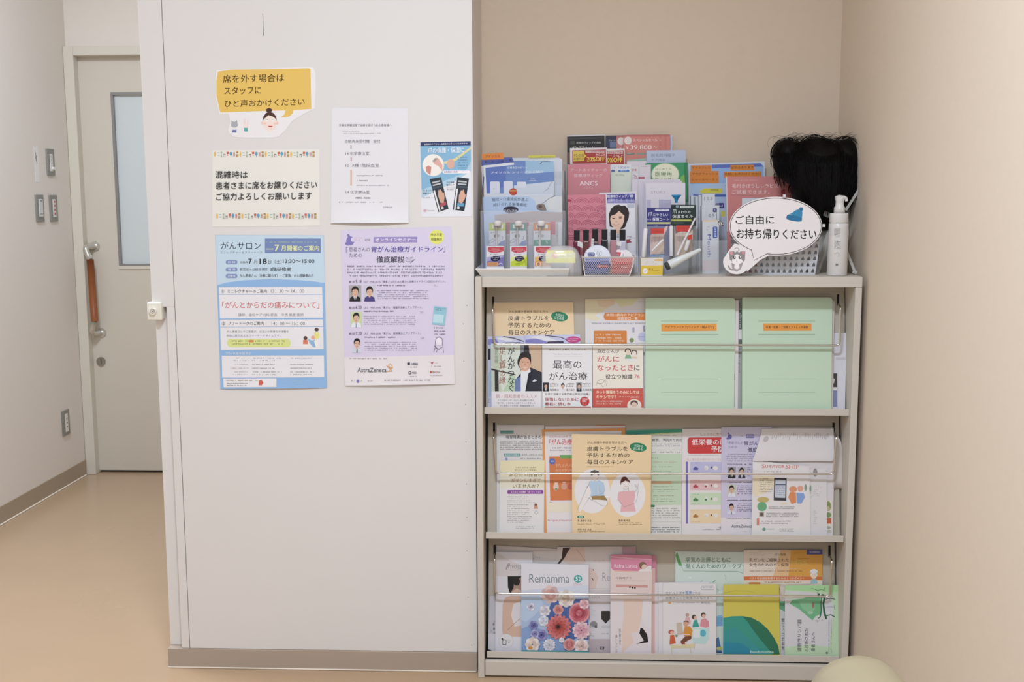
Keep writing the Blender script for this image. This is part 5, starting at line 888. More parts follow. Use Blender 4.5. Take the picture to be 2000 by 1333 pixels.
for x0, x1, band, deep, lab in ((250, 520, 'c6d24a', 'a8b83a', 'tall drink carton with a lime band'), (590, 860, '4a9486', '3a8478', 'tall drink carton with a teal band'), (972, 1248, 'dc8c34', 'cc7c2a', 'tall drink carton with an orange band')):
    def art(s):
        s.r(x0, 380, x1, 500, band).r(x0 + 6, 486, x1 - 4, 508, deep).rr(x0 + 50, 400, x1 - 40, 470, 14, 'e6e6e2')
        s.p([(x0 + 26, 548), (x0 + 44, 528), (x0 + 48, 540), (x0 + 36, 552)], '4c4a50').z(x0 + 50, 530, x0 + 96, 552, 1, '5c5a60', dens=1).e(x0 + 105, 595, 26, 26, '2e2c34').e(x0 + 150, 590, 24, 24, 'b0a8a8').t('の', x0 + 92, 582, x0 + 116, 608, 'e6e6ea')
        if x0 > 900: s.r(x0 + 4, 660, x1, 760, '3f9470').t('70', x0 + 50, 680, x0 + 100, 730, 'e2ece6').t('%', x0 + 200, 670, x0 + 240, 720, 'e2ece6')
        else: s.l([(x0 + 4, 708), (x0 + 4, 680), (x0 + 60, 640), (x0 + 100, 660), (x0 + 60, 690), (x0 + 4, 708)], 5, '3c3a40').p([(x0 + 150, 730), (x0 + 200, 680), (x0 + 262, 660), (x0 + 262, 750), (x0 + 150, 750)], '7c8cc4').l([(x0 + 205, 600), (x0 + 228, 606), (x0 + 210, 655)], 6, '4c5a8c')
    e = carton(x0, x1, 380, 760, .052, .036, 'd8d8de', art, lab + ' and a white cap, in the back row of the tray', group='tall drink cartons in the tray')
    e['label'] = lab + ' and white cap, back row of the tray'
    cx = (x0 + x1) / 2 + (5 if x0 < 900 else -10); c = atY(925 + cx / 8.33, 390 + 375 / 8.33, .046); cb = atY(925 + cx / 8.33, 390 + 462 / 8.33, .046)
    wcap = M_('dfdad8', .4, name='white_cap_plastic')
    bm = bmesh.new(); lathe(bm, c.x, .046, [(.0078, c.z - .010), (.0105, c.z - .0085), (.0108, c.z), (.0100, c.z + .0035), (.006, c.z + .0055)], 24); fin(bm, 'cap', wcap, parent=e)
    bm = bmesh.new(); bbox(bm, c.x - .009, c.x + .009, .0485, .0515, cb.z, c.z - .006); fin(bm, 'spout_patch', wcap, parent=e, bevel=.001)
    q = atY(925 + (cx - 20) / 8.33, 390 + 450 / 8.33, .044)
    bm = bmesh.new(); tube(bm, [(q.x, .044, q.z), (q.x, .044, TZ + .012)], .0026, 10); fin(bm, 'straw', M_('e2dedb', .35), parent=e)
for k, (x0, x1, lab) in enumerate(((205, 495, 'small drink carton with a violet picture'), (592, 868, 'small drink carton with a lime green picture'), (985, 1260, 'small drink carton with an orange picture'))):
    def art(s):
        c1, c2 = (('7c74b0', 'a8a2cc'), ('c6d438', 'dce290'), ('dc9034', 'e8b468'))[k]
        s.p([(x0 + 10, 940), (x1, 900), (x1, 1090), (x0 + 10, 1090)], c2).p([(x0 + 10, 1010), (x1 - 60, 960), (x1, 930), (x1, 1090), (x0 + 10, 1090)], c1)
        s.p([(x0 + 25, 775), (x1 - 5, 770), (x1 - 5, 838), (x1 - 60, 858), (x0 + 135, 874), (x0 + 70, 862), (x0 + 25, 840)], 'd04458').t('栄養補助食品', x0 + 85, 796, x0 + 215, 816, 'eec4a0', b=.01).z(x0 + 42, 826, x1 - 24, 842, 1, 'efd4d4', dens=1).z(x0 + 110, 846, x0 + 200, 862, 1, 'efd4d4', dens=1)
        s.p([(x0 + 62, 906), (x0 + 78, 884), (x0 + 84, 894), (x0 + 70, 908)], '4c4a50').z(x0 + 100, 884, x0 + 185, 902, 1, '3c3a44', dens=1, ragged=0).e(x0 + 150, 962, 76, 46, '262046', rot=-5).t('アイソカル', x0 + 98, 934, x0 + 208, 958, 'e8e6f0', b=.01).t('ゼリー', x0 + 118, 966, x0 + 186, 994, 'e8e6f0', b=.01)
        if k == 0: s.rr(x0 + 16, 1018, x0 + 196, 1088, 26, 'dca06c').rr(x0 + 22, 1024, x0 + 190, 1084, 22, 'd08f5c').arc(x0 + 235, 1060, 26, 24, 180, 380, 10, 'd6d4e4')
        elif k == 1: s.arc(x0 + 60, 960, 190, 110, 10, 80, 26, 'b0c42a').arc(x0 + 60, 960, 150, 90, 10, 80, 12, '98ac28').l([(x0 + 230, 960), (x0 + 262, 1080)], 7, '8c9c34')
        else: s.e(x0 + 70, 1050, 40, 42, 'ecd0b0').e(x0 + 70, 1050, 26, 28, 'c87c5c')
    carton(x0, x1, 758, 1090, .004, .028, 'dcdade', art, lab + ', front row of the tray', group='small drink cartons in the tray')
# clear dome tub with a yellow label
L0, R0, tz = atY(1054, 520, -.01), atY(1138, 520, -.01), atY(1096, 480, .008).z
cx = (L0.x + R0.x) / 2; ax, az, ay = (R0.x - L0.x) / 2, tz - ZT, .034
bm = bmesh.new(); rings = []; sg = lambda v, p: math.copysign(abs(v) ** p, v)
for j in range(13):
    ph = math.pi / 2 * j / 12.6; c_, s_ = math.cos(ph) ** .5, math.sin(ph) ** .85
    rings.append([bm.verts.new((cx + ax * c_ * sg(math.cos(t), .7), .018 + ay * c_ * sg(math.sin(t), .7), ZT + az * s_)) for t in [2 * math.pi * k / 40 for k in range(40)]])
for a, b in zip(rings, rings[1:]):
    for i in range(40): bm.faces.new((a[i], a[(i + 1) % 40], b[(i + 1) % 40], b[i])).smooth = True
bm.faces.new(rings[0][::-1]); bm.faces.new(rings[-1]).smooth = True
tub = fin(bm, 'tub_lid', M_('f4f4f4', .10, k=1.1, alpha=.42, spec=1, coat=1, name='glossy_clear_plastic'), loc=Vector((cx, .018, ZT)))
tag(tub, 'glossy clear plastic tub with a yellow label, between the tray and wire basket', 'container')
t = Sheet(Vector((0, -.004, ZT)), Vector((0, -1, 0)), [(1070, 489), (1118, 489), (1124, 496), (1124, 514), (1066, 514), (1066, 498)], 'ece4a0', .0003, K=1.25)
t.p([(1070, 489), (1118, 489), (1121, 493), (1100, 497), (1069, 494)], 'e8e038').p([(1066, 506), (1124, 504), (1124, 514), (1066, 514)], 'e8e038').e(1083, 500, 6, 6, 'e8a890').z(1092, 499, 1118, 504, 1, 'b8a84c', dens=.8)
t.done('yellow_label', parent=tub)
# centre holder and its leaflets
holder('brochure_holder', 'tall clear brochure holder behind the pink and green leaflets', 1101, 1345, 318, 500, .06, .326, ZT, edge=False)
s = top(T3, [(98, 112), (668, 98), (676, 1400), (110, 1400)], 'dcd8d6', .284, K=None); s.done('leaflet', 'white sheet edge just above the black leaflet', 'leaflet')
s = top(T3, [(98, 132), (660, 114), (664, 1400), (108, 1400)], '24201e', .278, K=None)
s.p([(98, 150), (660, 134), (660, 162), (98, 176)], '3c3836').r(145, 198, 216, 250, '4a4640').t('医療用ウィッグの通販', 238, 208, 606, 240, 'c8c2b8', sl=-.01).t('メンズストーリー', 170, 272, 560, 330, 'e0dcd4', b=.004).r(105, 370, 160, 540, '7a5448').done('leaflet', 'black leaflet with white title at the top left of the centre group', 'leaflet')
s = top(T3, [(676, 118), (1000, 112), (1000, 1400), (680, 1400)], '343a52', .282, K=None); s.t('ウィッグ', 722, 172, 850, 206, 'b8c0d0').r(740, 210, 850, 300, '6a7c9c').r(680, 118, 720, 140, '2c2a2c').done('leaflet', 'navy leaflet between the black and the salmon price leaflets', 'leaflet')
s = top(T3, [(1200, 100), (1682, 108), (1690, 1400), (1200, 1400)], 'c8cede', .286, K=None); s.done('leaflet', 'pale blue sheet edge behind the salmon price leaflets', 'leaflet')
for j, (x0, x1, y0, Y, lab) in enumerate(((840, 1400, 118, .276, 'salmon price leaflet copy farthest left'), (1060, 1645, 104, .272, 'salmon price leaflet copy farthest right'), (1000, 1568, 106, .268, 'salmon price leaflet copy, second from the right edge'), (942, 1492, 108, .264, 'front salmon price leaflet whose price reads in full'))):
    s = top(T3, [(x0, y0), (x1, y0 - 6), (x1 + 6, 1400), (x0 + 8, 1400)], 'd67f74', Y, K=None)
    s.p([(x0, y0), (x1, y0 - 6), (x1, y0 + 22), (x0, y0 + 26)], 'c46e66').e(x0 + 70, y0 + 82, 56, 58, 'e2dad2').t('スペシャルセール', x0 + 146, y0 + 58, x0 + 512, y0 + 100, 'f0e2d8', b=.004, sl=-.01).t('¥', x0 + 44, y0 + 168, x0 + 76, y0 + 216, 'f2e8de').t('39,800', x0 + 102, y0 + 150, x0 + 425, y0 + 228, 'f2e8de').t('～', x0 + 450, y0 + 170, x0 + 510, y0 + 190, 'f0e2d8')
    s.rr(x0 + 44, y0 + 266, x0 + 170, y0 + 296, 12, '7c8478').rr(x0 + 196, y0 + 266, x0 + 350, y0 + 296, 12, '8c9484').z(x0 + 60, y0 + 272, x0 + 150, y0 + 290, 1, 'd8d0c4').p([(x0 + 60, y0 + 375), (x0 + 340, y0 + 345), (x0 + 340, y0 + 480), (x0 + 60, y0 + 480)], '9cc0ac')
    s.done('leaflet', lab, 'leaflet', group='salmon price leaflets in the centre group')
for x0, x1, y0, Y, lab in ((404, 966, 318, .255, 'red sale card half hidden, to the right'), (140, 700, 304, .248, 'red sale card shown in full, to the left')):
    s = top(T3, [(x0, y0), (x1 - 4, y0 - 8), (x1, y0 + 260), (x1 + 4, 1400), (x0 + 14, 1400)], 'e2dad6', Y, K=None)
    s.p([(x0 + 34, y0 + 36), (x1 - 20, y0 + 20), (x1 - 16, y0 + 230), (x0 + 38, y0 + 236)], 'b8302c').p([(x0 + 46, y0 + 48), (x0 + 214, y0 + 40), (x0 + 216, y0 + 194), (x0 + 48, y0 + 200)], 'e2c44a').t('¥5,000', x0 + 58, y0 + 88, x0 + 208, y0 + 132, '7a4a1e', b=.004).t('お値引き', x0 + 56, y0 + 142, x0 + 204, y0 + 180, '7a4a1e', b=.006)
    s.p([(x0 + 214, y0 + 88), (x0 + 250, y0 + 118), (x0 + 214, y0 + 146)], 'e8c844').r(x0 + 232, y0 + 36, x1 - 30, y0 + 72, 'd8b8b0').t('12/15～3/31', x0 + 300, y0 + 42, x1 - 40, y0 + 66, 'a04038', b=.01).z(x0 + 250, y0 + 96, x0 + 370, y0 + 108, 1, 'e8b0a4').t('さらに!!', x0 + 384, y0 + 82, x1 - 38, y0 + 122, 'f0e0d4', b=.012, sl=-.02).t('20%OFF', x0 + 256, y0 + 134, x1 - 40, y0 + 200, 'f2dc50', b=.02, sl=-.02)
    s.done('price_card', lab, 'card', group='red sale cards in the centre group')
s = top(T3, [(755, 548), (1062, 545), (1064, 1500), (760, 1500)], 'd8e0cc', .22, K=None)
s.r(756, 548, 1062, 640, 'e0e2e4').t('サービス実施中', 700, 578, 1030, 612, '6a84b8', clip=(778, 0, 1062, 2000)).rr(864, 630, 1032, 664, 16, '4a7cc4').rr(760, 630, 816, 664, 16, '5a6cb0').t('東京ﾏﾏﾍ', 900, 638, 1000, 656, 'dfe6f2').t('AI.Wig', 822, 696, 955, 724, '6c8470').done('leaflet', 'white and pale green leaflet right of the pink leaflet with white capitals', 'leaflet')
s = top(T3, [(995, 505), (1290, 498), (1300, 1500), (1000, 1500)], 'dccfd8', .232, K=None); s.r(1066, 584, 1180, 760, 'e6e0e0').t('青春', 1072, 614, 1142, 650, 'c2424e', b=.01).l([(1084, 714), (1110, 706), (1130, 720)], 4, '3c3638').arc(1130, 740, 18, 22, 0, 360, 6, 'c2424e').l([(1112, 712), (1160, 768)], 4, 'c2424e').done('leaflet', 'lilac leaflet with red characters in the centre group', 'leaflet')
s = top(T3, [(1184, 560), (1356, 552), (1360, 1500), (1186, 1500)], 'dcd2d6', .222, K=None); s.z(1205, 578, 1345, 594, 1, '7c787c', dens=.9).r(1172, 738, 1262, 764, 'b8304c').done('leaflet', 'narrow pale leaflet with a small red bar, beside the green wig leaflet', 'leaflet')
s = top(T3, [(1290, 342), (1850, 332), (1880, 350), (1896, 1400), (1290, 1400)], 'bcc6de', .262, K=None)
s.t('脱毛時用帽子', 1360, 388, 1720, 440, '7484a0', b=.002, sl=-.01).t('ケア用品', 1362, 462, 1570, 500, '7484a0', b=.002).done('leaflet', 'pale blue leaflet about hats, rising above the green wig leaflet', 'leaflet')
s = top(T3, [(1300, 528), (1908, 516), (1910, 1400), (1300, 1400)], '2f8a58', .236, K=None); s.done('leaflet', 'green leaflet copy edging out at the rear', 'leaflet')
s = top(T3, [(1272, 534), (1862, 522), (1868, 1400), (1276, 1400)], '389a60', .230, K=None)
s.e(1572, 700, 212, 172, 'a8cc9c').e(1572, 700, 200, 162, 'e6e6c8').t('はじめての', 1428, 600, 1662, 636, '7c8a6c', b=.002).t('医療用', 1424, 656, 1664, 728, '4c7a48', b=.006).t('ウィッグ', 1424, 744, 1662, 800, '5c6c4c', b=.006).p([(1800, 740), (1862, 700), (1866, 840), (1810, 850)], '7cb84c').done('leaflet', 'green leaflet with a cream oval title about wigs', 'leaflet')
s = top(T3, [(103, 548), (744, 540), (752, 1500), (118, 1500)], 'd8848c', .205, K=None)
s.t('アートネイチャーの', 145, 614, 694, 660, 'eccaca', b=.002, sl=-.01).t('医療用ウィッグ', 205, 690, 630, 738, 'eccaca', b=.002).t('ANCS', 284, 798, 556, 866, 'f4e6e4').t('アンクス', 345, 884, 486, 914, 'eccaca').done('leaflet', 'pink leaflet with thin white capitals, left of the pale green leaflet', 'leaflet')
for j, (x0, x1, y0, c, lab) in enumerate(((1072, 1800, 776, 'dcd4da', 'blank white leaflet edge behind the leaflets with the mauve word'), (1170, 1820, 800, 'd6ced8', 'second blank white leaflet edge behind the leaflets with the mauve word'), (1262, 1830, 816, 'dad2da', 'rear copy of the white leaflet with the mauve word'))):
    s = top(T3, [(x0, y0), (x1, y0 - 4), (x1 + 6, 1900), (x0 + 6, 1900)], c, .185 - .006 * j, K=None); s.r(x0 + 120, 890, x0 + 180, 910, 'c8c4ca').done('leaflet', lab, 'leaflet')
s = top(T3, [(1278, 830), (1872, 824), (1878, 1900), (1284, 1900)], 'e0dae0', .162, K=None)
s.z(1360, 904, 1430, 920, 1, 'c2b2be').t('STORY', 1358, 948, 1578, 990, 'c0a0b0').r(1290, 1080, 1356, 1400, 'c2bcd4').r(1475, 1080, 1660, 1400, 'b4b0cc').r(1480, 1090, 1650, 1130, 'bcb8d2').done('leaflet', 'white leaflet with a thin mauve word and lavender blocks', 'leaflet')
s = top(T4, [(570, 48), (1100, 30), (1118, 1120), (600, 1120)], 'e0dcdc', .125, K=None); s.done('leaflet', 'white sheet just behind the portrait leaflet', 'leaflet')
s = top(T4, [(132, 78), (662, 68), (676, 1120), (150, 1120)], 'd8808c', .112, K=None)
def wave(cx, cy, r, c, clip=664):
    for q in (1, .7, .42):
        pts = [(cx + r * q * math.cos(math.radians(a)), cy + r * .78 * q * math.sin(math.radians(a))) for a in range(180, 361, 12)]
        pts = [p for p in pts if 138 < p[0] < clip and p[1] > 84]
        if len(pts) > 2: s.l(pts, 9, c)
for j, y in enumerate((190, 300, 400, 500, 610)):
    for i in range(4): wave(140 + i * 190 + (j % 2) * 90, y, 92, 'bc5870')
s.r(135, 140, 160, 172, 'b4304a').e(166, 156, 18, 14, 'b4304a').l([(190, 480), (200, 530), (215, 500)], 6, 'c86478').l([(600, 290), (620, 330), (625, 290)], 6, 'b84e66').e(556, 305, 12, 12, '8c4c7c')
for y in (640, 665, 690): s.l([(140, y), (220, y + 2)], 7, 'b84e66')
s.done('booklet', 'pink booklet patterned with deeper pink wave arcs', 'booklet')
s = top(T4, [(666, 60), (1078, 58), (1092, 1120), (680, 1120)], 'e0dee2', .098, K=None)
s.p([(678, 68), (1074, 60), (1074, 188), (680, 190)], '4a4a98').p([(680, 150), (1074, 150), (1074, 195), (680, 195)], '8a8ac0').t('医療用ウィッグ／帽', 690, 78, 1040, 118, 'e6e6f0', b=.012, sl=-.01).t('自動サマール・セール!!', 700, 130, 1056, 170, 'd0d0ea', b=.008).z(1000, 185, 1066, 200, 1, '5c5a70', dens=1).r(965, 205, 1066, 260, 'b8bccc')
s.p([(720, 520), (712, 420), (712, 340), (740, 270), (790, 225), (850, 214), (880, 232), (930, 226), (975, 270), (992, 330), (985, 400), (960, 460), (935, 530), (900, 552), (850, 560)], '2c1c1a')
s.p([(735, 350), (760, 340), (850, 300), (900, 320), (925, 360), (920, 440), (900, 500), (870, 545), (850, 580), (790, 555), (750, 510), (728, 430)], 'ecc4aa').p([(728, 400), (726, 340), (770, 270), (850, 262), (920, 300), (940, 380), (900, 348), (850, 302), (800, 350), (740, 372)], '2c1c1a').e(774, 406, 20, 7, '3c2c28').e(868, 400, 22, 7, '3c2c28').l([(748, 392), (775, 384), (800, 390)], 5, '6c4c40').l([(845, 384), (870, 376), (895, 386)], 5, '6c4c40').e(814, 452, 14, 9, 'dba68c').arc(812, 478, 42, 20, 20, 160, 7, 'b8605c').p([(795, 556), (850, 575), (870, 548), (868, 620), (800, 620)], 'e2b89c')
s.t('OO', 836, 612, 852, 640, '8c8a90').t('大幅', 818, 624, 850, 676, '3c3a40', v=True).z(700, 600, 730, 650, 3, '6c6a70').t('770', 960, 656, 1030, 680, '7c5c60').p([(950, 700), (1020, 692), (1000, 715), (1030, 740), (955, 756)], 'a83c48').l([(1030, 680), (1080, 676)], 3, '6c6a70').done('leaflet', 'white leaflet with a portrait of a short-haired smiling woman', 'leaflet')
# cyan flared cap
p = atY(1090 + 1650 / 7.143, 370 + 80 / 7.143, .13); q = atY(1090 + 1645 / 7.143, 370 + 190 / 7.143, .13)
e = empty('suction_cap', Vector((p.x, .13, ZT)), 'small cyan flared cap rising behind the dark green nail care card', 'cap')
bm = bmesh.new(); lathe(bm, p.x, .13, [(.0035, q.z), (.004, q.z + .006), (.0062, p.z - .009), (.0125, p.z - .003), (.0132, p.z), (.0115, p.z + .001)], 24); fin(bm, 'flared_cap', M_('3a96c8', .35), parent=e)
bm = bmesh.new(); lathe(bm, p.x, .13, [(.012, ZT), (.012, ZT + .012), (.0045, ZT + .02), (.0045, q.z)], 20); fin(bm, 'stem', M_('d8dadd', .4), parent=e)
# nail polish bottles
capm, tagm = M_('1e1a1a', .3, coat=.3, name='black_cap'), M_('dcdad6', .5)
for cx, yt, yb2, bc, Y, lab in ((260, 566, 716, '6a1c34', .052, 'nail polish bottle of dark red, leftmost of the six'), (390, 562, 716, '6a3a38', .045, 'nail polish bottle of brown red, second from the left'), (517, 552, 722, '5c4c4c', .055, 'nail polish bottle of grey brown, third from the left'), (648, 556, 700, '1c1c1e', .050, 'nail polish bottle with a black body, fourth from the left'), (770, 560, 706, 'b4848c', .045, 'nail polish bottle of dusty pink, beside the rightmost'), (898, 560, 716, 'c4c0d4', .052, 'nail polish bottle of pale lilac, rightmost of the six')):
    a = atY(1090 + (cx - 40) / 7.143, 370 + yt / 7.143, Y); b = atY(1090 + (cx + 40) / 7.143, 370 + yb2 / 7.143, Y); mx = (a.x + b.x) / 2
    e = empty('nail_polish', Vector((mx, Y, ZT)), lab, 'nail polish', 'nail polish samples behind the wire basket')
    h = (b.x - a.x) / 2
    bm = bmesh.new(); bbox(bm, mx - h, mx + h, Y - h, Y + h, b.z, a.z); fin(bm, 'cap', capm, parent=e, bevel=.0012)
    bm = bmesh.new(); bbox(bm, mx - h * 1.15, mx + h * 1.15, Y - h * 1.15, Y + h * 1.15, ZT, b.z - .0006); fin(bm, 'glass_body', M_(bc, .15, coat=.7), parent=e, bevel=.003, seg=3)
for q, lab in (([(275, 722), (362, 750), (365, 832), (270, 790)], 'white tag leaning on the leftmost nail polish'), ([(465, 685), (505, 690), (490, 812), (460, 806)], 'upright white tag left of the black nail polish'), ([(610, 680), (645, 684), (655, 830), (618, 830)], 'upright white tag in front of the black nail polish'), ([(800, 708), (885, 745), (880, 800), (790, 770)], 'white tag slanting over the dusty pink nail polish')):
    s = Sheet(Vector((0, .034, ZT)), Vector((0, -1, .1)), q, 'dedcd8', .0005, tr=T4); x, y = q[0]
    s.z(x + 8, y + 24, x + 34, y + 90, 3, '6c6a6e'); s.done('swatch_tag', lab, 'tag')
# wire mesh basket and two round cups
wht = M_('e4e0dc', .35, name='white_wire')
def q4(x, y, Y): return atY(1090 + x / 7.143, 370 + y / 7.143, Y)
a, b, c, d = q4(335, 948, -.03), q4(1082, 948, -.03), q4(995, 1190, -.018), q4(345, 1190, -.018)
c.z = d.z = ZT + .001; d.x = a.x + .008
e = empty('wire_basket', Vector(((a.x + b.x) / 2, 0, ZT)), 'white wire mesh basket holding two round cups', 'basket')
bm = bmesh.new(); dp = .07
R = [Vector((a.x, -.03, a.z)), Vector((b.x, -.03, a.z)), Vector((b.x, dp, a.z)), Vector((a.x, dp, a.z))]; Bt = [Vector((d.x, -.018, d.z)), Vector((c.x, -.018, d.z)), Vector((c.x, dp - .012, d.z)), Vector((d.x, dp - .012, d.z))]
for P, r_ in ((R, .0016), (Bt, .0014)): tube(bm, P + [P[0]], r_, 8)
for i in range(4): rodb(bm, R[i], Bt[i], .0014)
fin(bm, 'frame', wht, parent=e)
bm = bmesh.new()
for i in (0, 1, 3, 2):
    A, B, C, D = R[i], R[(i + 1) % 4], Bt[(i + 1) % 4], Bt[i]; L = (A - B).length; H = (A - D).length; n = max(3, int(L / .0052)); mm = H / .0058
    def P(u, v): return (A * (1 - u) + B * u) * (1 - v) + (D * (1 - u) + C * u) * v
    du = mm * .0040 / L
    for k in range(-int(mm * .8) - 1, n + 1):
        for sg in (1, -1):
            u0, u1 = k / n, k / n + du
            if sg < 0: u0, u1 = u1, u0
            v0, v1 = 0., 1.
            if u0 < 0: v0 = -u0 / (u1 - u0) if u1 != u0 else 0; 
            if u0 > 1: v0 = (u0 - 1) / (u0 - u1)
            if u1 < 0: v1 = u0 / (u0 - u1)
            if u1 > 1: v1 = (1 - u0) / (u1 - u0)
            if v1 - v0 < .05 or v0 > 1 or v1 < 0: continue
            tube(bm, [P(u0 + (u1 - u0) * v0, v0), P(u0 + (u1 - u0) * v1, v1)], .00042, 4, cap=False)
fin(bm, 'mesh_sides', wht, parent=e)
for (cx, cy, r, Y, body, rim, lab) in ((548, 950, 186, .012, '3c4a9c', 'd4d8e4', 'round cup with a blue printed film lid, left in the wire basket'), (886, 985, 166, .02, 'd24a4a', 'e2dedd', 'round cup with a red printed film lid, right in the wire basket')):
    o_ = [(cx + r * math.cos(t * math.pi / 20), cy + r * .92 * math.sin(t * math.pi / 20)) for t in range(40)]
    e2 = empty('food_cup', atY(1090 + cx / 7.143, 370 + (cy + r) / 7.143, Y), lab, 'cup')
    s = Sheet(Vector((0, Y, ZT)), Vector((0, -1, .35)), o_, rim, .0015, tr=T4, coat=.4); s.e(cx, cy, r * .93, r * .86, 'dfe2ea' if cx < 700 else 'e6e2e2')
    if cx < 700:
        s.rr(412, 880, 512, 940, 20, '4a4a8c').t('アイソカル', 424, 888, 500, 908, 'e6e6f0', b=.01).z(424, 914, 500, 932, 1, 'd0d0e4').arc(574, 895, 34, 34, 0, 360, 4, '4a5a6c').t('2', 564, 880, 584, 912, '3c4a5c').z(500, 842, 570, 856, 1, '6c7ca0').p([(370, 960), (726, 960), (700, 1060), (640, 1110), (560, 1120), (450, 1100), (395, 1050)], '6a74b4')
    else:
        s.p([(730, 890), (760, 870), (880, 880), (860, 950), (735, 940)], 'cc4450').t('アイソカル', 760, 900, 850, 926, 'f0e0e0', b=.01, sl=.05).r(760, 925, 850, 938, '3c3a44').t('2', 898, 900, 918, 932, '3c3a44').p([(728, 960), (1044, 960), (1020, 1060), (960, 1120), (840, 1130), (750, 1070)], 'd85a58')
    s.done('film_lid', parent=e2)
    yb3 = cy + r * .92
    bm = bmesh.new(); P0, P1 = q4(cx - r * .9, cy, Y), q4(cx + r * .9, cy, Y); rr_ = (P1.x - P0.x) / 2; mx = (P0.x + P1.x) / 2
    seg = 28; ringsf = []
    for k, (sc_, dy) in enumerate(((1, .004), (.8, .03))): ringsf.append([bm.verts.new((mx + rr_ * sc_ * math.cos(2 * math.pi * t / seg), Y + dy + .002 + .35 * max(.0025, P0.z - ZT + rr_ * sc_ * math.sin(2 * math.pi * t / seg)), max(ZT + .0025, P0.z + rr_ * sc_ * math.sin(2 * math.pi * t / seg)))) for t in range(seg)])
    for t in range(seg): bm.faces.new((ringsf[0][t], ringsf[0][(t + 1) % seg], ringsf[1][(t + 1) % seg], ringsf[1][t])).smooth = True
    bm.faces.new(ringsf[1]); bm.faces.new(ringsf[0][::-1]); fin(bm, 'cup_body', M_(body, .4), parent=e2)
    # printed sleeve in front of the cup, behind the mesh
    xs = (352, 735) if cx < 700 else (735, 1046)
    s = Sheet(Vector((0, -.006, ZT)), Vector((0, -1, .1)), [(xs[0] + 20, 1010), (xs[1] - 10, 1010), (xs[1] - 40, 1180), (xs[0] + 10, 1180)], body, .0008, tr=T4)
    s.rr(545, 1052, 700, 1096, 8, 'cc3a4c').t('ゼリー', 565, 1060, 680, 1088, 'f0e0e4', b=.01) if cx < 700 else s.t('Cup', 880, 1074, 960, 1100, 'f0e0dc', b=.01)
    s.done('sleeve', parent=e2)
# nail care cards in a clear pocket
s = top(T4, [(1578, 214), (1924, 218), (1926, 1180), (1580, 1180)], '20302c', .075, K=None, thick=.003)
s.e(1662, 240, 20, 18, '8ca4b8').rr(1698, 232, 1900, 262, 14, 'c8d0cc').z(1720, 240, 1885, 256, 1, '3c4c48', ragged=0).t('爪', 1596, 278, 1656, 340, 'e0e6e2', b=.006).t('まわりの', 1674, 298, 1848, 338, 'e0e6e2', b=.006).t('保湿オイル', 1594, 356, 1880, 404, 'e0e6e2', b=.01, sl=-.02).r(1578, 420, 1860, 446, 'b4b84c').z(1600, 426, 1840, 440, 1, 'e6e6b0').z(1590, 456, 1760, 490, 2, '5c7a6c', dens=.9)
s.p([(1625, 500), (1640, 620), (1680, 600), (1830, 600), (1880, 560), (1880, 930), (1625, 930)], 'd9b89c').p([(1660, 640), (1700, 590), (1790, 590), (1830, 640), (1800, 930), (1640, 930)], 'e2c0a4').l([(1690, 610), (1685, 800)], 5, 'c09a80').l([(1740, 600), (1735, 800)], 5, 'c09a80').r(1650, 960, 1900, 1170, '2c3c36').z(1700, 1010, 1860, 1100, 4, '5c6c64')
o = s.done('nail_care_card', 'dark green nail oil card, taller and right of the navy one', 'product card')
s = top(T4, [(1238, 258), (1572, 262), (1566, 1180), (1246, 1180)], '33347c', .066, K=None, thick=.003)
s.rr(1352, 272, 1550, 304, 14, 'ccd0de').z(1370, 280, 1535, 296, 1, '4c4c7c', ragged=0).t('爪', 1258, 320, 1316, 380, 'e2e4ee', b=.006).t('にやさしい', 1330, 336, 1535, 376, 'e2e4ee', b=.006).t('ネイル', 1240, 410, 1300, 434, 'e2e4ee', b=.006).t('保護コート', 1316, 396, 1544, 442, 'e2e4ee', b=.012).r(1240, 458, 1566, 484, 'c8c48a').z(1260, 464, 1520, 478, 1, '7c784c').z(1330, 496, 1400, 526, 2, 'a8acd0')
s.p([(1500, 520), (1530, 508), (1520, 560), (1480, 640), (1480, 900), (1285, 910), (1290, 640), (1330, 600), (1440, 600)], 'e6b49c').p([(1290, 760), (1480, 690), (1480, 900), (1285, 910)], 'efc8b0').l([(1310, 640), (1300, 760)], 5, 'c88c78').l([(1360, 630), (1345, 760)], 5, 'c88c78').l([(1420, 640), (1400, 740)], 5, 'c88c78').r(1282, 912, 1480, 965, '5a9cd8').t('新ネイルケアシート', 1310, 926, 1460, 946, 'e0ecf8')
s.done('nail_care_card', 'navy blue nail coat card, shorter and left of the green one', 'product card')
for (q, lab, Y) in (([(1292, 545), (1478, 545), (1476, 618), (1294, 622)], 'red sticker on the clear pocket, left one', .048), ([(1645, 505), (1842, 505), (1842, 590), (1646, 592)], 'red sticker on the clear pocket, right one', .048)):
    pass
pk = holder('brochure_holder', 'low clear pocket in front of the two nail care cards', 1258, 1360, 440, 442, .047, .095, ZT, edge=False)
for q in ([(1292, 545), (1478, 545), (1476, 618), (1294, 622)], [(1645, 505), (1842, 505), (1842, 590), (1646, 592)]):
    t = Sheet(Vector((0, .0465, ZT)), Vector((0, -1, 0)), q, 'd8443c', .0003, tr=T4); t.z(q[0][0] + 20, q[0][1] + 30, q[1][0] - 20, q[0][1] + 48, 1, '8c2c28'); t.done('red_sticker', parent=pk)
pen = M_('e2dedf', .3, name='white_pen_plastic')
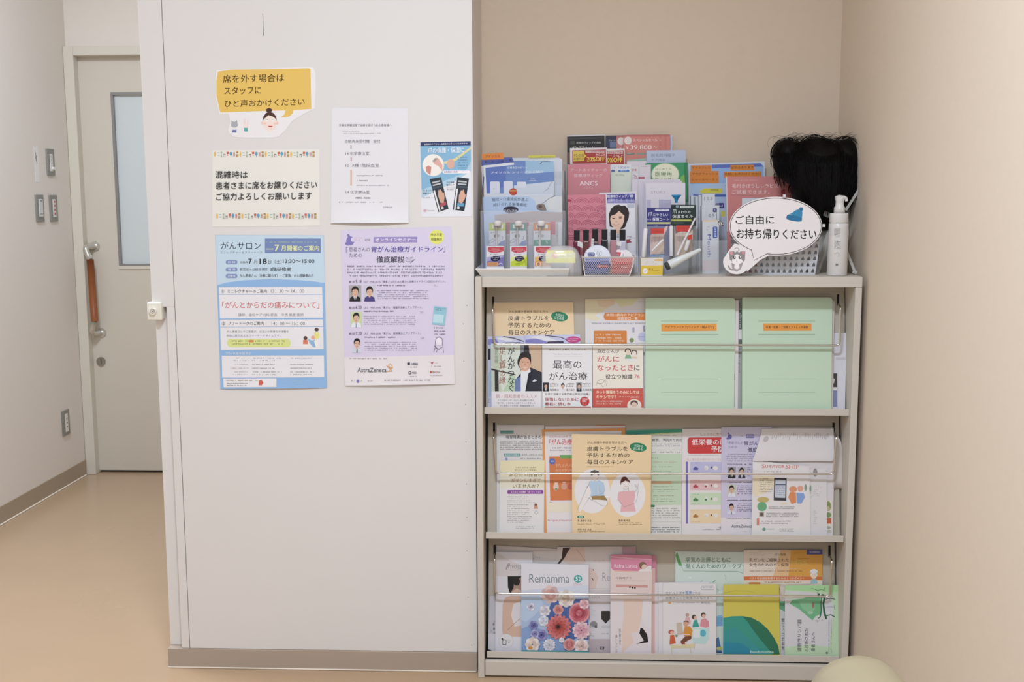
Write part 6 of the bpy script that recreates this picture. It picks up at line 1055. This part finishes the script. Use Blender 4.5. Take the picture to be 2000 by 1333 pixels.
def stick(name, lab, cat, p, q, r0, r1, Y0, Y1, mat, capc=None, group=None):
    A, B = q4(*p, Y0), q4(*q, Y1); A.z = max(A.z, ZT + r0 + .0004); B.z = max(B.z, ZT + r1 + .0004)
    e = empty(name, (A + B) / 2, lab, cat, group)
    bm = bmesh.new(); tube(bm, [A, A.lerp(B, .04), A.lerp(B, .5), A.lerp(B, .96), B], [r0 * .8, r0, (r0 + r1) / 2, r1, r1 * .7], 18); fin(bm, 'barrel', mat, parent=e)
    if capc:
        bm = bmesh.new(); tube(bm, [A - (B - A).normalized() * .009, A], [r0 * .82, r0 * .86], 18); fin(bm, 'cap', capc, parent=e)
    return e
stick('nail_pen', 'white nail pen standing left in the clear pocket', 'pen', (1190, 945), (1222, 540), .0062, .0060, .036, .040, pen)
stick('nail_pen', 'white nail pen standing between the two nail care cards', 'pen', (1578, 930), (1578, 505), .0050, .0050, .036, .040, pen)
stick('nail_pen', 'white applicator slanting across the dark green card', 'pen', (1665, 915), (1915, 400), .0034, .0022, .030, .036, pen)
e = stick('nail_pen', 'white sample tube with a red mark in front of the dark green card', 'tube', (1780, 850), (1850, 620), .0052, .0056, .024, .028, pen)
t = Sheet(Vector((0, .0185, ZT)), Vector((0, -1, 0)), [(1800, 680), (1815, 640), (1875, 628), (1868, 690), (1812, 708)], 'd0402f', .0005, tr=T4); t.done('red_mark', parent=e)
stick('nail_pen', 'short white pen lying over the navy card toward the centre', 'pen', (1310, 860), (1470, 700), .0026, .0030, .030, .036, pen)
e = stick('cream_tube', 'large white tube lying diagonally over the pocket, dark cap at its lower end', 'tube', (1545, 1060), (1990, 840), .0125, .0050, -.012, -.004, M_('d8dcda', .3, coat=.3), M_('3c4440', .4))
# small yellow box
s = Sheet(Vector((0, -.012, ZT)), Vector((0, -1, 0)), [(1152, 962), (1465, 958), (1458, 1200), (1158, 1200)], 'dcd8cc', .028, tr=T4, zfloor=ZT, edge='d8d0a0', K=None)
s.p([(1156, 1066), (1462, 1062), (1458, 1196), (1160, 1196)], 'e0be38').p([(1330, 985), (1400, 975), (1460, 980), (1460, 1000), (1350, 998)], 'e2a848').z(1225, 1010, 1340, 1030, 1, 'a8a49c', dens=.9).z(1210, 1036, 1400, 1050, 1, 'a8a49c', dens=.9).e(1215, 1142, 36, 40, 'ece6e0').l([(1195, 1140), (1210, 1155), (1240, 1125)], 5, 'b09c90').t('ヨー糸', 1262, 1100, 1326, 1130, 'a85a28', b=.01).z(1290, 1130, 1420, 1148, 1, 'a88428', dens=.9)
s.done('small_box', 'little white and yellow box at the front edge of the rack top', 'box')
# blue board with orange stickers
s = top(T6, [(118, 168), (1364, 126), (1372, 1700), (130, 1700)], 'd4dae6', .27, K=None, thick=.002)
s.p([(150, 190), (1300, 158), (1345, 210), (1352, 700), (150, 700)], '94b8e4').p([(500, 185), (1290, 158), (1345, 212), (900, 226), (505, 242)], '5c74c4').p([(150, 500), (740, 480), (740, 900), (160, 900)], 'b4cae8').r(550, 668, 740, 705, '4664b4').r(200, 660, 345, 700, '6c80c4').rr(560, 806, 700, 890, 16, '4a3c94').t('sol', 622, 836, 680, 866, 'dfe0f0', b=.01).r(565, 900, 740, 1400, 'c8d4e6')
s.r(655, 940, 720, 1030, 'e0dc4c').l([(720, 530), (790, 420)], 8, '6c7484')
bd = s.done('display_board', 'light blue board with orange stickers left of the wig', 'board')
for j, (q, tx) in enumerate((([(165, 195), (492, 190), (494, 285), (168, 288)], ('マウスジェル', 178, 215, 482, 250)), ([(140, 292), (612, 285), (614, 388), (142, 392)], ('マウスウォッシュ', 182, 312, 598, 352)), ([(142, 392), (614, 388), (615, 480), (145, 486)], ('トゥースペースト', 182, 410, 600, 448)), ([(806, 188), (1188, 182), (1190, 272), (808, 280)], ('試供品あります', 816, 208, 1182, 250)), ([(696, 300), (1308, 290), (1310, 385), (697, 394)], ('気軽にお声かけください', 706, 316, 1300, 356)))):
    t = Sheet(Vector((0, .2695, ZT)), s.n, q, 'e8862a', .0003, tr=T6, K=None); t.t(tx[0], tx[1], tx[2], tx[3], tx[4], '6c3410', b=.004, sl=-.01); t.done('orange_sticker', parent=bd)
t = Sheet(Vector((0, .2695, ZT)), s.n, [(312, 605), (385, 566), (672, 572), (668, 640), (640, 652), (320, 650)], 'e2d63c', .0003, tr=T6, K=None); t.t('試供品', 478, 572, 612, 612, '6c6428', b=.004); t.done('yellow_sticker', parent=bd)
# slim white boxes
WB = 'd4d6da'
def slim(tr, q, Y, d, lab, art=None):
    s = Sheet(Vector((0, Y, ZT)), Vector((0, -1, .06)), q, WB, d, tr=tr, zfloor=ZT, edge='bcbec4', K=None)
    if art: art(s)
    s.done('slim_box', lab, 'box', group='slim white product boxes in the clear box')
slim(T6, (160, 692, 250, 2000), .20, .02, 'slim white box farthest left in the clear box')
slim(T6, (232, 700, 300, 2000), .18, .02, 'slim white box second from the left in the clear box')
slim(T6, (288, 675, 360, 2000), .165, .02, 'slim white box third from the left in the clear box')
slim(T6, (345, 658, 552, 2000), .15, .03, 'tallest white box, handwritten number at its top', lambda s: s.t('0.5', 420, 712, 512, 758, '5c5c60').r(376, 708, 388, 770, 'a8aab0'))
slim(T6, (338, 846, 622, 2000), .115, .03, 'wide white box with a navy badge and handwriting', lambda s: s.t('0.5', 452, 985, 545, 1040, '5c5c54').rr(520, 892, 585, 955, 10, '3c4484').t('el', 535, 905, 572, 940, 'dfe0f0', rot=-90).l([(540, 955), (575, 955), (585, 1080)], 8, '4c5060').z(400, 905, 450, 1040, 5, 'c8cacf'))
def artC(s): s.t('Mouth', 232, 925, 258, 1120, '4a4aa0', rot=-90, b=.01).rr(276, 858, 316, 956, 10, '4a64b4').t('psol', 286, 866, 308, 946, 'dfe4f2', rot=-90, b=.01).z(222, 850, 252, 905, 2, 'b4b8c2').p([(190, 800), (325, 800), (325, 812), (190, 816)], 'e2c8a8').p([(188, 1150), (326, 1140), (326, 1240), (188, 1240)], 'dccac8')
slim(T5, (186, 806, 328, 1245), .07, .03, 'front white box lettered downward in blue', artC)
bx = holder('storage_box', 'clear acrylic box around the slim white boxes', 1352, 1420, 395, 470, .055, .235, ZT, edge=False); bx['category'] = 'box'
# pink leaflet
s = top(T5, [(392, 424), (955, 420), (960, 1000), (402, 1000)], 'd8837f', .19, K=None)
s.l([(394, 424), (404, 900)], 10, 'e4cfcc').z(440, 450, 690, 468, 1, 'e6b0aa').t('毛付きぼうしレラピス', 444, 486, 842, 522, 'f0d2cc', b=.004).t('ご試着できます。', 442, 538, 770, 574, 'f0d2cc', b=.004).z(440, 582, 680, 594, 1, 'a06460').r(530, 610, 960, 900, 'd8dce2').p([(868, 540), (900, 530), (905, 600), (870, 600)], 'b8404c').done('leaflet', 'salmon leaflet about hats behind the white speech bubble sign', 'leaflet')
# tiny spotted figurine hanging on the box edge
p = atY(1330 + 650 / 8.333, 300 + 1150 / 8.333, .04)
e = empty('animal_figurine', p, 'tiny white figurine with black spots left of the speech bubble sign', 'figurine')
bm = bmesh.new(); bmesh.ops.create_icosphere(bm, subdivisions=2, radius=.0055, matrix=Matrix.Translation(p) @ Matrix.Diagonal((1.1, .8, .8, 1))); bmesh.ops.create_icosphere(bm, subdivisions=2, radius=.004, matrix=Matrix.Translation(p + Vector((-.005, 0, .004)))); fin(bm, 'body', M_('d8d4d0', .5), parent=e, smooth=True)
for dx, dz in ((.004, .003), (-.002, .001), (.005, -.004), (-.006, .006)):
    bm = bmesh.new(); bmesh.ops.create_icosphere(bm, subdivisions=1, radius=.0018, matrix=Matrix.Translation(p + Vector((dx, -.0036, dz)))); fin(bm, 'spot', M_('2a2828', .5), parent=e, smooth=True)
bm = bmesh.new(); rodb(bm, p, Vector((p.x, .052, p.z + .002)), .0012); fin(bm, 'hanger', M_('c8c4c0', .4), parent=e)

# plastic basket with arched holes
def q7(x, y, Y): return atY(1400 + x / 6.667, 380 + y / 6.667, Y)
a, b = q7(330, 900, .03), q7(1285, 900, .03)
zt = q7(500, 560, .03).z; e = empty('plastic_basket', Vector(((a.x + b.x) / 2, .09, ZT)), 'white plastic basket with rows of arched holes behind the speech bubble sign', 'basket')
wb = M_('dcdee2', .3, alpha=.85, name='white_basket_plastic')
bm = bmesh.new(); x0, x1, y0, y1 = a.x, b.x, .03, .16; cols, rws = 13, 6; W = x1 - x0; H = zt - ZT
def wall(P, n):        # lattice wall with arched openings
    for j in range(rws):
        for i in range(n):
            u0, u1 = i / n, (i + 1) / n; v0, v1 = j / rws, (j + 1) / rws; w = (u1 - u0) * .22; h = (v1 - v0) * .28
            arch = [(u0 + w, v0 + h), (u1 - w, v0 + h), (u1 - w * 1.1, v0 + h * 2), (u1 - w * 1.7, v1 - h * .7), ((u0 + u1) / 2, v1 - h * .25), (u0 + w * 1.7, v1 - h * .7), (u0 + w * 1.1, v0 + h * 2)]
            outer = [(u0, v0), (u1, v0), (u1, (v0 + v1) / 2), (u1, v1), ((u0 + u1) / 2, v1), (u0, v1), (u0, (v0 + v1) / 2)]
            A = [bm.verts.new(P(*q)) for q in arch]; B = [bm.verts.new(P(*q)) for q in outer]
            for k in range(7): bm.faces.new((B[k], B[(k + 1) % 7], A[(k + 1) % 7], A[k]))
fl_ = lambda v: .010 * v
wall(lambda u, v: (x0 - fl_(v) + (W + 2 * fl_(v)) * u, y0 - fl_(v), ZT + .001 + H * v), cols)
wall(lambda u, v: (x1 + fl_(v), y0 - fl_(v) + (y1 - y0 + 2 * fl_(v)) * u, ZT + .001 + H * v), 8)
wall(lambda u, v: (x0 - fl_(v), y0 - fl_(v) + (y1 - y0 + 2 * fl_(v)) * u, ZT + .001 + H * v), 8)
wall(lambda u, v: (x0 - fl_(v) + (W + 2 * fl_(v)) * u, y1 + fl_(v), ZT + .001 + H * v), cols)
bbox(bm, x0, x1, y0, y1, ZT, ZT + .001); bmesh.ops.remove_doubles(bm, verts=bm.verts, dist=.00005)
o = fin(bm, 'lattice', wb, parent=e); md = o.modifiers.new('wall', 'SOLIDIFY'); md.thickness = .0012
bm = bmesh.new(); tube(bm, [(x0 - .011, y0 - .011, zt), (x1 + .011, y0 - .011, zt), (x1 + .011, y1 + .011, zt), (x0 - .011, y1 + .011, zt), (x0 - .011, y0 - .011, zt)], .0025, 8); fin(bm, 'rim', wb, parent=e)
# folded things inside the basket
for (xa, xb, za, Ya, c, lab) in ((.0, .34, .55, .05, 'a8b4d8', 'blue folded cloth inside the plastic basket'), (.3, .72, .72, .06, 'dad6cc', 'cream folded cap inside the plastic basket'), (.02, .25, .30, .042, 'e09aa0', 'pink folded cloth low inside the plastic basket')):
    bm = bmesh.new(); nx = 10; pts = []
    bmesh.ops.create_cube(bm, size=1, matrix=Matrix.Translation((x0 + W * (xa + xb) / 2, Ya + .028, ZT + .002 + H * za / 2)) @ Matrix.Diagonal((W * (xb - xa), .045, H * za, 1)))
    bmesh.ops.subdivide_edges(bm, edges=bm.edges, cuts=4, use_grid_fill=True)
    for v in bm.verts: v.co += Vector((random.uniform(-1, 1), random.uniform(-1, 1), 0)) * .003
    o = fin(bm, 'folded_cloth', M_(c, .8), smooth=True, loc=Vector((x0 + W * (xa + xb) / 2, Ya + .028, ZT + .002))); md = o.modifiers.new('soft', 'SUBSURF'); md.levels = 1; md.render_levels = 2
    tag(o, lab, 'cloth')
# speech bubble sign on foam board
def ell(cx, cy, rx, ry, a0, a1, n): return [(cx + rx * math.cos(math.radians(a0 + (a1 - a0) * k / n)), cy + ry * math.sin(math.radians(a0 + (a1 - a0) * k / n))) for k in range(n + 1)]
out = ell(768, 414, 604, 384, -220, 98, 56) + [(640, 815), (560, 860), (480, 930), (400, 1000)] + ell(260, 880, 176, 160, 42, 200, 14) + [(110, 810), (150, 740), (200, 680), (232, 640)]
sn = Vector((0, -math.cos(.12), math.sin(.12)))
s = Sheet(Vector((0, -.028, ZT)), sn, out, 'e2dbd9', .004, tr=T7, edge='efe9e6', K=1.08)
s.l(ell(768, 414, 592, 366, -237.5, 101, 60) , 8, '2c2828')
s.l([(450, 722), (488, 860), (655, 772), (700, 776)], 8, '2c2828')
bmx = s
s.t('ご自由に', 246, 276, 745, 386, '1e1c1c', b=.014).t('お持ち帰りください', 258, 446, 1296, 576, '1e1c1c', b=.014, sl=.008)
s.p([(905, 300), (915, 270), (935, 262), (1050, 280), (1112, 310), (1105, 350), (1060, 356), (960, 340), (912, 325)], '24709c').p([(930, 266), (985, 238), (1030, 205), (1070, 192), (1110, 205), (1116, 250), (1108, 312), (1050, 284), (960, 262)], '2f86b0').e(1098, 190, 24, 22, '24709c').p([(1070, 176), (1084, 180), (1090, 164), (1102, 176), (1118, 168), (1118, 184), (1134, 190), (1118, 200), (1122, 214), (1100, 208)], '24709c')
# drawn cat
s.p([(160, 745), (225, 740), (240, 760), (262, 736), (290, 760), (310, 742), (372, 742), (366, 860), (340, 880), (300, 800), (262, 776), (225, 800), (205, 880), (168, 850)], '8c8484').p([(164, 748), (208, 746), (212, 780), (180, 790)], 'd88a90').p([(322, 746), (366, 746), (352, 782), (330, 775)], 'd88a90')
s.p([(262, 778), (300, 806), (338, 870), (310, 900), (262, 920), (215, 900), (196, 862), (225, 806)], 'e8e2e0').e(228, 824, 20, 20, '3c3636').e(234, 818, 9, 9, 'eee8e6').e(302, 822, 20, 20, '3c3636').e(308, 816, 9, 9, 'eee8e6').arc(260, 722, 30, 24, 190, 400, 11, 'a8a2a2').l([(262, 745), (270, 738), (284, 730)], 10, 'a8a2a2')
s.p([(190, 890), (210, 900), (262, 925), (312, 900), (340, 880), (330, 930), (310, 975), (262, 1010), (210, 985), (196, 940)], 'a09898').p([(232, 912), (290, 912), (296, 960), (262, 978), (228, 960)], 'e8e2e0').l([(210, 985), (170, 970), (145, 925)], 20, '9a9292').z(108, 830, 126, 842, 1, 'b8b0ae').e(412, 790, 5, 9, 'c8c0be')
s.l([(252, 868), (262, 874), (272, 868)], 4, 'c08a8c')
o = s.done('speech_bubble_sign', 'white speech bubble sign with a blue knit hat and a grey cat drawn on it', 'sign')
# little acrylic knobs fixing the sign to its stand
st_ = empty('sign_stand', Vector((q7(1390, 410, -.01).x, .0, ZT)), 'clear acrylic easel stand showing behind the speech bubble sign', 'stand')
for (x, y) in ((1392, 405), (878, 20)):
    p = q7(x, y, -.008); bm = bmesh.new(); bbox(bm, p.x - .0035, p.x + .0035, -.012, -.004, p.z - .004, p.z + .004); fin(bm, 'clip', M_('d4d4d2', .2), parent=st_, bevel=.001)
bm = bmesh.new(); a1, a2 = q7(1392, 405, -.002), q7(878, 20, -.002)
bbox(bm, q7(300, 400, 0).x, q7(1180, 400, 0).x, -.004, -.002, ZT, q7(500, 150, 0).z)
rodb(bm, Vector((a2.x, -.004, a2.z)), Vector((a2.x, -.004, a2.z - .03)), .001); rodb(bm, Vector((a1.x, -.004, a1.z)), Vector((a1.x - .035, -.004, a1.z)), .001); fin(bm, 'back_plate', acrylic_mat(.045), parent=st_)
# pump bottle
Yp = .005; cxp = q7(1575, 700, Yp).x
def zz(y): return q7(1575, y, Yp).z
rb = (q7(1705, 700, Yp).x - q7(1445, 700, Yp).x) / 2
pb = empty('pump_bottle', Vector((cxp, Yp, ZT)), 'white pump bottle standing at the right end of the rack top', 'bottle')
wp = M_('dedad6', .3, coat=.25, name='white_bottle_plastic')
bm = bmesh.new(); lathe(bm, cxp, Yp, [(rb * .93, ZT), (rb, ZT + .003), (rb, zz(600)), (rb * .97, zz(450)), (rb * .955, zz(385)), (rb * .88, zz(372))], 40); fin(bm, 'bottle_body', wp, parent=pb)
bm = bmesh.new(); lathe(bm, cxp, Yp, [(rb * .91, zz(368)), (rb * .93, zz(362)), (rb * .92, zz(262)), (rb * .88, zz(246))], 40); fin(bm, 'collar', wp, parent=pb)
bm = bmesh.new(); lathe(bm, cxp + .001, Yp, [(rb * .56, zz(248)), (rb * .54, zz(170)), (rb * .42, zz(150)), (rb * .40, zz(95)), (rb * .46, zz(60)), (rb * .40, zz(42))], 32); fin(bm, 'pump_stem', wp, parent=pb)
bm = bmesh.new(); n0 = q7(1560, 50, Yp); n1 = q7(1690, 52, Yp)
tube(bm, [(n0.x - .003, Yp, n0.z), (n0.x + .006, Yp, n0.z + .0015), (n1.x - .006, Yp, n0.z + .001), (n1.x - .001, Yp, n0.z - .001), (n1.x, Yp, n0.z - .008)], [.0055, .0072, .0058, .0046, .0036], 14); fin(bm, 'nozzle', wp, parent=pb)
s = Sheet(Vector((0, Yp - rb - .0004, ZT)), Vector((0, -1, 0)), (1528, 440, 1612, 515), 'cfcbc8', .0002, tr=T7)
for x in range(1534, 1610, 11): s.r(x, 443, x + 3, 513, '8c8a88')
s.z(1535, 530, 1608, 560, 3, 'b4b0ae', dens=.7).e(1562, 915, 22, 14, 'b4b0ae').e(1562, 915, 16, 9, '6c6a68').arc(1562, 785, 32, 26, 200, 430, 4, 'b4b0ae').l([(1520, 706), (1630, 700)], 2.5, 'a8a4a2').t('泡', 1526, 598, 1616, 692, 'aaa6a4')
s.done('printed_label', parent=pb)
# wig on a clear collapsible stand
def q5(x, y, Y): return atY(1330 + x / 4.442, 250 + y / 4.442, Y)
wig = empty('wig', q5(1200, 900, .17), 'short black wig on a clear collapsible stand at the right of the rack top', 'wig')
HAIR = M_('0c0908', .6, k=1.0, name='black_hair', spec=.14)
lobes = [(1180, 330, 300, 240), (1410, 300, 165, 222), (1458, 450, 122, 230), (918, 232, 136, 145), (890, 290, 105, 130), (1060, 260, 130, 140), (1150, 222, 150, 160), (1240, 260, 120, 150), (1150, 540, 210, 200), (1330, 560, 190, 230), (1230, 740, 140, 170), (1300, 620, 170, 210), (1020, 350, 210, 160)]
Yw = .165
bm = bmesh.new()
for (cx, cy, rx, ry) in lobes:
    c = q5(cx, cy, Yw); rxx = (q5(cx + rx, cy, Yw).x - c.x) * .93; rzz = (c.z - q5(cx, cy + ry, Yw).z) * .93
    bmesh.ops.create_icosphere(bm, subdivisions=3, radius=1, matrix=Matrix.Translation(c) @ Matrix.Diagonal((rxx, min(.085, rxx * 1.1 + .01), rzz, 1)))
for v in bm.verts:
    v.co += Vector((math.sin(v.co.z * 190 + v.co.x * 60), 0, math.sin(v.co.x * 230 + v.co.z * 40))) * .0012
hc = fin(bm, 'hair_cap', HAIR, parent=wig, smooth=True)
md = hc.modifiers.new('merge', 'REMESH'); md.mode = 'VOXEL'; md.voxel_size = .0045; md.use_smooth_shade = True
md = hc.modifiers.new('soften', 'SMOOTH'); md.factor = .6; md.iterations = 14
bm = bmesh.new(); rng = random.Random(3)
crown = q5(1240, 190, Yw)
for k in range(1700):
    cx, cy, rx, ry = rng.choice(lobes); th = rng.uniform(0, 2 * math.pi); u = rng.uniform(-.25, 1)
    c = q5(cx, cy, Yw); RX = q5(cx + rx, cy, Yw).x - c.x; RZ = c.z - q5(cx, cy + ry, Yw).z
    st0 = rng.uniform(.3, 1.3); ang = rng.uniform(-.2, math.pi + .2); ph = rng.uniform(-1.35, .9); pts = []
    lift = rng.choice([0, 0, 0, 0, 0, .0, .03, .07])
    for t in range(6):
        a = ang + (t - 2.5) * .13 * (1 if ang < math.pi / 2 else -1) * -1
        rr_ = 1.0 + .03 * math.sin(t) + lift * t / 5
        pts.append(c + Vector((math.cos(a) * RX * rr_ * math.cos(ph), math.sin(ph) * -.07 * rr_ - .004, math.sin(a) * RZ * rr_ * (.98 if ph > -.9 else .9) * math.cos(ph * .8))))
    tube(bm, pts, [.0006, .0006, .0005, .0005, .0004, .0002], 3, cap=False)
for k in range(330):     # loose wisps around the crown and sides
    cx, cy, sgn = rng.choice([(1080, 90, 1), (1060, 100, -1), (1180, 100, 1), (1010, 130, -1), (930, 120, -1), (930, 110, 1), (1420, 95, 1), (1360, 100, -1), (1510, 170, 1), (1555, 300, 1), (840, 400, 1), (1250, 110, 1)])
    p = q5(cx + rng.uniform(-50, 50), cy + rng.uniform(0, 50), Yw + rng.uniform(-.035, .03)); L = rng.uniform(.012, .042); kk = rng.uniform(.1, .75); ph = rng.uniform(0, .6); pts = []
    for t in range(9): w = t / 8; pts.append(p + Vector((sgn * L * math.sin(w * 1.9), -.004 * w, L * kk * math.sin(w * 2.7 + ph) - L * .3 * w * w)))
    tube(bm, pts, [.0004 - .00003 * t for t in range(9)], 3, cap=False)
for k in range(700):     # long locks falling from the crown down the front
    x = rng.uniform(0, 1); ty = (120 if x < .3 else 85 if x < .6 else 105) + rng.uniform(15, 330)
    top_ = (800 + 770 * x, ty + (60 if x < .05 or x > .95 else 0)); by = (430 if x < .2 else 560 if x < .35 else 830 if x < .75 else 620) + rng.uniform(-90, 30)
    by = max(by, ty + 90); by = min(by, ty + 420); bx = top_[0] + (1230 - top_[0]) * .22 * (by - ty) / 400
    sway = rng.uniform(-.006, .006); pts = []
    for t in range(8):
        w = t / 7; X = top_[0] * (1 - w) + bx * w; Yp_ = ty * (1 - w) + by * w
        dep = .089 * min(1, max(.25, (Yp_ - 80) / 190)) * (1 - .55 * max(0, abs(X - 1190) / 400 - .45) / .55)
        pts.append(q5(X, Yp_, Yw - dep) + Vector((sway * math.sin(w * 3), -.002, 0)))
    tube(bm, pts, [.0003, .0006, .0008, .0008, .0008, .0007, .0005, .0002], 3, cap=False)
fin(bm, 'strands', HAIR, parent=wig)
bm = bmesh.new(); stm = M_('cfccc4', .25, alpha=.75, name='hazy_clear_plastic')
def strip(P, Q, w, Y0, Y1, t=.0012):
    A, B = q5(*P, Y0), q5(*Q, Y1); d = (B - A).normalized(); n = Vector((0, -1, .05)).normalized(); s_ = d.cross(n).normalized() * w / 2
    slab(bm, [A - s_, A + s_, B + s_, B - s_], n, t)
strip((1168, 1268), (1285, 900), .011, .07, .13); strip((1190, 1262), (1330, 800), .006, .075, .12); strip((1430, 715), (1548, 530), .007, .10, .10); strip((1290, 760), (1240, 740), .014, .10, .11)
strip((1395, 960), (1512, 1258), .007, .06, .03); strip((1490, 1245), (1525, 1258), .009, .025, .024)
bbox(bm, q5(1330, 900, .17).x - .0015, q5(1330, 900, .17).x + .0015, .13, .21, ZT, q5(1330, 700, .17).z); bbox(bm, q5(1330, 900, .17).x - .04, q5(1330, 900, .17).x + .04, .169, .171, ZT, q5(1330, 700, .17).z)
fin(bm, 'stand', stm, parent=wig)

# ---------------------------------------------------------------- chair in front, only the top of its backrest in the frame
Yc0 = -1.60; ctop = atY(1676, 1271, Yc0)
ch = empty('chair', Vector((ctop.x - .18, Yc0 - .2, 0)), 'khaki padded chair whose rounded backrest top shows at the lower right', 'chair')
kh = M_('a3977a', .5, k=.82, name='khaki_vinyl', noise=.04, nscale=30); leg_m = M_('8c8a86', .3, .9)
bm = bmesh.new(); prof = []
hw = (atY(1756, 1333, Yc0).x - atY(1593, 1333, Yc0).x) / 2
for k in range(17):
    a = math.pi * k / 16; prof.append((hw * 1.22 * math.cos(a), ctop.z - .068 + .068 * math.sin(a) ** .85))
prof += [(-hw * 1.15, ctop.z - .32), (hw * 1.15, ctop.z - .32)]
L_ = []
for y, k in ((Yc0, .90), (Yc0 - .012, .99), (Yc0 - .03, 1), (Yc0 - .36, 1), (Yc0 - .385, .93)): L_.append([bm.verts.new((ctop.x - .003 + x * k, y, ctop.z - .16 + (z - ctop.z + .16) * k)) for x, z in prof])
for a, b in zip(L_, L_[1:]):
    for i in range(len(prof)): bm.faces.new((a[i], a[(i + 1) % len(prof)], b[(i + 1) % len(prof)], b[i])).smooth = True
bm.faces.new(L_[0][::-1]); bm.faces.new(L_[-1]); fin(bm, 'backrest', kh, parent=ch)
box('seat', ctop.x - .43, ctop.x - .07, Yc0 - .4, Yc0, .40, .47, kh, parent=ch, bevel=.025)
for x in (ctop.x - .41, ctop.x - .01):
    for y in (Yc0 - .37, Yc0 - .03):
        bm = bmesh.new(); tube(bm, [(x, y, 0), (x, y, .41 if x < ctop.x - .1 else ctop.z - .2)], .011, 12); fin(bm, 'leg', leg_m, parent=ch)
bm = bmesh.new(); tube(bm, [(ctop.x - .01, Yc0 - .37, .38), (ctop.x - .01, Yc0 - .03, .38), (ctop.x - .41, Yc0 - .03, .38), (ctop.x - .41, Yc0 - .37, .38), (ctop.x - .01, Yc0 - .37, .38)], .010, 10); fin(bm, 'seat_frame', leg_m, parent=ch)
